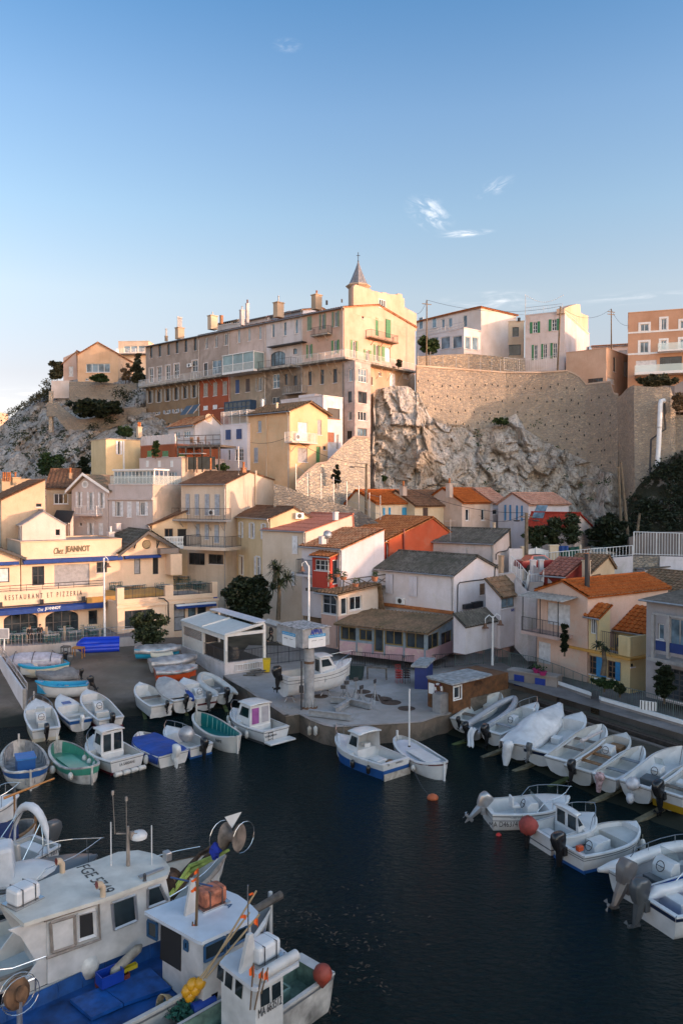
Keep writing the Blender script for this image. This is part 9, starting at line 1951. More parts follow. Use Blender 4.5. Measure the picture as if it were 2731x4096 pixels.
 c=P(zW(1085,1395),1.0);tag(MB().lth([(.02,-.36),(.24,-.35),(.25,.35),(.02,.36)],c,14,(.8,.5,0)).bd('drum',gel('barrel_blue',(.01,.045,.25)),smooth=40),'blue barrel lying on the small fishing boat foredeck','barrel')
 c=P(zW(650,1370),1.15);q=MB()
 for i in range(7):q.tb([c+V((.16*cos(a)+.02*i,.03*i,.32*sin(a)-.02*i))for a in[2*pi*j/14 for j in range(14)]],.02,4,closed=True)
 tag(q.bd('rope_coil',M_rope),'coil of pale rope hung on the blue boat rail','rope');c=P(zW(930,1400),.95);q=MB();lfb(q,c,(.9,.5,.25),700,.1);tag(q.bd('fishing_net',pln('net_green',(.03,.14,.10),.9,var=.5,scale=6),fixn=False),'heap of green and dark fishing net on the foredeck','net')
 for i,(x,y)in enumerate(((1150,1180),(1130,1290))):c=P(zW(x,y),1.0);tag(MB().lth([(.05,.0),(.34,0),(.38,.6),(.33,.6),(.3,.3)],c-Z*.3,14).bd('tub',G_BLACK,smooth=40),['black tub nearer the cabin of the small fishing boat','black tub nearer the net heap'][i],'tub')
 b2=Boat('white rounded boat bow at the very bottom edge of the photo',zX(700,1500),zX(300,1800),B=1.9,D=.9,rise=.3,deck=.7,zf=.4)
fishing()
# ================================================================ quay, terraces and street furniture
def props():
 random.seed(21);b,n,o=REST['b'],REST['n'],REST['o']
 teal=pln('teal_chair',(.02,.11,.115),.5);top_m=pln('grey_table_top',(.30,.29,.28),.6)
 fr=[P(zG(*p),2.62)for p in((-160,1150),(0,1140),(230,1135),(500,1115),(870,1085),(1190,1055),(1410,1042),(1500,1040))];back=[V((p.x-6,p.y+9,2.55))for p in(fr[-1],fr[0])]
 q=MB();q.poly(*[V((p.x,p.y,2.55))for p in fr],back[0]+b*8,back[1]);tag(q.bd('restaurant_terrace',pls('terrace_paving',(.22,.20,.19),.5,0)),kind='structure')
 wst('terrace_front_wall','low pale wall below the restaurant terrace, behind the beached boats',fr,[V((p.x,p.y-.05,.4))for p in fr],.3,pls('front_wall',(.50,.46,.42),.5,.5),'wall')
 f=thg('terrace_railing','grey railing with wooden posts along the front of the restaurant terrace','railing',fr[3]);q=MB()
 for a,e in zip(fr[:-1],fr[1:]):rlg(q,a+V((0,.15,0)),e+V((0,.15,0)),1.0,.3,.009,.022,True)
 q.bd('bars',M_zinc,f)
 for x in(85,290,485,675,865,1047):p=P(zG(x,1110-x*.05),2.62);q=MB();q.box((p.x,p.y+.1,p.z+.65),(.16,.16,1.3));q.bd('post',pln('post_wood',(.34,.27,.20),.8),f)
 def table(c,rz,lab,grp,L=1.3,w=.75):
  t=thg('table',lab,'table',c,grp,rot=(0,0,rz));q=MB();q.box((0,0,.73),(L,w,.04));q.bd('table_top',top_m,t,local=True)
  for x in(-.5,.5):
   for y in(-.3,.3):q=MB();q.box((x*L*.88,y*w,.355),(.05,.05,.71));q.bd('leg',teal,t,local=True)
  return t
 def chair(c,rz,lab,grp,m=None):
  t=thg('chair',lab,'chair',c,grp,rot=(0,0,rz));m=m or teal;q=MB();q.box((0,0,.44),(.44,.44,.04));q.bd('seat',m,t,local=True)
  q=MB();q.tb([(-.2,.21,.44),(-.19,.24,.85),(.19,.24,.85),(.2,.21,.44)],.02,5);q.tb([(0,.21,.44),(0,.24,.85)],.02,4);q.bd('backrest',m,t,local=True)
  for x in(-.19,.19):
   for y in(-.19,.19):q=MB();q.tb([(x,y,0),(x,y,.44)],.018,4);q.bd('leg',m,t,local=True)
  return t
 rz=radians(33);T0=C0=None
 def dup(src,c,r,lab,grp):k=copy_tree(src);k.location=c;k.rotation_euler=(0,0,r);k['label']=lab;k['group']=grp;BASE[k.name]=V(c)
 for pts,z,Lb,nm in(((zG,75,485),(zG,335,480),(zG,440,508),(zG,690,492),(zG,890,482),(zG,20,540)),5.6,1.3,'left part of the upper restaurant terrace'),(((zG,1195,400),(zG,1200,465),(zG,1380,385),(zG,1360,442),(zG,1540,412),(zH,110,425),(zH,255,403),(zH,345,405),(zH,400,385)),REST['zt']+.45,1.7,'raised step of the restaurant terrace'),(((zG,1230,515),(zG,1340,505),(zG,1450,495),(zH,130,492),(zH,340,478),(zH,520,475),(zH,470,460)),REST['zt']+.02,1.2,'railed front of the right terrace'),(((zG,220,1003),(zG,465,985),(zG,545,1015),(zG,695,950),(zG,800,985),(zG,930,935),(zG,1010,962),(zG,70,1010),(zG,330,960)),2.56,1.3,'ground-floor restaurant terrace'):
  for(zf,x,y)in pts:
   c=P(zf(x,y),z+.75);c.z=z;lt,lc='grey table with teal legs on the '+nm,'teal chair at the tables on the '+nm
   if T0 is None:T0=table(c,rz,lt,'tables on the '+nm);T0['group']='tables on the '+nm
   else:dup(T0,c,rz,lt,'tables on the '+nm)
   for k in(-1,1):
    for s in(-.32,.32):
     p=c+b*s*1.1+n*k*-.62;r=rz+(0 if k>0 else pi)+random.uniform(-.2,.2)
     if C0 is None:C0=chair(p,r,lc,'chairs on the '+nm)
     else:dup(C0,p,r,lc,'chairs on the '+nm)
 skin=pln('skin',(.42,.24,.17),.6);coat=pln('black_coat',(.015,.015,.018),.85);hairm=pln('brown_hair',(.10,.045,.02),.8);hairb=pln('dark_hair',(.02,.014,.01),.8)
 def person(c,rz_,lab,h=1.7,walk=0.0,hair=hairm):
  t=thg('person',lab,'person',c,None,rot=(0,0,rz_));k=h/1.7
  J={'pel':(0,0,.93),'bel':(0,.0,1.08),'che':(0,0,1.28),'nek':(0,.0,1.46),'hed':(0,-.02,1.56),'top':(0,-.01,1.66),'sL':(-.17,0,1.38),'sR':(.17,0,1.38),'eL':(-.23,.05,1.1),'eR':(.23,-.02-walk*.3,1.1),'wL':(-.22,-.08,.9),'wR':(.12,-.24,1.1)if not walk else(.22,-.15,.9),'hL':(-.09,0,.9),'hR':(.09,0,.9),'kL':(-.1,-.04-walk*.5,.5),'kR':(.1,walk*.25,.5),'aL':(-.1,.02-walk*.35,.09),'aR':(.1,.04+walk*.9,.1 if not walk else .16),'fL':(-.11,-.13-walk*.35,.04),'fR':(.11,-.11+walk*.9,.05)}
  E=[('pel','bel'),('bel','che'),('che','nek'),('nek','hed'),('hed','top'),('che','sL'),('che','sR'),('sL','eL'),('sR','eR'),('eL','wL'),('eR','wR'),('pel','hL'),('pel','hR'),('hL','kL'),('hR','kR'),('kL','aL'),('kR','aR'),('aL','fL'),('aR','fR')]
  Rd=dict(pel=.13,bel=.12,che=.13,nek=.055,hed=.09,top=.06,sL=.07,sR=.07,eL=.045,eR=.045,wL=.03,wR=.03,hL=.1,hR=.1,kL=.06,kR=.06,aL=.04,aR=.04,fL=.035,fR=.035)
  for sd in 'LR':
   w_=J['w'+sd];J['p'+sd]=(w_[0],w_[1]-.03,w_[2]-.07);Rd['p'+sd]=.03;E.append(('w'+sd,'p'+sd))
   for i in range(5):J['d%s%d'%(sd,i)]=(w_[0]+(-.03+.017*i),w_[1]-.05-(.02 if i==4 else 0),w_[2]-(.15 if i<4 else .1)+.008*abs(i-1));Rd['d%s%d'%(sd,i)]=.009;E.append(('p'+sd,'d%s%d'%(sd,i)))
  def grow(name,keys,m,ex=0.0):
   ks=[q for q in J if q in keys];me=bpy.data.meshes.new(name);me.from_pydata([tuple(x*k for x in J[q])for q in ks],[(ks.index(a),ks.index(e))for a,e in E if a in ks and e in ks],[]);ob=bpy.data.objects.new(name,me);COL.objects.link(ob);ob.parent=t;me.materials.append(m)
   ob.modifiers.new('skin','SKIN');me.skin_vertices.new()if not me.skin_vertices else None
   for i,q in enumerate(ks):r=(Rd[q]+ex)*k;me.skin_vertices[0].data[i].radius=(r,r*.8);me.skin_vertices[0].data[i].use_root=(i==0)
   ob.modifiers.new('sub','SUBSURF').levels=1;return ob
  grow('body',set(J),skin);grow('coat',{'pel','bel','che','sL','sR','eL','eR','wL','wR','hL','hR'},coat,.022);grow('trousers',{'pel','hL','hR','kL','kR','aL','aR'},coat,.018)
  q=MB();q.ball((0,.02*k,1.63*k),(.098*k,.11*k,.1*k),10,7);q.bd('hair',hair,t,local=True,smooth=60)
  for x in(-.035,.035):q=MB();q.ball((x*k,-.105*k,1.585*k),.012*k,6,4);q.bd('eye',WDK,t,local=True)
  q=MB();q.add([(-.012*k,-.1*k,1.57*k),(.012*k,-.1*k,1.57*k),(0,-.13*k,1.545*k),(0,-.1*k,1.6*k)],[[0,1,2],[0,2,3],[1,2,3]]);q.bd('nose',skin,t,local=True);q=MB();q.box((0,-.1*k,1.515*k),(.045*k,.01,.008));q.bd('mouth',pln('lips',(.3,.1,.09)),t,local=True)
 c=P(zM(318,205),2.6);person((c.x,c.y,2.56),.1,'person in a black coat with reddish brown hair standing in front of the terrace tables');person((c.x+.55,c.y+.9,2.56),.3,'dark-haired person in black standing just behind the brown-haired one',hair=hairb)
 c=P(zH(1262,1100),2.6);person((c.x,c.y,c.z),pi*.45,'person in black clothes walking past the pavilion towards the crane',walk=.35,hair=hairb)
 bell=pln('bell_brown',(.16,.08,.045),.6)
 def lamp(base,ytop,lab,arms,zf,m=WFR,r=.09):
  t=thg('street_lamp',lab,'street lamp',base);Y=base.y;tp=Q(zf(arms[0][0],ytop),Y);q=MB();q.tb([base,base+(tp-base)*.5,tp],[r*1.3,r,r*.75],9);q.bd('pole',m,t,smooth=60)
  for(x0,x1,y1,yb)in arms:
   a=Q(zf(x0,ytop+18),Y);e=Q(zf(x1,y1),Y);q=MB();mid=V(((a.x+e.x)/2,Y,max(a.z,e.z)+.25));q.tb([a,mid,V((e.x,Y,e.z+.05)),Q(zf(x1,yb),Y)],[.05,.045,.04,.03],6);q.bd('arm',m,t)
   p=Q(zf(x1,yb),Y);q=MB();q.lth([(.05,.0),(.10,-.05),(.15,-.3),(.32,-.42),(.30,-.42),(.12,-.3)],p,14);q.bd('lamp_shade',bell,t,smooth=50)
 lamp(P(zG(1098,1052),2.6),212,'tall white lamp post with one brown bell lamp in front of the restaurant',[(1088,1132,235,262)],zG);bp=Q(zO(415,90),66);lamp(V((bp.x,66,1.6)),815,'white lamp post with a bell lamp behind the crane box',[(222,152,800,822)],zJ);lamp(P(zP(963,812),1.65),300,'white double-armed lamp post with two brown bell lamps',[(968,888,330,372),(968,1045,305,340)],zP)
 pw=pln('pole_wood',(.16,.125,.085),.9,var=.3)
 def pole(lab,zf,bx,by,tx,ty,Y,r=.13,bars=()):
  a,e=Q(zf(bx,by),Y),Q(zf(tx,ty),Y);t=thg('utility_pole',lab,'pole',a);q=MB();q.tb([a-Z*1.5,e],[r*1.25,r*.8],7);q.bd('shaft',pw,t)
  for d_ in bars:q=MB();q.box((e.x,e.y,e.z-d_),(1.5,.08,.1),.4);q.bd('crossarm',pw,t)
  return e
 e1=pole('thick wooden pole with a double lamp between the village houses',zK,1182,940,1187,395,77,.2,(.4,));e2=pole('wooden pole with a street lamp by the stone steps',zI,1211,1440,1214,925,89.5,.15);e3=pole('leaning wooden pole on the wall in front of the white house',zD,580,730,605,245,118.5,.13);e4=pole('thin tall pole on the skyline right of the white house',zD,1005,590,1003,265,128,.1,(.5,.9));e5=pole('thin pole in front of the white villa',zC,990,905,992,392,116,.1,(.6,));e6=pole('tall dark leaning pole at the foot of the rock',zL,1005,660,915,-140,92,.16);pole('tall dark pole left of the leaning one',zL,925,560,890,-90,94,.16);pole('short pale leaning pole on the wooded slope',zL,1065,650,1112,400,91,.16)
 q=MB();p=e2;q.tb([p-Z*.5,p-V((1.4,0,.35))],.035,5);q.ball(p-V((1.6,0,.4)),(.35,.15,.08),8,5);tag(q.bd('lamp_arm',MIR),'flat lamp on an arm at the top of the stair pole','lamp')
 for s in(-1,1):q=MB();p=e1+V((.75*s,0,-.75));q.tb([e1-Z*.6,p],.03,5);q.ball(p+V((.2*s,0,-.02)),(.35,.2,.09),8,5);tag(q.bd('pole_lamp',MIR),'flat street lamp on the %s arm of the thick wooden pole'%('left' if s<0 else 'right'),'lamp')
 def wire(a,e,lab,sag=.6):q=MB();q.tb([a.lerp(e,i/14)-Z*sag*4*(i/14)*(1-i/14)for i in range(15)],.022,4);tag(q.bd('overhead_wire',MIR),lab,'wire','overhead wires')
 for a,e,s,l in((e5,e3,1.2,'overhead wire sagging between the poles on the heights'),(e3,e4,1.6,'overhead wire between the leaning and the skyline pole'),(e4,Q(zD(1137,395),113),.8,'overhead wire from the skyline pole to the orange house'),(e5,Q(zC(915,500),117),.5,'overhead wire from the villa pole to the pink house'),(e2,Q(zI(412,640),93.7),.8,'overhead wire from the stair pole to the peach house'),(e2,e1,1.5,'overhead wire from the stair pole to the thick wooden pole'),(e1,Q(zK(690,420),90),.8,'overhead wire from the thick pole to the cream houses'),(e1,e6-Z*9,1.2,'overhead wire from the thick pole to the dark leaning pole'),(Q(zI(412,640),93.6),Q(zI(5,705),96),.4,'cable running along the peach house wall')):wire(a,e,l,s)
 C_=P(zH(782,1435),1.2);h=House('pavilion','open white pavilion with a pale flat-sloped roof on a low white wall','pavilion',zH(785,1035),C_.y,1.2,L=zH(337,880),R=zH(1210,0)[0]);A,B=h.a,h.b;La,Lb=h.La,h.Lb;zl=h.zt;zr=h.ht('b',zH(1207,900))[1];zw=h.ht('b',zH(980,1290))[1];pv=pln('pavilion_white',(.62,.60,.57),.4,var=.08)
 for f,u,zt_ in(('a',.1,zl),('a',La*.5,zl),('a',La-.1,zl),('b',Lb-.1,zr)):q=MB();h.hx(q,f,u-.11,u+.11,zw-.2,zt_,-.22,-.0);q.bd('post',pv,h.root)
 q=MB();q.obox(h.C+A*(La-.1)+B*(Lb-.1)+Z*zw,A*-.2,B*-.2,Z*(zr-zw));q.bd('post',pv,h.root);q=MB();h.hx(q,'a',0,La,zl-.3,zl,-.2,.03);h.hx(q,'b',.0,Lb,zl-.05,zl+.2,-.18,.02);q.pm([h.pt('b',0,zl-.02,.04),h.pt('b',Lb,zr-.02,.04),h.pt('b',Lb,zr+.2,.04),h.pt('b',0,zl+.2,.04)],A*.2);q.pm([h.pt('b',0,zl-.02,-La),h.pt('b',Lb,zr-.02,-La),h.pt('b',Lb,zr+.2,-La),h.pt('b',0,zl+.2,-La)],A*.2);q.pm([h.pt('b',0,zl-.0,-La/2),h.pt('b',Lb*.7,zl+(zr-zl)*.7,-La/2),h.pt('b',Lb*.7,zl+.25+(zr-zl)*.7,-La/2),h.pt('b',0,zl+.25,-La/2)],A*.2);q.bd('beams',pv,h.root)
 q=MB();q.pm([h.pt('a',-.1,zl+.06,.12),h.pt('a',La+.1,zl+.06,.12),h.pt('a',La+.1,zl+.06+(zr-zl)*.72,-Lb*.72),h.pt('a',-.1,zl+.06+(zr-zl)*.72,-Lb*.72)],(0,0,.08));q.bd('roof_panel',pln('roof_pale',(.50,.53,.53),.5,var=.08),h.root);q=MB();q.pm([h.pt('a',-.1,zr+.14,-Lb*.74),h.pt('a',La+.1,zr+.14,-Lb*.74),h.pt('a',La+.1,zr+.14,-Lb-.2),h.pt('a',-.1,zr+.14,-Lb-.2)],(0,0,.1));q.bd('roof_panel',pln('roof_lilac',(.50,.53,.60),.5,var=.08),h.root)
 q=MB();h.hx(q,'a',La*.5+.12,La-.22,zw-.2,zl-1.15,-.12,-.06);q.bd('side_screen',pv,h.root);q=MB();h.hx(q,'a',La*.5+.12,La-.22,zl-1.15,zl-.3,-.11,-.07);q.bd('clear_screen',clearglass('clear_vinyl',(.4,.36,.33),.5),h.root);q=MB();q.poly(*[p+Z*(zw-.1)for p in(h.C,h.C+A*La,h.C+A*La+B*Lb,h.C+B*Lb)]);q.bd('floor',pln('dark_floor',(.05,.045,.04),.8),h.root)
 q=MB();rlg(q,h.pt('a',0,zw,-.1),h.pt('a',La*.5,zw,-.1),1.0,.14,.012,.025);rlg(q,h.pt('b',.2,zw,-.1),h.pt('b',Lb,zw,-.1),.9,.14,.012,.025);q.poly(h.pt('b',.3,zw+.05,-La+.05),h.pt('b',Lb,zw+.05,-La+.05),h.pt('b',Lb,zr-.1,-La+.05),h.pt('b',.3,zl-.1,-La+.05));q.bd('railing',MIR,h.root)
 q=MB();h.hx(q,'a',-.02,La+.1,0,zw,-.3,.05);h.hx(q,'b',.0,Lb+.1,.2,zw-.002,-.3,.051);o_=q.bd('pavilion_wall',pls('pavilion_block',(.60,.59,.58),.5,.7,(.36,.33,.3),.25));tag(o_,'stained white block wall that carries the pavilion','wall')
 c=h.pt('b',Lb*.45,zw-.1,-1.6);t=thg('barrel','grey wooden barrel table inside the pavilion','barrel',c);MB().lth([(.28,0),(.36,.5),(.28,1.0)],c,14).bd('staves',M_GREYD,t,smooth=50);q=MB()
 for z_,r in((.2,.33),(.8,.33)):q.lth([(r+.01,-.03),(r+.01,.03)],c+Z*z_,14)
 q.bd('hoops',MIR,t)
 q=MB();z0=h.ht('b',zH(1000,1360))[1];u0,u1=h.ht('b',zH(890,1320),.12)[0],h.ht('b',zH(1175,1300),.12)[0]
 for zz in(z0-.15,z0+.35):q.tb([h.pt('b',u0,zz,.12),h.pt('b',u1,zz,.12)],.03,5)
 for i in range(12):u=u0+(u1-u0)*i/11;q.tb([h.pt('b',u,z0-.15,.12),h.pt('b',u,z0+.35,.12)],.022,4)
 tag(q.bd('ladder',M_wmetal),'white ladder hung sideways on the pavilion wall','ladder')
 cb=P(zO(418,852),1.2);t=thg('harbour_crane','grey pillar crane with a boxy head carrying blue lettering and notices','crane',cb);gm=pln('crane_grey',(.30,.30,.31),.6,var=.2);ztop=Q(zO(418,318),cb.y).z;rr=46/1568*700*cb.y/F
 MB().lth([(rr*1.03,0),(rr,.6),(rr,ztop-1.2)],cb,20).bd('column',gm,t,smooth=50);MB().lth([(rr*1.65,0),(rr*1.65,.1),(rr*1.0,.12)],cb,20).bd('base_flange',pln('flange_rust',(.16,.085,.05),.9,var=.5),t);q=MB()
 for i in range(12):a=2*pi*i/12;d_=V((cos(a),sin(a),0));q.pm([cb+d_*rr*.98+Z*.1,cb+d_*rr*1.55+Z*.1,cb+d_*rr*1.0+Z*.7],V((-d_.y,d_.x,0))*.04)
 q.bd('gussets',gm,t);z_=Q(zO(420,445),cb.y).z;MB().lth([(rr*1.02,-.08),(rr*1.03,0),(rr*1.02,.1)],(cb.x,cb.y,z_),20).bd('rust_ring',pln('flange_rust',(0,0,0)),t)
 k=House('x','x','x',zO(360,160),cb.y-1.05,Q(zO(360,322),cb.y-1.05).z,L=zO(128,0)[0],R=zO(600,0)[0],phi=38);bpy.data.objects.remove(k.root);q=MB();q.obox(k.C+Z*k.zb,k.a*k.La,k.b*k.Lb,Z*(k.zt-k.zb));q.bd('crane_head',gm,t);q=MB();q.obox(k.C+Z*(k.zt+.003)-k.a*.08-k.b*.08,k.a*(k.La+.16),k.b*(k.Lb+.16),Z*.06);q.bd('head_cover',pln('peeling_cover',(.42,.41,.41),.8,var=.6,scale=5),t)
 q=MB();e=Q(zO(40,85),cb.y+3.5);a=k.C+k.a*k.La+k.b*k.Lb*.5+Z*(k.zt-.45);q.tb([a,e],.28,4);q.bd('jib',gm,t)
 for f,p0,p1,big in(('a',zO(180,178),zO(298,302),0),('b',zO(410,195),zO(562,312),1)):
  u0,u1,z0,z1=k.rct(f,p0,p1);q=MB();k.hx(q,f,u0,u1,z0,z1,.01,.03);s_=q.bd('notice',WFR,t);q=MB();k.hx(q,f,u0,u1,z1-(z1-z0)*.22,z1+.002,.031,.04);q.bd('notice_header',pln('sky_blue_header',(.02,.28,.55),.5),s_)
  fm=frm(k.pt(f,(u0+u1)/2,z1-(z1-z0)*.11,.045),(-k.a if f=='a' else k.b),Z);txm('notice_lettering','PORT DU VALLON DES AUFFES',.1,WFR,t,fm,width=(u1-u0)*.88,depth=.002)
  for i,s2 in enumerate(('DANGER','ACCES INTERDIT')):fm=frm(k.pt(f,(u0*.68+u1*.32)if(i==0)==(f=='b')else(u0*.28+u1*.72),(z0*.45+z1*.55),.035),(-k.a if f=='a' else k.b),Z);txm('notice_lettering',s2,.1,WDK,t,fm,width=(u1-u0)*.28,depth=.002)
 u0,z1=k.ht('b',zO(430,165));u1,z0=k.ht('b',zO(535,205));txm('crane_lettering','APPVA',.4,paint('sign_blue2',(.01,.04,.30)),t,frm(k.pt('b',(u0+u1)/2,(z0+z1)/2+.1,.02),k.b,Z),width=u1-u0,height=.36,bold=.012,depth=.01);c=Q(zO(348,700),cb.y-.6);q=MB();q.tb([V((c.x,c.y,1.2)),Q(zO(350,435),cb.y-.6)],.06,6);q.box((c.x,c.y,c.z+.1),(.3,.3,.45));q.bd('control_post',MIR,t)
 hc=P(zP(552,1318),1.2);h=House('harbour_hut','small brown timber hut with a grey flat roof and a life ring on its wall','hut',zP(552,1020),hc.y,1.2,L=zP(288,0)[0],R=zP(735,0)[0],phi=40);wm=pln('hut_timber',(.135,.055,.018),.7,var=.35,scale=3)
 h.win('b',zP(560,1035),zP(633,1165),nv=1,sur=WFR,sw=.08);h.fin(wm,'flat',tm=pln('hut_roof',(.30,.31,.32),.8,var=.3));q=MB();q.pm([P(p,h.zt+.2)for p in(zP(272,925),zP(548,1012),zP(870,935),zP(960,905),zP(700,845))],(0,0,-.1));q.bd('roof',pln('hut_roof',(0,0,0)),h.root)
 q=MB();q.obox(h.C+h.b*(h.Lb+.003)+h.a*.1+Z*1.9,h.b*4.2,h.a*3,Z*(h.zt-1.95));ex=q.bd('side_panel',wm,h.root);u,z_=h.ht('b',zP(815,1000),-.08);txm('hut_lettering','APPVA',.3,pln('carved_brown',(.05,.02,.008),.8),h.root,frm(h.pt('b',u,z_,-.09),h.b,Z),width=.95,height=.3,bold=.01,depth=.01);q=MB();q.obox(h.C+h.b*(h.Lb+.003)+h.a*.05+Z*.6,h.b*4.4,h.a*3.1,Z*1.29);q.bd('concrete_base',M_wet,h.root)
 u,z_=h.ht('a',zP(402,1055),.06);cc=h.pt('a',u,z_,.08);r_=[cc+(h.a*cos(a)+Z*sin(a))*.3 for a in[2*pi*i/20 for i in range(20)]];t=thg('life_ring','white life ring with dark red bands on the hut wall','life ring',cc);MB().tb(r_,.085,8,closed=True).bd('ring',G_W,t,smooth=60)
 for i in(2,7,12,17):MB().tb([r_[i-1],r_[i],r_[(i+1)%20]],.089,8).bd('band',G_RED,t)
 q=MB();u0,u1,z0,z1=h.rct('a',zP(300,1000),zP(358,1110));h.hx(q,'a',u0,u1,z0,z1,.01,.04);tag(q.bd('notice_board',WFR),'white notice sheet on the hut beside the life ring','notice')
 c=P(zP(440,1315),1.2);t=thg('metal_cabinet','steel cabinet with a dark mesh door in front of the hut','cabinet',c);q=MB();q.box((c.x,c.y+.35,1.85),(1.1,.7,1.3),.72);q.bd('casing',M_zinc,t);q=MB();q.box((c.x-.3,c.y+.17,1.82),(.6,.04,1.1),-.85);q.bd('door',MIR,t)
 q=MB();a=P(zP(150,1060),1.2);e=P(zP(288,1068),1.2);q.obox(a,e-a,(.6,2,0),Z*1.65);o_=q.bd('blue_store',pln('store_blue',(.01,.028,.15),.5));tag(o_,'low blue store behind the hut with a pale flat roof','store');q=MB();q.obox(a+V((-.3,-.1,1.66)),(e-a)*1.2,(1,3,0),Z*.15);q.bd('roof',pln('hut_roof',(.30,.31,.32)),o_)
 def bin_(c,m,lab,d,wheels,rz_):
  t=thg('wheelie_bin',lab,'bin',c,rot=(0,0,rz_));q=MB();x,y,z_=d;q.add([(s*x*k/2,r*y*k/2,zz)for zz,k in((.1,.8),(z_*.9,1))for s,r in((-1,-1),(1,-1),(1,1),(-1,1))],[[0,1,2,3],[4,5,6,7],[0,1,5,4],[1,2,6,5],[2,3,7,6],[3,0,4,7]]);q.bd('body',m,t,local=True);q=MB();q.box((0,0,z_*.94),(x*1.06,y*1.06,z_*.08));q.bd('lid',m,t,local=True,bevel=.03)
  for i in range(wheels):q=MB();q.lth([(.1,-.04),(.1,.04)],((-1 if i%2 else 1)*x*.36,(.3 if i<2 else-.3)*y,.1),10,(1,0,0));q.bd('wheel',WDK,t,local=True)
 c=P(zH(1220,1410),1.2);bin_(c,pln('bin_yellow',(.55,.38,.01),.5),'bright yellow wheelie bin beside the pavilion wall',(.62,.75,1.15),2,.1);c=P(zO(838,600),1.2);bin_(c,pln('bin_green',(.015,.035,.035),.5),'big dark green four-wheeled bin behind the motor cruiser bow',(1.3,.8,1.2),4,-.15)
 for i,(x,y,r)in enumerate(((893,710,.62),(985,748,.58),(1075,776,.68),(1150,806,.72),(1288,860,.6),(520,752,.55))):c=P(zO(x,y),1.2);tag(MB().lth([(r,0),(r,.015),(r*.92,.02)],c+Z*.004,20).bd('manhole_cover',pln('rusty_cover',(.085,.05,.035),.9,var=.4)),'round rusty iron cover set in the quay','manhole cover','rusty covers in the quay')
 for i,(x,y,hh)in enumerate(((722,780,.9),(752,785,1.25),(835,800,1.6),(885,808,1.1),(1005,812,1.55))):
  c=P(zO(x,y),1.2);t=thg('jack_stand','rusty boat jack stand on the quay, '+['leftmost and shortest','second from the left','with a big square pad','short one right of the square pad','rightmost with spread legs'][i],'jack stand',c,'jack stands on the quay')
  for j in range(3):q=MB();a=2.1*j+.4;q.tb([c+V((.42*cos(a),.42*sin(a),0)),c+Z*hh*.6],.03,5);q.bd('leg',M_zinc,t)
  q=MB();q.tb([c+Z*hh*.3,c+Z*hh],.045,6);q.bd('screw',M_zinc,t);q=MB();q.box(c+Z*hh,(.36,.09,.26),.3*i);q.bd('pad',WDK,t)
 for x0,y0,x1,y1,l in((615,800,770,815,'short grey steel beam lying on the quay by the jack stands'),(415,915,790,960,'long grey steel beam lying along the quay edge'),(780,818,655,900,'slanting grey steel beam pointing at the quay edge'),(780,815,970,860,'grey steel beam in front of the rightmost jack stand')):
  a,e=P(zO(x0,y0),1.3),P(zO(x1,y1),1.3);d_=(e-a).normalized();s_=V((-d_.y,d_.x,0));t=thg('steel_beam',l,'beam',a);q=MB();q.obox(a-s_*.02,e-a,s_*.04,Z*.32);q.obox(a-s_*.15+Z*.32,e-a,s_*.3,Z*.04);q.obox(a-s_*.15-Z*.04,e-a,s_*.3,Z*.04);q.bd('profile',gm,t)
 for i in range(8):c=P(zO(1220+68*(i//4),632),1.2);chair(c+Z*.09*(i%4)*2,.3,'stacked chair beside the workbench, in the '+('red left stack' if i<4 else 'dark right stack'),'stacked '+('red' if i<4 else 'dark')+' chairs on the quay',pln('red_chair',(.40,.015,.012),.5)if i<4 else G_BLACK)
 def bench(x0,x1,y,lab,zf,z0,hh,m):
  a,e=P(zf(x0,y),z0),P(zf(x1,y+8),z0);d_=e-a;t=thg('workbench',lab,'bench',a);q=MB();q.obox(a+Z*hh,d_,(0,.8,0),Z*.08);q.bd('top',m,t)
  for f in(0,.94):
   for g in(.05,.7):q=MB();q.obox(a+d_*f+V((0,g,0)),d_*.06,(0,.1,0),Z*hh);q.bd('leg',m,t)
 bench(935,1115,600,'rough wooden workbench against the quay railing',zO,1.2,.9,M_GREYD);bench(635,712,335,'weathered bench behind the lavender boat',zM,2.0,.8,M_GREYD);bench(752,860,345,'orange-topped workbench left of the blue dinghy',zM,2.0,.8,pln('bench_orange',(.42,.17,.03),.7))
 for i in range(5):c=P(zH(1040+35*i,1440-(i%3)*18),1.25);q=MB();q.box(c+Z*.05*i,(1.0,.2,.07),.3*i);tag(q.bd('timber_offcut',M_GREYD),'grey timber offcut in the heap beside the yellow bin','plank','heap of timber offcuts')
 for i,(x,y)in enumerate(((130,830),(185,905),(225,915),(265,920),(330,960),(380,985),(420,1060),(475,1060))):c=P(zO(x,y),.75);t=thg('fender','grubby fender hanging on the quay edge by the crane','fender',c-Z*.3,'fenders along the quay edge');MB().lth([(.03,-.32),(.14,-.22),(.15,.2),(.03,.32)],c,9).bd('float',M_fend if i%2 else pln('grimy_fender',(.3,.27,.22)),t,smooth=60);q=MB();q.tb([c+Z*.3,c+Z*.55],.015,4);q.bd('rope',M_rope,t)
 c=P(zM(47,290),2.6);t=thg('notice_board','white framed notice board on a post at the left edge','notice board',c);q=MB();q.tb([c,Q(zM(50,40),c.y)],.06,6);q.bd('post',WFR,t);q=MB();a=Q(zM(-5,145),c.y-.08);e=Q(zM(98,35),c.y-.08);q.box(((a.x+e.x)/2,c.y-.08,(a.z+e.z)/2),(e.x-a.x,.05,e.z-a.z));q.bd('frame',WFR,t);q=MB();q.box(((a.x+e.x)/2,c.y-.11,(a.z+e.z)/2),((e.x-a.x)*.88,.02,(e.z-a.z)*.86));q.bd('panel',pln('board_grey',(.40,.38,.39),.6),t)
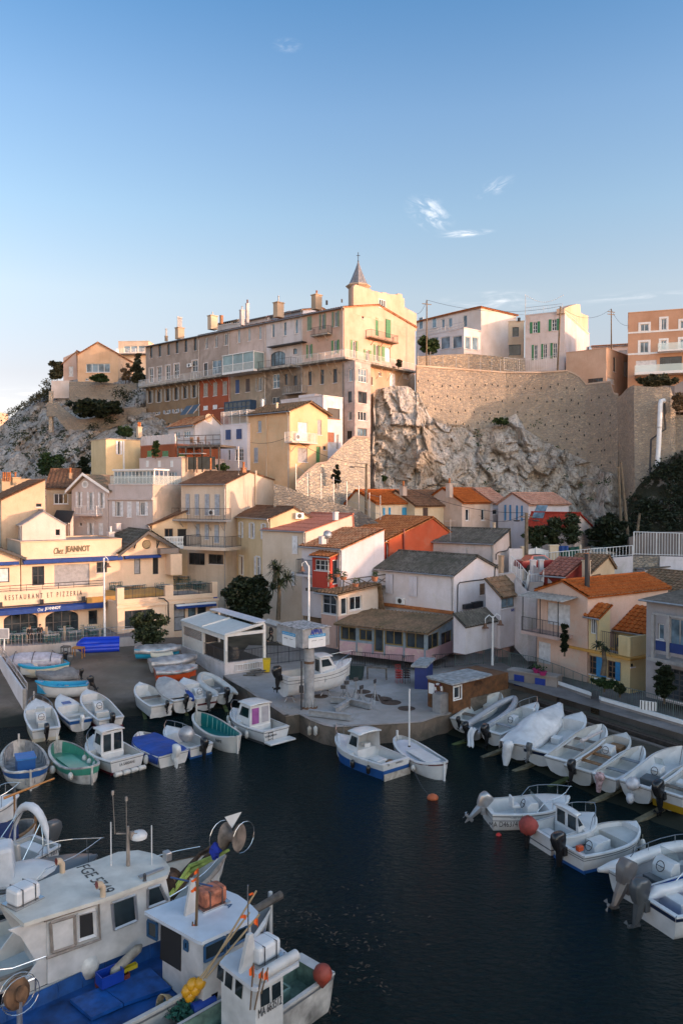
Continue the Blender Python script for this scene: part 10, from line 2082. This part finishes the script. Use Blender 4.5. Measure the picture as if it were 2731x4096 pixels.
 a,e=P(zM(-40,270),2.5),P(zM(245,690),1.7);rw=wst('ramp_wall','slanting white wall with a grey top rail at the left slip',[a,e],[V((a.x,a.y-.02,.6)),V((e.x,e.y-.02,-.2))],.3,MWW,'wall');q=MB();rlg(q,a+V((.25,.1,.02)),e+V((.25,.1,.02)),.55,.5,.02,.04);q.bd('rail',M_galv,rw);q=MB();c=P(zM(250,930),.1);q.box((c.x,c.y+.3,.9),(.25,.25,1.9));q.box((c.x+.6,c.y+.4,.8),(.1,.1,1.7));tag(q.bd('gate_post',M_zinc),'grey gate post at the foot of the slanting white wall','post')
 q=MB();bl=paint('rail_blue',(.03,.10,.26));z1=1.65
 for x,y0,y1 in((787,680,455),(1222,610,385),(985,690,490)):c=P(zP(x,y0),z1);q.tb([c,Q(zP(x,y1),c.y)],.05,6)
 for p0,p1 in(((797,455),(945,485)),((985,492),(1260,450)),((797,455),(1290,385))):A0,B0=P(zP(p0[0],680),z1),P(zP(p1[0],650),z1);q.tb([Q(zP(*p0),A0.y),Q(zP(*p1),B0.y)],.05,6)
 tag(q.bd('pipe_railing',bl),'blue pipe railing by the white shed','railing')
 for i,(x,y,r,hh)in enumerate(((828,680,.42,1.1),(1065,710,.7,1.35),(620,690,.6,1.9))):c=P(zP(x,y),1.65);tag(MB().lth([(r,0),(r,hh*.9),(r*.7,hh)],c,14).bd('bollard',pls('bollard_pink',(.50,.34,.31),.5,.5),smooth=40),['small round pink bollard between the blue rails','wide round pink bollard beside the double lamp','tall pink rounded pier at the veranda corner'][i],'bollard')
 c=P(zd(993,1832),.05);tag(MB().ball(c,(.3,.3,.2)).bd('buoy',pln('buoy_orange',(.45,.10,.03),.6),smooth=180),'orange buoy floating off the stern of the blue cabin boat','buoy');wire(P(zd(948,1765),.9),c,'thin mooring line from the blue cabin boat to the orange buoy',.25)
 a,e=P(zO(40,470),1.3),P(zO(380,430),1.4);q=MB();rlg(q,a,e,1.9,.12,.012,.03,True);tag(q.bd('mesh_gate',MIR),'dark bar fence between the pavilion and the crane','fence')
 q=MB();random.seed(4)
 for i in range(600):
  x=random.gauss(1130,130)+random.uniform(-60,420);y=random.gauss(3760,130)+random.uniform(-40,120);c=P((x,y),.012)
  if noise.noise(V((c.x*.7,c.y*.7,2)))<.02:continue
  s=random.uniform(.02,.06);a=random.uniform(0,6.3);q.add([c+V((s*2*cos(a),s*2*sin(a),0)),c+V((-s*sin(a),s*cos(a),.01)),c-V((s*2*cos(a),s*2*sin(a),0))],[[0,1,2]])
 tag(q.bd('drifting_leaves',pln('dead_leaf',(.085,.055,.035),.8,var=.4),fixn=False),kind='stuff')
props()
